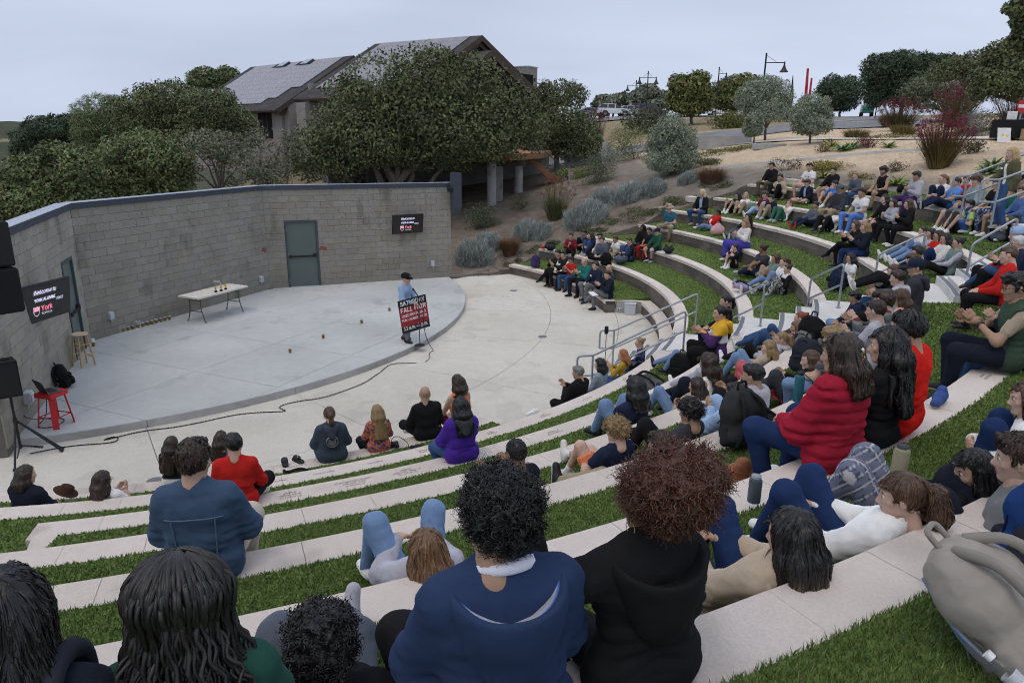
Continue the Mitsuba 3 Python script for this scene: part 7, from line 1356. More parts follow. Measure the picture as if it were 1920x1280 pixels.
# ---- stools
def stool4(c, zt, r0, r1, legr, m, key, rungs, ang=0.3):
    L = []
    for k in range(4):
        a = ang + k * math.pi / 2; L.append((np.array([c[0] + r1 * math.cos(a), c[1] + r1 * math.sin(a), c[2]]), np.array([c[0] + r0 * math.cos(a), c[1] + r0 * math.sin(a), zt])))
        obj('leg', tube([L[-1][0], L[-1][1]], legr, 10), m, key, smooth=40)
    for f_, ks in rungs:
        for k in ks: p, q = L[k], L[(k + 1) % 4]; obj('rung', tube([p[0] + (p[1] - p[0]) * f_, q[0] + (q[1] - q[0]) * f_], legr * .6, 8), m, key, smooth=40)
t = thing('wooden_stool', 'tall pale wooden stool with round seat before the left steel door', 'stool'); c = (-9.48, 14.92, STAGE_Z)
stool4(c, .86, .13, .22, .018, 'm_pine', t, [(.28, (0, 2)), (.38, (1, 3)), (.62, (0, 2)), (.70, (1, 3))]); obj('seat', moved(lathe([[.001, .035], [.15, .035], [.165, .025], [.165, .006], [.15, 0], [.001, 0]], 24), trn(c[0], c[1], .855)), 'm_pinetop', t, smooth=30)
t = thing('metal_stool', 'bright red metal stool holding an open laptop', 'stool'); c = (-8.05, 11.62, STAGE_Z)
for k in range(4):
    a = .55 + k * math.pi / 2; p, q = np.array([c[0] + .27 * math.cos(a), c[1] + .27 * math.sin(a), c[2]]), np.array([c[0] + .18 * math.cos(a), c[1] + .18 * math.sin(a), .76]); d = unit(q - p); pf = Polygon([(-.045, 0), (0, .035), (.045, 0), (.03, 0), (0, .018), (-.03, 0)]); o = np.array([math.cos(a), math.sin(a), 0]); sd_ = np.cross(o, d); M = frame(p, sd_, np.cross(d, sd_), d)
    obj('leg', moved(prism(Polygon([(-.026, -.012), (.026, -.012), (.05, .012), (-.05, .012)]), 0, np.linalg.norm(q - p)), M @ np.diag([1, 1, 1, 1.0])), 'm_red', t)
for k in range(4):
    a0, a1 = .55 + k * math.pi / 2, .55 + (k + 1) * math.pi / 2; obj('rung', tube([[c[0] + .24 * math.cos(a0), c[1] + .24 * math.sin(a0), c[2] + .18], [c[0] + .24 * math.cos(a1), c[1] + .24 * math.sin(a1), c[2] + .18]], .010, 6), 'm_red', t)
sq = sbox(-.155, -.155, .155, .155).buffer(.02); FMs = trn(c[0], c[1], 0) @ rotz(.55 + math.pi / 4)
obj('seat', moved(cat([prism(sq, .755, .775), prism(sq.buffer(.012).difference(sq.buffer(-.004)), .70, .765)]), FMs), 'm_red', t)
t = thing('laptop', 'open black laptop on the red stool', 'laptop'); LM = trn(c[0], c[1], .776) @ rotz(2.55)
obj('keyboard_half', moved(rbox(.34, .24, .018, .004), LM @ trn(0, .0, .010)), 'm_greymetal', t); obj('keys', moved(bx(-.14, .14, -.06, .08, .0192, .0215), LM), 'm_black', t); obj('lid', moved(rbox(.34, .24, .010, .003), LM @ frame([0, .155, .125], [1, 0, 0], [0, .32, .947], [0, -.947, .32])), 'm_black', t)
# ---- folding table and what stands on it
t = thing('folding_table', 'long cream plastic folding table with dark bent legs on the stage', 'table'); tc_ = np.array([-8.36, 19.42, STAGE_Z]); tx = unit([.39, .92, 0]); ty = np.array([-tx[1], tx[0], 0]); TM = frame(tc_, tx, ty, [0, 0, 1])
obj('tabletop', moved(cat([prism(sbox(-.89, -.35, .89, .35).buffer(.03), .70, .742)]), TM), 'm_tabletop', t)
for sx in (-1, 1):
    x = .70 * sx
    for sy in (-1, 1): obj('leg', moved(tube(smooth_path([[x, sy * .20, .70], [x, sy * .20, .34], [x, sy * .31, .02], [x, sy * .34, .012]], .12), .014, 8), TM), 'm_greymetal', t, smooth=40)
    obj('crossbar', moved(tube([[x, -.225, .30], [x, .225, .30]], .012, 8), TM), 'm_greymetal', t); obj('crossbar', moved(tube([[x, -.2, .60], [x, .2, .60]], .012, 8), TM), 'm_greymetal', t); obj('brace', moved(tube([[x, 0, .58], [x - sx * .35, 0, .70]], .010, 8), TM), 'm_greymetal', t)
TZ = STAGE_Z + .743
def jug(x, y, z, lab, s=1.0, water=False):
    t = thing('glass_jug', lab, 'jug'); obj('body', moved(lathe([[.055 * s, .002], [.06 * s, .01], [.066 * s, .22 * s], [.07 * s, .235 * s]], 20), trn(x, y, z)), 'm_clear', t, smooth=True); obj('base', moved(lathe([[.001, .004], [.056 * s, .004], [.058 * s, .0]], 20), trn(x, y, z)), 'm_lid', t)
    obj('handle', moved(tube(smooth_path([[.064 * s, 0, .2 * s], [.11 * s, 0, .19 * s], [.11 * s, 0, .07 * s], [.062 * s, 0, .06 * s]], .03), .007, 6), trn(x, y, z) @ rotz(1)), 'm_lid', t); obj('rim', moved(tube(np.stack([.071 * s * np.cos(np.linspace(0, 6.28, 25)[:-1]), .071 * s * np.sin(np.linspace(0, 6.28, 25)[:-1]), np.full(24, .236 * s)], 1), .004, 5, closed=True), trn(x, y, z)), 'm_lid', t)
jug(-8.25, 19.42, TZ, 'clear jug on the folding table', 1.1)
for i, (x, y) in enumerate([(-8.21, 19.19), (-8.12, 19.34), (-8.08, 19.55)]):
    t = thing('small_trophy', ['small yellow topped trophy on the table, left one of three', 'small yellow topped trophy on the table, middle one of three', 'small yellow topped trophy on the table, right one of three'][i], 'trophy'); obj('base', moved(rbox(.06, .06, .05, .004), trn(x, y, TZ + .026)), 'm_black', t); m = moved(lathe([[.012, .05], [.010, .08], [.03, .11], [.034, .15], [.028, .15], [.001, .115]], 12), trn(x, y, TZ)); obj('cup', m, 'm_vc', t, smooth=True, color=cvar(m, (.62, .45, .04)))
t = thing('paper_note', 'small white card lying on the near end of the folding table', 'paper'); obj('sheet', moved(rbox(.12, .08, .004, .001), trn(-8.56, 18.62, TZ + .003)), 'm_white', t)
def cup(x, y, z, lab, group=None, lid=False):
    t = thing('paper_cup', lab, 'cup', group); obj('sleeve', moved(lathe([[.001, .001], [.030, .001], [.040, .098], [.038, .098], [.029, .006]], 16), trn(x, y, z)), 'm_cup', t, smooth=30); obj('rim', moved(lathe([[.0395, .0985], [.0425, .0985], [.0425, .112], [.001, .114] if lid else [.0395, .112]], 16), trn(x, y, z)), 'm_lid', t)
for i in range(11):
    s_ = i / 10 + (.0 if i < 3 else .02); x, y = -10.10 + (.60) * s_, 17.72 + 1.24 * s_; cup(x, y, STAGE_Z, ['first', 'second', 'third', 'fourth', 'fifth', 'sixth', 'seventh', 'eighth', 'ninth', 'tenth', 'last'][i] + ' brown paper cup from the left in the row along the wall', 'brown paper cups in a row along the wall')
jug(-9.86, 17.98, STAGE_Z, 'clear jug standing among the row of cups by the wall', .9)
cup(-10.12, 16.4, STAGE_Z, 'brown paper cup with tall white lids beside the wooden stool', None, True); obj('lid_stack', moved(lathe([[.001, .19], [.042, .19], [.043, .115]], 16), trn(-10.12, 16.4, STAGE_Z)), 'm_lid', 'paper_cup_011')
for i, (x, y, w) in enumerate([(-4.79, 17.28, 'second from the left'), (-5.25, 16.02, 'nearest the edge of the stage'), (-4.13, 18.79, 'just left of the speaker'), (-3.61, 20.23, 'farthest, right of the green door')]): cup(x, y, STAGE_Z, f'brown paper cup alone on the open stage floor, {w}')
for i, (x, y) in enumerate([(-5.59, 16.14), (-5.1, 17.37), (-4.45, 18.75), (-4.0, 20.1)]):
    t = thing('plastic_spoons', ['pair of white spoons on the stage nearest its front edge', 'pair of white spoons on the stage beside the second cup', 'pair of white spoons on the stage left of the third cup', 'pair of white spoons on the stage nearest the back wall'][i], 'spoons')
    for k in (0, 1): p = np.array([x - .10 * k, y + .02 * k, STAGE_Z + .008]); m = cat([tube([p, p + [.10, -.05, .004]], .006, 6), moved(trimesh.creation.icosphere(1, .02), trn(*p) @ np.diag([1.2, .8, .3, 1]))]); obj('spoon', m, 'm_white', t)
# ---- wall boxes
def wallbox(i, s, z, lab, w=.13, h=.2, d=.10, key='outlet_box'):
    t = thing(key, lab, 'outlet box'); M = wallframe(i); obj('box', moved(rbox(w, d, h, .012), M @ trn(s, -d / 2 + .0, z)), 'm_boxgrey', t); obj('cover', moved(rbox(w * .8, .02, h * .75, .006), M @ trn(s, -d - .008, z)), 'm_boxgrey', t); obj('conduit', moved(tube([[s + .02, -.03, z - h / 2], [s + .02, -.03, z - h / 2 - .07]], .018, 8), M), 'm_boxgrey', t)
wallbox(1, .6, .66, 'grey weatherproof outlet box on the wall above the row of cups'); wallbox(1, 6.31, .56, 'grey outlet box on the wall just left of the green door'); wallbox(2, 5.6, .68, 'grey outlet box low on the wall under the right screen'); wallbox(0, 1.16, .62, 'grey outlet box low on the wall behind the red stool', .2, .22, .12)
for i, s, z, lab in ((1, 6.62, 1.43, 'red paint smear on the wall left of the green door'), (2, 1.80, 1.38, 'red paint smear on the wall right of the green door')):
    t = thing('paint_mark', lab, 'paint mark'); g = np.random.default_rng(i); M = wallframe(i); obj('smear', cat([moved(bx(s + o - w, s + o + w, -.0075, -.0055, z + q, z + q + .03), M) for o, w, q in ((0, .13, 0), (.03, .10, .04), (-.03, .07, .075), (.05, .05, -.04))]), 'm_paint', t)
mat('m_paint', (.30, .075, .065), .95, .1)
# ---- electrical box in the recess of the lowest wall
rec = pol(10.86, 6.6); t = thing('concrete_recess', 'grey concrete recess at the cut end of the lowest seat wall', 'wall'); bw = frame([3.38, 20.95, 0], unit([.98, -.2, 0]), unit([.2, .98, 0]), [0, 0, 1]); obj('back', moved(bx(-.50, .75, -.06, .08, -.05, .36), bw), 'm_curb', t)
obj('turf_edge', moved(bx(-.52, .80, -.08, .10, .361, .374), bw), 'm_cap', t)
t = thing('utility_box', 'pale grey metal utility box standing in the wall recess', 'utility box'); bq = frame([3.52, 20.72, 0], unit([.98, -.2, 0]), unit([.2, .98, 0]), [0, 0, 1]); obj('box', moved(rbox(.33, .22, .32, .008), bq @ trn(.02, 0, .165)), 'm_boxgrey', t); obj('lid', moved(rbox(.35, .24, .02, .004), bq @ trn(.02, 0, .336)), 'm_boxgrey', t)
t = thing('outlet_box', 'small double outlet cover left of the pale utility box', 'outlet box'); obj('cover', moved(rbox(.13, .05, .13, .008), bq @ trn(-.30, .08, .10)), 'm_boxgrey', t); obj('socket', cat([moved(bx(-.335, -.315, .052, .056, .06, .14), bq), moved(bx(-.285, -.265, .052, .056, .06, .14), bq)]), 'm_black', t)
# ---- microphone, sign and the man who speaks
t = thing('microphone_stand', 'black microphone stand with round base before the sign', 'microphone stand'); mb = np.array([-2.27, 16.74, STAGE_Z])
obj('base', moved(lathe([[.001, .03], [.04, .028], [.13, .012], [.135, 0]], 24), trn(*mb)), 'm_black', t, smooth=40); obj('pole', tube([mb, mb + [0, 0, 1.22]], [.011, .009], 8), 'm_black', t); obj('clutch', tube([mb + [0, 0, .8], mb + [0, 0, .88]], .018, 8), 'm_black', t)
mt = mb + [0, 0, 1.22]; md = unit([-.38, .05, .55]); obj('clip', tube([mt, mt + md * .07], .014, 8), 'm_black', t); obj('microphone', cat([tube([mt + md * .05, mt + md * .20], [.012, .017], 10), moved(trimesh.creation.icosphere(2, .027), trn(*(mt + md * .22)))]), 'm_black', t, smooth=True)
def cable(pts, r, lab, z=None):
    t = thing('cable', lab, 'cable'); obj('cord', tube(spline(pts, 26 * len(pts) // 2), r, 6), 'm_black_matte', t, smooth=True)
cable([mt + md * .1, mt + [.06, -.02, -.10], mb + [.14, -.06, .35], mb + [.32, -.30, .03], mb + [.38, -.50, .012], [-1.95, 16.02, .012 + STAGE_Z - .0], [-1.93, 15.9, .10], [-2.02, 15.88, .012], [-2.3, 15.75, .012], [-2.8, 15.62, .012], [-2.92, 15.2, .012], [-3.02, 14.82, .012], [-3.11, 14.49, .012], [-3.52, 13.79, .012], [-3.88, 13.40, .012], [-4.27, 13.2, .012], [-4.50, 12.85, .012], [-4.35, 12.72, .012], [-4.75, 12.62, .012], [-5.6, 12.2, .012], [-6.14, 11.85, .012], [-6.8, 11.5, .012], [-7.05, 11.3, .012], [-6.95, 11.42, .012], [-6.82, 11.3, .012], [-7.2, 11.1, .012], [-7.7, 10.9, .012], [-7.95, 10.7, .02]], .009, 'black microphone cable snaking along the stage edge to the loudspeaker')
cable([[-8.0, 11.6, .78], [-8.22, 11.7, .5], [-8.35, 11.75, .2], [-8.3, 11.5, .162], [-8.1, 11.45, .162], [-8.0, 11.75, .164], [-8.25, 11.9, .162], [-8.5, 11.55, .3], [-8.58, 11.68, .6]], .007, 'thin black cables looping between the laptop and the wall outlet')
man = person('man in black cap and pale blue shirt speaking at the microphone behind the sign', -2.66, 17.06, STAGE_Z, 1.06, 18, 'stand', ('table', 'table'), ('shirt', (.30, .42, .56)), ('long', (.16, .17, .19)), 'soft_black', ('buzz', 'grey'), 'fair', False, -6, 4, .024, opt=dict(cap='black', capmark='lgrey', fx=2.2, fy=12.8, stride=.10, sole='black', nohood=0))
t = thing('fair_sign', 'black and red placard advertising the Saturday fall fair, held before the speaker', 'sign'); yw, rl = .60, .13; r = np.array([math.cos(yw), math.sin(yw), 0]); u = np.array([0, 0, 1.0]); r2 = r * math.cos(rl) + u * math.sin(rl); u2 = u * math.cos(rl) - r * math.sin(rl); SM = frame([-2.40, 16.83, .915], r2, u2, np.cross(r2, u2))
w_, h_ = .76, .84; obj('board', moved(bx(-w_ / 2, w_ / 2, -h_ / 2, h_ / 2, -.012, 0), SM), 'm_black', t); obj('red_band', moved(bx(-w_ / 2 + .004, w_ / 2 - .004, -h_ / 2 + .165, h_ / 2 - .20, .0005, .002), SM), 'm_signred', t)
for s_, y, hh, ww in (('SATURDAY', .275, .105, .66), ('FALL FAIR', .105, .115, .68), ('USED BOOK SALE', -.015, .065, .66), ('FUN · GAMES · FOOD', -.125, .062, .68), ('11 a.m.-3 p.m.', -.345, .095, .66)): text_on(s_, hh, SM @ trn(0, y, .0022), 'm_white', t, 'lettering', ww)

# ---- bags
def backpack(x, y, z, yaw, s, c, lab, c2=None, tilt=0, h=.014, lying=False, cat_='backpack', strap=(.02, .02, .022)):
    t = thing('backpack', lab, cat_); c2 = c2 or [v * .7 for v in c]; sd = int(abs(x * 53 + y * 17)) % 911
    body = [([-.09, 0, .12], [.09, 0, .12], .105, .105), ([-.085, -.01, .30], [.085, -.01, .30], .10, .10), ([-.05, -.01, .40], [.05, -.01, .40], .075, .075)]
    f_ = field(body, .03); g_ = field([([-.07, .095, .11], [.07, .095, .11], .065, .065), ([-.06, .09, .22], [.06, .09, .22], .05, .05)], .02); side = field([([-.18, 0, .08], [-.17, 0, .18], .04, .035), ([.18, 0, .08], [.17, 0, .18], .04, .035)], .015)
    dn = lambda p: .020 * (meshkit.fbm(p * 12 + sd, 3, sd) - .5) + .012 * (np.abs(meshkit.noise(p * 19 + sd, sd + 1) - .5) - .25)
    Mx = trn(x, y, z) @ rotz(yaw) @ trimesh.transformations.rotation_matrix(math.radians(tilt), [1, 0, 0]) @ np.diag([s, s, s, 1.0])
    if lying: Mx = Mx @ trn(0, 0, .10) @ trimesh.transformations.rotation_matrix(math.radians(-82), [1, 0, 0])
    def put(nm, fn, lo, hi, col, hh=h): m = nets(fn, lo, hi, hh); obj(nm, moved(m, Mx), 'm_cloth', t, smooth=True, color=cvar(m, col, .16, sd))
    put('main_bag', lambda p: np.maximum(f_(p) + dn(p), -p[:, 2]), (-.25, -.16, -.02), (.25, .16, .53), c); put('front_pocket', lambda p: np.maximum(g_(p) + dn(p), .005 - p[:, 2]), (-.2, 0, -.02), (.2, .2, .33), c2); put('side_pocket', lambda p: np.maximum(side(p) + dn(p), .005 - p[:, 2]), (-.26, -.1, -.02), (.26, .1, .26), c2)
    def tb(nm, pts, r, col, flat_=None): m = tube(smooth_path(pts, .06), r, 6); obj(nm, moved(m, Mx), 'm_cloth', t, smooth=40, color=cvar(m, col))
    tb('handle', [[-.045, -.04, .47], [-.045, -.05, .53], [.045, -.05, .53], [.045, -.04, .47]], .010, strap)
    for q in (-1, 1): tb('shoulder_strap', [[q * .05, -.07, .44], [q * .10, -.16, .36], [q * .11, -.15, .18], [q * .14, -.08, .04]], .020, strap)
    tb('zip', [[-.165, .045, .10], [-.15, .06, .34], [0, .06, .475], [.15, .06, .34], [.165, .045, .10]], .005, [v * .35 for v in c]); tb('zip', [[-.12, .135, .20], [0, .145, .255], [.12, .135, .20]], .005, [v * .35 for v in c])
    return t, Mx
CL = COL
backpack(.83, 26.27, .40, 2.2, .95, (.05, .03, .11), 'dark purple backpack standing on the lowest wall', (.07, .04, .14), h=.024)
backpack(3.16, 23.81, .90, 2.5, 1.0, CL['black'], 'black backpack standing on the second wall turf', h=.024); backpack(3.65, 24.47, .95, 3.5, 1.05, (.12, .15, .19), 'grey blue backpack lying beside the black backpack on the second turf', lying=True, h=.024)
backpack(5.23, 23.76, 1.42, 3.0, .9, CL['charcoal'], 'charcoal backpack beside the boy in the green hoodie', lying=True, h=.024); backpack(1.52, 27.35, .92, 2.6, .95, CL['charcoal'], 'dark grey backpack behind the student in maroon', lying=True, h=.024)
backpack(8.64, 25.83, 2.44, 2.8, .95, (.19, .30, .20), 'pale green backpack on the fifth turf step', h=.024); backpack(9.72, 24.58, 2.44, 2.7, .8, (.12, .085, .17), 'purple grey backpack behind the girl in green trousers', h=.024)
backpack(12.6, 23.3, 3.44, 2.6, 1.1, CL['black'], 'black backpack on the highest turf beside the boy in the tank top', lying=True, h=.024); backpack(10.55, 19.4, 2.44, 2.4, 1.1, CL['black'], 'black backpack on the turf under the girls in black', h=.024); backpack(10.0, 20.4, 2.44, 1.8, .8, (.30, .29, .33), 'pale grey bag on the turf beside the girl in grey hoodie', lying=True, h=.024)
backpack(10.83, 15.85, 2.93, 2.5, 1.1, CL['midnight'], 'big dark navy backpack on the sixth turf near the handrail', (.10, .11, .14), h=.022); backpack(11.7, 23.8, 3.40, 2.6, .9, CL['khaki'], 'olive grey bag behind the hunched person in navy', h=.024)
backpack(7.10, 15.27, 1.93, 2.0, 1.0, CL['navy'], 'navy backpack in front of the girl in white shirt by the handrail', h=.022); backpack(5.97, 17.57, 1.42, 1.4, .8, (.38, .32, .52), 'lavender backpack beside the water bottles', lying=True, h=.022)
backpack(4.72, 10.83, 1.90, 2.0, 1.15, CL['black'], 'tall black backpack with grey pocket standing on the near fourth row', (.17, .17, .175), h=.018); backpack(4.10, 9.45, 1.95, 2.2, 1.1, (.028, .032, .045), 'dark blue grey backpack standing before the curly fair haired boy', h=.018)
backpack(2.98, 11.94, .94, 2.3, 1.1, CL['black'], 'black backpack left of the girl in olive hoodie', h=.018); backpack(2.51, 11.13, .96, 1.0, 1.15, (.10, .10, .105), 'grey backpack lying behind the girl in loose navy shirt', lying=True, h=.018)
backpack(2.12, 5.95, 2.42, .5, 1.15, (.035, .036, .038), 'large black day pack with red tags beside the teal bottle', (.028, .028, .03), tilt=-14, h=.014); backpack(2.45, 6.05, 2.45, 1.2, 1.0, CL['black'], 'flat black bag lying behind the large day pack', lying=True, h=.014)
backpack(-9.02, 13.55, STAGE_Z, -1.0, 1.05, CL['black'], 'black backpack leaning on the wall behind the red stool', tilt=12, h=.02)
bt, BM = backpack(2.16, 2.50, 3.385, 2.3, .98, (.014, .045, .15), 'royal blue backpack with black front at the right edge', (.022, .024, .03), tilt=6, h=.010)
kt, KM = backpack(1.86, 1.93, 3.45, .80, 1.12, (.33, .30, .265), 'khaki grey school backpack slumped on the turf at bottom right', (.30, .275, .245), tilt=-60, h=.0095, strap=(.26, .24, .22))
for pts in ([[-.10, .135, .10], [-.10, .12, .27], [0, .09, .42]], [[.10, .135, .10], [.10, .12, .27], [0.03, .09, .42]], [[-.17, .06, .06], [-.16, .07, .30], [-.08, .06, .44]]): m = tube(smooth_path(pts, .08), .006, 6); obj('piping', moved(m, KM), 'm_cloth', kt, smooth=True, color=cvar(m, (.20, .26, .36)))
bm = lathe([[.001, 0], [.03, .003], [.033, .12], [.028, .15], [.016, .17], [.016, .178]], 16); t = thing('water_bottle', 'clear plastic bottle with white cap in the side pocket of the khaki backpack', 'bottle'); WM = KM @ trn(-.215, .02, .06) @ np.diag([.8, .8, .8, 1]); obj('bottle', moved(bm, WM), 'm_clear', t, smooth=True); obj('label', moved(lathe([[.0335, .05], [.0345, .11]], 16), WM), 'm_boxgrey', t, smooth=True); obj('cap', moved(lathe([[.0175, .172], [.0185, .196], [.001, .198]], 14), WM), 'm_lid', t, smooth=30)
def bottle(x, y, z, c, lab, h_=.26, r_=.036, lid=(.02, .02, .02), cat_='bottle', straw=False):
    t = thing('drink_bottle', lab, cat_); m = lathe([[.001, 0], [r_, .003], [r_, h_ * .78], [r_ * .72, h_ * .86], [r_ * .66, h_ * .88]], 16); obj('body', moved(m, trn(x, y, z)), 'm_vc', t, smooth=35, color=cvar(m, c, .0)); l = lathe([[r_ * .74, h_ * .87], [r_ * .74, h_ * .97], [.001, h_]], 14); obj('lid', moved(l, trn(x, y, z)), 'm_vc', t, smooth=35, color=cvar(l, lid, 0))
    if straw: s_ = tube([[x, y, z + h_], [x + .02, y, z + h_ * 1.3]], .004, 6); obj('straw', s_, 'm_vc', t, color=cvar(s_, (.3, .5, .45), 0))
    return t
tb_ = bottle(2.55, 5.93, ZK(6), (.035, .16, .21), 'teal insulated bottle on the seat cap beside the red quilted jacket', .29, .042); m = tube([[2.58, 5.95, ZK(6) + .26], [2.65, 5.9, ZK(6) + .2], [2.66, 5.85, ZK(6) + .03]], .005, 6); obj('carry_loop', m, 'm_vc', tb_, color=cvar(m, (.02, .02, .02), 0))
bottle(5.77, 18.12, ZK(3), (.42, .36, .30), 'beige tumbler with green lid on the third seat cap', .24, .045, (.2, .42, .36), 'tumbler', True); bottle(5.74, 17.45, ZK(3), (.62, .64, .62), 'pale bottle beside the lavender backpack', .22, .04, (.6, .62, .6)); bottle(7.30, 22.9, ZK(4), (.05, .25, .45), 'small blue bottle beside the photographer in teal', .16, .03, (.5, .05, .05)); bottle(12.2, 22.3, ZK(7), (.45, .5, .45), 'clear green bottle beside the man in black tank top', .22, .032)
bottle(3.10, 10.3, 1.55, (.45, .28, .52), 'lilac cup on the raised knee of the pink haired person', .15, .045, (.5, .33, .56), 'cup', True)
bottle(2.02, 3.36, 3.46, (.30, .27, .18), 'steel travel mug held by the girl in plaid trousers', .17, .040, (.05, .05, .05), 'mug'); bottle(1.52, 3.98, 2.95, (.07, .09, .11), 'dark tumbler with clear lid beside the dark jeans', .19, .04, (.3, .34, .38), 'tumbler')
t = thing('tissue_box', 'yellow tissue box beside the girl in beige hoodie', 'tissue box'); m = rbox(.12, .12, .13, .004); obj('box', moved(m, trn(2.81, 11.16, 1.01) @ rotz(.5)), 'm_vc', t, color=cvar(m, (.62, .55, .06), 0)); m = moved(trimesh.creation.cone(.035, .07, sections=7), trn(2.81, 11.16, 1.076)); obj('tissue', m, 'm_white', t)
t = thing('plaid_blanket', 'red and black checked blanket behind the boy in light grey hoodie', 'blanket'); gx_, gy_ = np.meshgrid(np.linspace(-.3, .3, 25), np.linspace(-.22, .22, 19)); bz = .10 + .07 * (meshkit.fbm(np.stack([gx_ * 8, gy_ * 8, 0 * gx_], -1), 3) - .3) - .25 * (gx_ ** 2 + gy_ ** 2); bv = np.stack([gx_, gy_, bz], -1).reshape(-1, 3); ib = np.arange(25 * 19).reshape(19, 25); bf = np.vstack([np.stack([ib[:-1, :-1], ib[:-1, 1:], ib[1:, 1:]], -1).reshape(-1, 3), np.stack([ib[:-1, :-1], ib[1:, 1:], ib[1:, :-1]], -1).reshape(-1, 3)])
bc = np.where(((np.floor(bv[:, 0] / .05) + np.floor(bv[:, 1] / .05)) % 2 == 0)[:, None], [.02, .012, .012], [.38, .015, .02]); obj('cloth', moved(mesh(bv, bf), trn(3.42, 8.25, 2.0) @ rotz(.6)), 'm_cloth', t, smooth=True, color=bc)
t = thing('leather_bag', 'brown leather handbag on the turf under the white sneaker', 'handbag'); lf = field([([-.12, 0, .08], [.12, 0, .08], .085, .085), ([-.10, 0, .19], [.10, 0, .19], .05, .05)], .03); m = nets(lambda p: np.maximum(lf(p) + .03 * (meshkit.fbm(p * 13, 3) - .5), -p[:, 2]), (-.25, -.12, -.02), (.25, .12, .28), .012); LBM = trn(1.80, 5.12, 2.43) @ rotz(.8); obj('bag', moved(m, LBM), 'm_vc', t, smooth=True, color=cvar(m, (.27, .085, .03), .2)); m = tube(smooth_path([[-.14, 0, .17], [-.24, .02, .30], [-.34, .05, .10], [-.30, .06, .01], [-.15, .05, .02]], .1), .010, 6); obj('strap', moved(m, LBM), 'm_vc', t, smooth=True, color=cvar(m, (.25, .08, .03), 0))
t = thing('pink_bag', 'fluffy pale pink bag in front of the girl in red hoodie', 'bag'); pf_ = field([([-.08, 0, .15], [.08, 0, .15], .16, .16), ([0, 0, .28], [0, 0, .30], .11, .1)], .04); m = nets(lambda p: np.maximum(pf_(p) + .03 * (meshkit.noise(p * 60) - .5), -p[:, 2]), (-.3, -.22, -.02), (.3, .22, .46), .018); obj('bag', moved(m, trn(7.0, 24.35, 1.92)), 'm_cloth', t, smooth=True, color=cvar(m, (.62, .38, .40), .2)); m = tube(smooth_path([[-.06, 0, .38], [0, 0, .47], [.06, 0, .38]], .05), .012, 6); obj('handle', moved(m, trn(7.0, 24.35, 1.92)), 'm_cloth', t, smooth=True, color=cvar(m, (.6, .36, .38)))
t = thing('red_pouch', 'small red pouch at the left end of the second wall', 'pouch'); m = moved(nets(lambda p: ell_d(p, (0, 0, .05), (.11, .07, .055)) + .02 * (meshkit.noise(p * 25) - .5), (-.15, -.1, -.02), (.15, .1, .13), .016), trn(1.18, 27.55, .90)); obj('pouch', m, 'm_cloth', t, smooth=True, color=cvar(m, CL['red']))
for k, (x, y) in enumerate([(-3.36, 9.62), (-3.16, 9.74)]):
    t = thing('slide_sandal', ['black slide sandal standing on the lowest cap, left of a pair', 'black slide sandal standing on the lowest cap, right of a pair'][k], 'sandal'); SM_ = trn(x, y, ZK(1) + .002) @ rotz(.4 + .5 * k); obj('sole', moved(prism(Point(0, 0).buffer(.045).union(Point(0, .15).buffer(.05)).convex_hull, 0, .03), SM_), 'm_black', t); a = np.linspace(0, np.pi, 9); obj('strap', moved(quad_strip(np.stack([.052 * np.cos(a), 0 * a + .07, .03 + .06 * np.sin(a)], 1), np.stack([.052 * np.cos(a), 0 * a + .15, .03 + .055 * np.sin(a)], 1)), SM_), 'm_black', t, smooth=True)
cable([[-3.32, 9.42, .40], [-3.2, 9.36, .42], [-3.08, 9.42, .43], [-2.95, 9.40, .41], [-2.8, 9.44, .40]], .022, 'black strap lying on the turf behind the sandals')
t = thing('snack_bag', 'crumpled yellow and red snack bag beside the boy in red', 'bag'); m = nets(lambda p: ell_d(p, (0, 0, .03), (.12, .08, .03)) + .014 * (meshkit.noise(p * 30) - .5), (-.15, -.11, -.02), (.15, .11, .09), .009); c_ = cvar(m, (.70, .46, .03), .1); v_ = np.asarray(m.vertices); c_[np.abs(v_[:, 0] + .02) < .045] = (.55, .03, .03); obj('bag', moved(m, trn(-3.5, 9.05, .45)), 'm_vc', t, smooth=True, color=c_)
t = thing('camera_pouch', 'small black camera pouch beside the floral blouse', 'pouch'); m = moved(rbox(.20, .10, .07, .02), trn(-1.48, 10.18, .43) @ rotz(.2)); obj('pouch', m, 'm_black_matte', t)
t = thing('compact_camera', 'small black camera with strap on the lowest turf between two women', 'camera'); obj('body', moved(rbox(.13, .07, .09, .01), trn(-1.85, 10.32, .42) @ rotz(.4)), 'm_black', t); obj('lens', tube([[-1.85, 10.32, .42], [-1.78, 10.20, .44]], .032, 10), 'm_black', t); obj('strap', tube(spline([[-1.9, 10.35, .45], [-1.75, 10.3, .55], [-1.62, 10.28, .42], [-1.7, 10.2, .40]], 20), .006, 5), 'm_black', t, smooth=True)
t = thing('phone_stick', 'phone on a thin black stick behind the near handrail', 'phone stand'); obj('stick', tube([[1.93, 13.98, 0], [1.93, 13.98, 1.25]], .008, 6), 'm_black', t); obj('phone', moved(rbox(.08, .03, .16, .006), trn(1.93, 13.98, 1.33) @ rotz(.3)), 'm_black', t); obj('grip', tube([[1.93, 13.98, .35], [1.93, 13.98, .5]], .014, 8), 'm_black', t)
t = thing('brown_hat', 'brown felt hat resting on the knee of the person in suit jacket', 'hat'); m = lathe([[.15, 0], [.15, .008], [.09, .012], [.08, .08], [.04, .10], [.001, .095]], 20); obj('hat', moved(m, trn(-5.83, 8.35, .60) @ rotz(.4) @ trimesh.transformations.rotation_matrix(.5, [0, 1, 0])), 'm_cloth', t, smooth=40, color=cvar(m, (.055, .028, .02)))
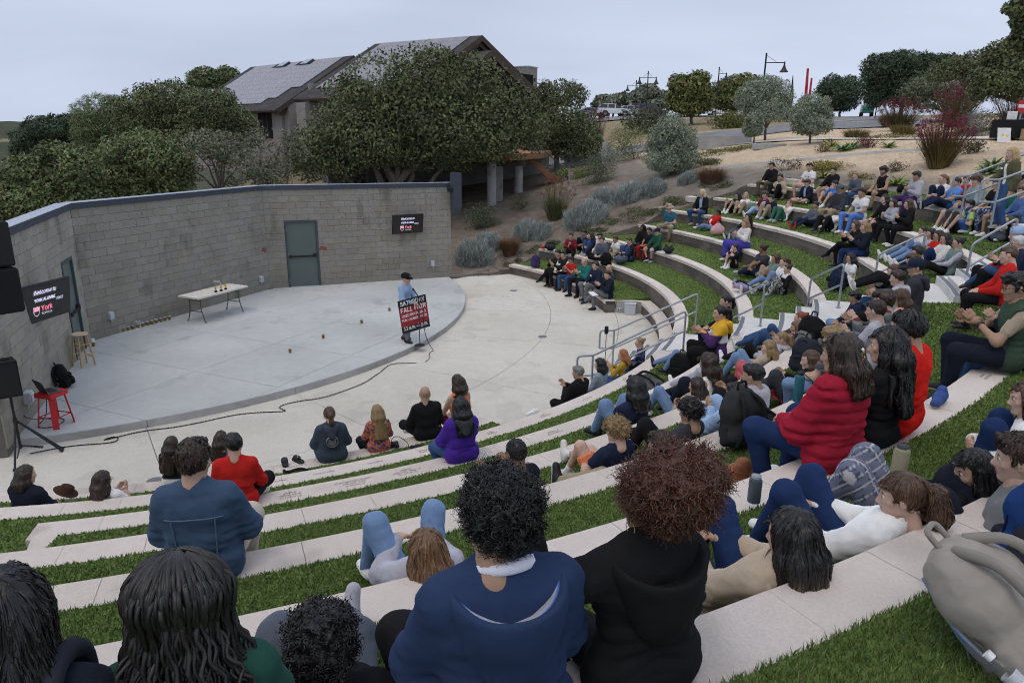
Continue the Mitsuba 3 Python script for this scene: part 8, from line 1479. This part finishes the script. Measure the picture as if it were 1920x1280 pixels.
t = thing('paper_sheet', 'white paper on the lap of the man at the right end of the lowest wall', 'paper'); obj('sheet', moved(rbox(.21, .28, .004, .001), trn(2.42, 20.8, .60) @ rotz(.5) @ trimesh.transformations.rotation_matrix(.25, [1, 0, 0])), 'm_white', t)
t = thing('white_sneaker', 'single white sneaker on the plaza below the near ledge', 'shoe'); m = nets(lambda p: np.maximum(field([([0, -.08, .05], [0, 0, .05], .045, .045), ([0, 0, .04], [0, .14, .03], .045, .034)], .012)(p), -p[:, 2]), (-.08, -.16, -.02), (.08, .22, .14), .012); obj('shoe', moved(m, trn(.42, 12.67, .0) @ rotz(2.2)), 'm_shoe', t, smooth=True, color=cvar(m, CL['white']))
t = thing('blue_sneaker', 'blue sneaker with yellow green sole on the sixth seat cap', 'shoe'); m = nets(lambda p: np.maximum(field([([0, -.08, .06], [0, 0, .06], .05, .05), ([0, 0, .05], [0, .14, .04], .048, .038), ([0, -.07, .06], [0, -.06, .12], .045, .04)], .012)(p), -p[:, 2]), (-.08, -.16, -.02), (.08, .22, .2), .009); c_ = cvar(m, (.03, .07, .25), .2); v_ = np.asarray(m.vertices); c_[v_[:, 2] < .022] = (.42, .42, .12); obj('shoe', moved(m, trn(3.78, 5.88, ZK(6) + .004) @ rotz(2.4)), 'm_shoe', t, smooth=True, color=c_)

# ---- engraved names on the seat caps
ENG = [(3, -66.4, ('In Honor of', 'Brian Hogen', 'English')), (3, -63.5, ('In Honor of', 'Kent Johnson', 'Mathematics/Physics')), (3, -60.9, ('In Honor of', 'Dr. Pete Campbell', 'English')), (3, -58.4, ('In Honor of', 'A Kate Conway', 'Harvard')), (2, -66.6, ('Class of 2003',)), (2, -63.8, ('Class of 2016',)), (2, -60.6, ('Rosa Dillon',)), (2, -57.2, ('Madeline', 'Harrison')), (2, -52.0, ('Class of', '2004')), (2, -47, ('In Honor of', 'Family')), (2, -42, ('Class of 2011',)), (2, -36, ('In Honor of', 'the Staff')), (3, -52, ('In Memory of', 'a Teacher')), (3, -47.5, ('Class of 1999',)), (4, -58.0, ('In Honor of', 'the Class')), (4, -52.3, ('Class of', '2008')), (4, -45, ('In Honor of', 'Music')), (5, -47, ('Class of', '1987')), (6, -45.5, ('In Honor of', 'the Arts')), (1, -64.5, ('Class of 2019',))]
mat('m_engrave', (.20, .16, .14), .95, .1)
for k, a, ls in ENG:
    inner = pol(RK(k) + .13, a); rd = math.radians(a); ux = np.array([math.sin(rd), -math.cos(rd), 0]); uy = np.array([math.cos(rd), math.sin(rd), 0]); t = f'seat_wall'
    for j, s_ in enumerate(ls):
        q = meshkit.text_mesh(s_, .030, .0006, False); b = q.bounds; q.vertices[:, 0] -= (b[0][0] + b[1][0]) / 2; M = frame(inner + uy * (.055 - .055 * j + .0275 * (len(ls) - 1) - .04) + [0, 0, ZK(k) + .0022], -ux, uy, [0, 0, 1]) if False else frame(inner + uy * (.05 * (len(ls) - 1) / 2 - .05 * j - .01) + [0, 0, ZK(k) + .0022], ux * -1, uy, [0, 0, 1])
        if np.linalg.det(M[:3, :3]) < 0: M = frame(M[:3, 3], ux, uy, [0, 0, 1])
        obj('engraved_name', moved(q, M), 'm_engrave', {1: 'seat_wall_001', 2: 'seat_wall_003', 3: 'seat_wall_005', 4: 'seat_wall_007', 5: 'seat_wall_009', 6: 'seat_wall_011'}[k])

# ---- beyond the seats
mat('m_lamp', (.02, .024, .028), .5, .4)
def street_lamp(x, y, zt, arms_, lab, s=1.0):
    t = thing('street_lamp', lab, 'street lamp'); z0 = gz(x, y) - .2; obj('pole', tube([[x, y, z0], [x, y, z0 + 1.2], [x, y, zt]], [.075 * s, .06 * s, .05 * s], 10), 'm_lamp', t, smooth=40)
    for d in arms_:
        e = np.array([x + d * s, y, zt - .55 * s]); obj('arm', cat([tube([[x, y, zt - .55 * s], e], .03 * s, 6), tube([[x, y, zt - .12 * s], [x + d * .55 * s, y, zt - .5 * s]], .012 * s, 5), tube([e + [0, 0, .06 * s], e - [0, 0, .2 * s]], .05 * s, 8)]), 'm_lamp', t, smooth=40)
        obj('lamp_shade', moved(lathe([[.06 * s, 0], [.09 * s, -.1 * s], [.14 * s, -.22 * s], [.25 * s, -.36 * s], [.27 * s, -.40 * s], [.25 * s, -.40 * s], [.12 * s, -.2 * s]], 16), trn(*(e - [0, 0, .15 * s]))), 'm_lamp', t, smooth=40)
street_lamp(15.55, 47.0, 10.15, (1.18,), 'nearest street lamp with a single arm, above the olive trees'); street_lamp(15.05, 85, 12.2, (-.75, .75), 'double armed black street lamp beside the black van', 1.25); street_lamp(16.2, 100, 12.3, (-.9, .9), 'smaller double armed street lamp behind the van', 1.25); street_lamp(20.56, 76, 11.9, (.7,), 'street lamp top showing behind the yellow green trees', 1.1)
mat('m_carglass', (.03, .035, .04), .12, .6); mat('m_tyre', (.02, .02, .02), .9, .2); mat('m_hub', (.35, .35, .36), .4, .5)
for n_, c_ in (('white', (.72, .73, .75)), ('silver', (.42, .45, .48)), ('red', (.36, .025, .035)), ('black', (.020, .022, .03)), ('green', (.04, .17, .12)), ('grey', (.2, .21, .23))): mat('m_paint_' + n_, c_, .25, .5, clearcoat=.8)
def car(x, y, yaw, prof, roof, W, wheels, m, lab, cat_='car', z=None):
    """side profile along x, a narrower glasshouse on top; wheels, lamps, bumpers"""
    t = thing('parked_' + ('van' if cat_ == 'van' else 'car'), lab, cat_, 'cars parked beyond the slope' if cat_ == 'car' else None); M = trn(x, y, gz(x, y) + .16 if z is None else z) @ rotz(yaw); up_ = frame([0, W / 2, 0], [1, 0, 0], [0, 0, 1], [0, -1, 0])
    b = Polygon(prof); 
    for wx in wheels: b = b.difference(Point(wx, .33).buffer(.40))
    body = prism(b, 0, W); body = moved(body, up_); v = body.vertices; k = 1 - .10 * np.clip((v[:, 2] - .75) / .5, 0, 1); v[:, 1] *= k; obj('body', moved(body, M), m, t, smooth=30)
    r = prism(Polygon(roof), .06, W - .06); r = moved(r, up_); v = r.vertices; z0, z1 = min(p[1] for p in roof), max(p[1] for p in roof); v[:, 1] *= 1 - .20 * (v[:, 2] - z0) / (z1 - z0); obj('glasshouse', moved(r, M), 'm_carglass', t, smooth=30)
    rp = Polygon([p for p in roof]).buffer(.0); x0, y0, x1, y1 = rp.bounds; tp_ = rp.intersection(sbox(x0, y1 - .09, x1, y1 + .1)); q = moved(prism(affinity.scale(tp_, 1.01, 1.02), .05, W - .05), up_); v = q.vertices; v[:, 1] *= 1 - .20 * (v[:, 2] - z0) / (z1 - z0); obj('roof', moved(q, M), m, t, smooth=30)
    for fx in (.36, .66):
        px = x0 + (x1 - x0) * fx; q = bx(px - .04, px + .04, -W / 2 + .02, W / 2 - .02, z0, z1 - .05); v = q.vertices; v[:, 1] *= 1 - .20 * (v[:, 2] - z0) / (z1 - z0) * .98; obj('pillar', moved(q, M), m, t)
    for wx in wheels:
        for sy in (-1, 1):
            k_ = obj('wheel', moved(moved(lathe([[.001, -.1], [.22, -.1], [.33, -.09], [.34, 0], [.33, .09], [.22, .1], [.001, .1]], 18), frame([wx, sy * (W / 2 - .12), .33], [1, 0, 0], [0, 0, 1], [0, -1, 0])), M), 'm_tyre', t, smooth=40); obj('hub', moved(moved(lathe([[.001, .0], [.2, .0], [.21, -.02]], 14), frame([wx, sy * (W / 2 - .01), .33], [1, 0, 0], [0, 0, sy], [0, -sy, 0]) if False else frame([wx, sy * (W / 2 - .015), .33], [1, 0, 0], [0, 0, 1.0], [0, -1.0, 0])), M), 'm_hub', k_)
    xf = max(p[0] for p in prof); xr = min(p[0] for p in prof)
    for sy in (-1, 1): obj('headlight', moved(rbox(.12, .35, .14, .03), M @ trn(xf - .10, sy * (W / 2 - .28), .70)), 'm_boxgrey', t); obj('tail_light', moved(rbox(.06, .28, .16, .02), M @ trn(xr + .03, sy * (W / 2 - .25), .80)), 'm_red', t)
    return t
WAG = [(-2.25, .35), (-2.3, .65), (-2.2, .98), (-1.9, 1.02), (1.0, .98), (2.0, .82), (2.3, .62), (2.3, .32)]; WR = [(-2.15, 1.0), (-1.85, 1.50), (-1.0, 1.58), (.2, 1.52), (1.05, .96)]
SED = [(-2.25, .35), (-2.28, .8), (-2.1, .95), (-1.4, .98), (1.0, .94), (2.0, .80), (2.25, .6), (2.25, .32)]; SR = [(-1.7, .96), (-1.0, 1.40), (-.3, 1.46), (.35, 1.40), (1.15, .93)]
VAN = [(-2.6, .4), (-2.6, 1.15), (1.4, 1.12), (2.35, 1.0), (2.55, .8), (2.55, .38)]; VR = [(-2.58, 1.12), (-2.5, 1.95), (.9, 1.98), (1.75, 1.1)]
car(13.4, 100, .08, WAG, WR, 1.8, (-1.35, 1.35), 'm_paint_white', 'white wagon parked left of the red car'); car(16.1, 102.5, .08, SED, SR, 1.75, (-1.35, 1.35), 'm_paint_silver', 'pale blue silver car between the white wagon and the red car'); car(17.4, 104.5, .05, SED, SR, 1.75, (-1.35, 1.35), 'm_paint_red', 'red sedan in front of the black van'); car(19.3, 108, .05, VAN, VR, 1.95, (-1.6, 1.55), 'm_paint_black', 'black van with pale roof line parked by the double street lamp', 'van'); car(10.6, 101, .1, SED, SR, 1.75, (-1.35, 1.35), 'm_paint_grey', 'grey car mostly hidden left of the white wagon'); car(30.0, 108, .1, WAG, WR, 1.8, (-1.35, 1.35), 'm_paint_white', 'white car glimpsed behind the yellow green young tree')
t = thing('golf_cart', 'green golf cart with pale roof driving on the road', 'golf cart'); M = trn(37.6, 79.5, gz(37.6, 79.5) + .12) @ rotz(-1.9)
obj('body', moved(cat([rbox(2.2, 1.15, .35, .08)]), M @ trn(0, 0, .55)), 'm_paint_green', t); obj('cowl', moved(rbox(.5, 1.1, .45, .1), M @ trn(.95, 0, .85)), 'm_paint_green', t); obj('seat', moved(rbox(.6, 1.05, .5, .05), M @ trn(-.35, 0, .95)), 'm_boxgrey', t); obj('roof', moved(rbox(1.9, 1.2, .10, .04), M @ trn(-.1, 0, 1.88)), 'm_roofgreen', t); obj('windscreen', moved(bx(.80, .82, -.52, .52, 1.05, 1.8), M), 'm_clear', t)
mat('m_roofgreen', (.38, .56, .48), .5, .3)
for sx, sy in ((.85, 1), (.85, -1), (-.9, 1), (-.9, -1)): obj('post', moved(tube([[sx, sy * .52, .7], [sx * .9, sy * .52, 1.85]], .025, 6), M), 'm_boxgrey', t); obj('wheel', moved(moved(lathe([[.001, -.09], [.22, -.09], [.24, 0], [.22, .09], [.001, .09]], 14), frame([sx * .9, sy * .5, .24], [1, 0, 0], [0, 0, 1], [0, -1, 0])), M), 'm_tyre', t)
t = thing('red_sculpture', 'pair of tall slender red sculpture poles against the sky', 'sculpture'); obj('pole', tube([[31.2, 80, 7.5], [31.0, 80, 12.2]], [.22, .12], 8), 'm_red', t); obj('pole', tube([[32.3, 82, 7.5], [32.3, 82, 11.4]], [.18, .10], 8), 'm_red', t)
t = thing('dark_sculpture', 'tall thin black pointed sculpture left of the red poles', 'sculpture'); obj('spire', tube([[29.5, 80, 7.0], [29.6, 80, 9.5], [29.5, 80, 11.5]], [.30, .20, .03], 8), 'm_lamp', t); obj('base', bx(29.0, 29.5, 79.6, 80, 6.6, 8.0), 'm_white', t); obj('base', bx(29.6, 29.95, 79.6, 80, 6.6, 8.0), 'm_pinetop', t)
t = thing('draped_table', 'table under a black cloth at the right frame edge', 'table'); zt = gz(20.4, 30); obj('cloth', moved(prism(sbox(-.95, -.4, .95, .4).buffer(.02), .05, .76), trn(20.55, 30.0, zt) @ rotz(-.1)), 'm_black_matte', t)
t = thing('paper_sign', 'white paper sign standing on the black draped table', 'sign'); obj('sheet', moved(rbox(.40, .02, .32, .003), trn(20.0, 29.9, zt + .93)), 'm_white', t)
t = thing('name_tags', 'row of dark items laid on the black draped table', 'name tags'); obj('pile', moved(rbox(.7, .25, .05, .01), trn(20.7, 29.8, zt + .79)), 'm_nosing', t)
t = thing('sandwich_board', 'white board with yellow marks leaning below the black table', 'sign'); SBM = frame([19.2, 28.95, gz(19.2, 29) + .28], [1, 0, 0], [0, .22, .975], [0, -.975, .22]); obj('board', moved(rbox(.52, .56, .015, .003), SBM), 'm_white', t); m = cat([moved(Polygon and prism(Point(x_, y_).buffer(.05), .009, .011), SBM) for x_, y_ in ((-.05, .0), (.12, -.03))]); obj('marks', m, 'm_vc', t, color=cvar(m, (.7, .6, .1), 0))
t = thing('cardboard_box', 'brown cardboard box below the black table at the right frame edge', 'box'); obj('box', moved(rbox(.6, .45, .42, .006), trn(20.45, 29.2, gz(20.45, 29.2) + .22)), 'm_card', t); mat('m_card', (.42, .30, .19), .9, .2)
t = thing('road_sign', 'red and white road sign at the right frame edge above the table', 'sign'); obj('post', tube([[22.1, 32.5, 4.6], [22.1, 32.5, 6.9]], .03, 6), 'm_steel', t); obj('plate', moved(lathe([[.001, .01], [.30, .01], [.30, 0]], 8), frame([22.1, 32.42, 6.55], [1, 0, 0], [0, 0, 1], [0, -1, 0])), 'm_red', t); obj('band', bx(21.87, 22.33, 32.395, 32.405, 6.48, 6.62), 'm_white', t)
t = thing('road_sign', 'thin dark post with small round sign beside the golf cart', 'sign'); obj('post', tube([[33.0, 68, 6.6], [33.0, 68, 8.9]], .05, 6), 'm_lamp', t); obj('plate', moved(lathe([[.001, .01], [.3, .01], [.3, 0]], 12), frame([33.0, 67.9, 8.6], [1, 0, 0], [0, 0, 1], [0, -1, 0])), 'm_signred', t)

# ================================================================ hair strands, trims and details of single people
def strands(key, n, mode, w=.0022, L=.16, seg=7, fly=.004, seed=1):
    """narrow ribbons that follow the hair's surface (straight) or coil out of it (curly)"""
    M, HM, hair, hf, hcv, hw = STYLES[key]; g = np.random.default_rng(seed); V = np.asarray(hw.vertices); tri = hw.faces; A = hw.area_faces; N = hw.face_normals
    f_ = g.choice(len(tri), n, p=A / A.sum()); r = g.random((n, 2)); q = r.sum(1) > 1; r[q] = 1 - r[q]; a, b, c = V[tri[f_, 0]], V[tri[f_, 1]], V[tri[f_, 2]]; p = a + (b - a) * r[:, :1] + (c - a) * r[:, 1:]; nn = N[f_]; vi = tri[f_, 0]
    col = hcv[vi] * g.uniform(.55, 1.7, (n, 1)); HC_ = HM[:3, 3]; R = HM[:3, :3]; iv = lambda x: (x - HC_) @ R
    sdf = lambda x: hf[0](iv(x).astype(np.float32))
    P = [p]; side = None
    if mode == 'straight':
        out = p - (HC_ + R @ np.array([0, -.03, .06])); d = unit_rows(out * [1, 1, .0]) * .5 + np.array([0, 0, -1.0]); low = iv(p)[:, 2] < 0; d[low] = d[low] * [.3, .3, 1]; off = .001 + fly * g.random(n) ** 2; d += g.normal(0, .07, d.shape)
        for s_ in range(seg - 1):
            d = d - nn * (d * nn).sum(1)[:, None]; d = unit_rows(d + np.array([0, 0, -.25])); p = p + d * (L * g.uniform(.6, 1.2, n) / seg)[:, None]
            e = .004; s0 = sdf(p); gr = np.stack([sdf(p + np.eye(3)[k] * e) - s0 for k in range(3)], 1); gr = unit_rows(gr); p = p - gr * np.clip(s0 - off, -.02, .02)[:, None]; nn = gr; P.append(p)
    else:
        ax = unit_rows(nn * .8 + np.array([0, 0, -.45]) + g.normal(0, .45, nn.shape)); u = unit_rows(np.cross(ax, g.normal(size=ax.shape))); v = np.cross(ax, u); rad = (.0055 if mode == 'coil' else .009) * g.uniform(.6, 1.5, n); ph = g.uniform(0, 6.28, n); turns = g.uniform(1.2, 2.6, n); LL = L * g.uniform(.5, 1.2, n); P = []
        for s_ in range(seg):
            t = s_ / (seg - 1); an = ph + turns * 6.28 * t; P.append(p - nn * .006 + ax * (LL * t)[:, None] + (u * np.cos(an)[:, None] + v * np.sin(an)[:, None]) * (rad * (.4 + .6 * t))[:, None])
    P = np.stack(P, 1); dr_ = np.gradient(P, axis=1); s = unit_rows(np.cross(dr_.reshape(-1, 3), np.repeat(nn if mode != 'straight' else N[f_], P.shape[1], 0) + .3 * g.normal(size=(P.shape[0] * P.shape[1], 3)))).reshape(P.shape)
    k = P.shape[1]; ww = w * (1 - .75 * np.linspace(0, 1, k) ** 3)[None, :, None]; v = np.stack([P - s * ww, P + s * ww], 2).reshape(-1, 3); b0 = (np.arange(n) * k * 2)[:, None]
    F = np.vstack([np.hstack([b0 + 2 * j, b0 + 2 * j + 1, b0 + 2 * j + 3]) for j in range(k - 1)] + [np.hstack([b0 + 2 * j, b0 + 2 * j + 3, b0 + 2 * j + 2]) for j in range(k - 1)])
    kk = obj('hair_strands', moved(mesh(v, F), M), 'm_hair', key, color=np.clip(np.repeat(col, k * 2, 0), .003, .8)); labels[kk] = {'kind': 'stuff'}
def unit_rows(v): return v / (np.linalg.norm(v, axis=1, keepdims=True) + 1e-9)
for lab_, (key, M, HM, J_) in PEOPLE.items():
    if key not in STYLES: continue
    st = STYLES[key][2][0]; pm = 920 / (np.linalg.norm(M[:3, 3] - EYE)); 
    if pm < 120: continue
    near = pm > 330; big = pm > 190
    w = .0017 if near else (.0028 if big else .0042)
    if 'braids' in lab_: continue
    if st in ('curly', 'afropuff'): strands(key, (5200 if st == 'afropuff' else 3600) if near else (1300 if big else 600), 'coil' if st == 'afropuff' else 'curl', w, .055 if st == 'afropuff' else .038, 13 if big else 9, seed=7)
    else: strands(key, 4200 if near else (1500 if big else 600), 'straight', w, .15 if st not in ('short', 'tousled', 'buzz', 'fringe') else (.045 if st != 'buzz' else .012), 7, .006, seed=8)
def who(s): return next(v for k, v in PEOPLE.items() if s in k)
def add(name, m, bs, c, W): return obj(name, moved(m, W[1]), bs, W[0], smooth=True, color=flat(m, c, .05))
# box braids
Wb = who('box braids'); key, M, HM, J_ = Wb; g = np.random.default_rng(4)
for j in range(215):
    el_, az = g.uniform(.15, 1.5), g.uniform(math.pi * 1.02, math.pi * 1.98) if j > 40 else g.uniform(-.15, math.pi + .15)
    d = np.array([math.cos(el_) * math.cos(az), math.cos(el_) * math.sin(az), math.sin(el_)]); p0 = d * [.088, .108, .10] + [0, -.014, .03]; o = unit([d[0], d[1] - .15, 0]) if d[1] < .05 else unit([np.sign(d[0]) * 1.0, -.2, 0])
    p1 = np.array([o[0] * .112, o[1] * .128 - .01, -.03]) + g.normal(0, .008, 3); Ld = g.uniform(.22, .42); p2 = p1 + [o[0] * .035, o[1] * .02, -Ld * .5] + g.normal(0, .014, 3); p3 = p2 + [o[0] * .01, o[1] * .015, -Ld * .5] + g.normal(0, .022, 3)
    P_ = spline([p0, (p0 + p1) / 2 + [o[0] * .03, o[1] * .03, .03], p1, p2, p3], 30); tt = np.linspace(0, 1, 30); P_ += np.stack([np.sin(tt * 34 + j), np.cos(tt * 31 + j), 0 * tt], 1) * (.008 * tt ** 2)[:, None] * 2.2
    m = moved(tube(P_, .0068 * (1 + .22 * np.sin(tt * 95)) * (1 - .45 * tt ** 3), 6), HM); obj('braid', moved(m, M), 'm_hair', key, smooth=True, color=flat(m, np.array([.014, .012, .012]) * g.uniform(.6, 1.9), .3))
# rucksack straps on the girl in the corner
Wc = who('backpack straps'); J_ = Wc[3]
for sd in (-1, 1):
    q = [J_['C7'] + J_['xs'] * sd * .11 + J_['ys'] * a_ + J_['zs'] * b_ for a_, b_ in ((-.135, -.22), (-.125, -.08), (-.05, .045), (.06, .03), (.14, -.12))]; P_ = spline(q, 24); m = tube(P_, .028, 8); add('rucksack_strap', m, 'm_cloth', (.028, .032, .045), Wc)
# denim seams
Wd = who('in blue denim jacket'); J_ = Wd[3]; H0_, X, Y, Z_ = J_['H0'], J_['xs'], J_['ys'], J_['zs']
def back_y(x, z): return -math.sqrt(max(.0, 1 - (x / .235) ** 2)) * (.137 if z > .28 else .132) + .012
for z0, x1 in ((.345, .155), (.02, .14)): 
    xs_ = np.linspace(-x1, x1, 25); m = tube([H0_ + X * x + Y * back_y(x, z0) + Z_ * (z0 - .05 * abs(x)) for x in xs_], .0042, 6); add('seam', m, 'm_cloth', (.10, .15, .23), Wd)
for sx in (-1, 1):
    zz_ = np.linspace(.335, -.02, 20); m = tube([H0_ + X * sx * (.115 - .10 * (.335 - z) * .5) + Y * back_y(sx * .1, z) + Z_ * z for z in zz_], .0040, 6); add('seam', m, 'm_cloth', (.10, .15, .23), Wd)
# back print, name tags, clips, watch, glasses on the head, ear ring
Wp = who('slate hoodie'); J_ = Wp[3]; c0 = J_['H0'] + J_['zs'] * .27 - J_['ys'] * .150; FMp = frame(c0, -J_['xs'], J_['zs'], -J_['ys'])
ring = [prism(Point(0, 0).buffer(.085).difference(Point(0, 0).buffer(.078)), -.03, .004), prism(Point(0, 0).buffer(.055).difference(Point(0, .008).buffer(.042)), -.03, .004)] + [prism(affinity.rotate(sbox(-.004, -.06, .004, .06), a), -.03, .003) for a in (0, 60, 120)]
m = moved(cat(ring), FMp); obj('back_print', moved(m, Wp[1]), 'm_cloth', Wp[0], color=flat(m, (.22, .22, .20)))
for s_ in ('balding man', 'man in navy jacket and grey', 'white shirt and black vest'):
    Wt = who(s_); J_ = Wt[3]; m = moved(rbox(.075, .006, .05, .002), frame(J_['H0'] + J_['xs'] * .07 + J_['ys'] * .155 + J_['zs'] * .30, J_['xs'], J_['ys'], J_['zs'])); add('name_tag', m, 'm_cloth', (.8, .8, .8), Wt)
Wk = who('quilted red'); g = np.random.default_rng(2); bb_ = [moved(trimesh.creation.icosphere(1, g.uniform(.008, .016)), trn(*(np.array([-.02, -.125, .0]) + g.normal(0, [.012, .006, .026], 3)))) for _ in range(14)]; cc = [(.6, .05, .05), (.7, .5, .05), (.05, .1, .45), (.75, .75, .75)]; m = moved(cat(bb_), Wk[2]); obj('flower_clip', moved(m, Wk[1]), 'm_vc', Wk[0], smooth=True, color=np.vstack([np.tile(cc[i % 4], (len(q.vertices), 1)) for i, q in enumerate(bb_)]))
Wl = who('dark hair clip'); m = moved(rbox(.05, .02, .035, .008), Wl[2] @ trn(.0, -.125, .0)); add('hair_clip', m, 'm_vc', (.45, .55, .42), Wl)
Ws = who('sunglasses on head'); m = moved(cat([moved(rbox(.062, .012, .045, .01), trn(sx * .036, .03, .128) @ trimesh.transformations.rotation_matrix(.9, [1, 0, 0])) for sx in (-1, 1)] + [tube([[sx * .07, .03, .12], [sx * .088, -.05, .05]], .003, 5) for sx in (-1, 1)]), Ws[2]); add('sunglasses', m, 'm_glossy', (.015, .015, .015), Ws)
Wv = who('green fleece vest'); J_ = Wv[3]; m = tube([J_['wr'][0] - unit(J_['wr'][0] - J_['el'][0]) * .012, J_['wr'][0] - unit(J_['wr'][0] - J_['el'][0]) * .036], .034, 12); add('watch', m, 'm_glossy', (.03, .03, .03), Wv)
We = who('reddish curly hair puff'); a_ = np.linspace(0, 6.28, 17)[:-1]; m = moved(tube(np.stack([-.088 + 0 * a_, -.004 + .02 * np.cos(a_), -.065 + .022 * np.sin(a_)], 1), .0016, 5, closed=True), We[2]); add('earring', m, 'm_glossy', (.6, .42, .15), We)
Wn = who('grey lining'); J_ = Wn[3]; a_ = np.linspace(0, 6.28, 25)[:-1]; m = tube(J_['C7'] + np.outer(np.cos(a_) * .080, J_['xs']) + np.outer(np.sin(a_) * .076 + .014, J_['ys']) + np.outer(.012 - .035 * np.sin(a_), J_['zs']), .020, 8, closed=True); add('shirt_collar', m, 'm_cloth', (.78, .78, .82), Wn)
# cable ribs on the white sweater
Wr = who('cable knit'); J_ = Wr[3]; g = np.random.default_rng(3)
for sx in np.linspace(-.13, .13, 7):
    z = np.linspace(-.02, .36, 40); m = tube([J_['H0'] + J_['xs'] * (sx + .006 * math.sin(q * 90)) + J_['ys'] * (-math.sqrt(max(0, 1 - (sx / .22) ** 2)) * .150) + J_['zs'] * q for q in z], .008, 6); add('cable_rib', m, 'm_cloth', (.76, .76, .77), Wr)
# the woman standing on the upper stair
P('woman standing on the upper stair in olive blazer, white shirt and jeans with name tag', 10.05, 14.72, 3.36, 1.0, 6, 'stand', ('hang', 'table'), ('blazer', (.10, .095, .055)), ('long', 'denim'), 'tan', ('shoulder', 'blond'), 'fair', 1, 10, .022, opt=dict(pat='openfront', inner='white', hem=-.28))
Wo = who('woman standing'); J_ = Wo[3]; m = moved(rbox(.07, .006, .04, .002), frame(J_['H0'] + J_['xs'] * .08 + J_['ys'] * .15 + J_['zs'] * .32, J_['xs'], J_['ys'], J_['zs'])); add('name_tag', m, 'm_cloth', (.8, .8, .8), Wo)
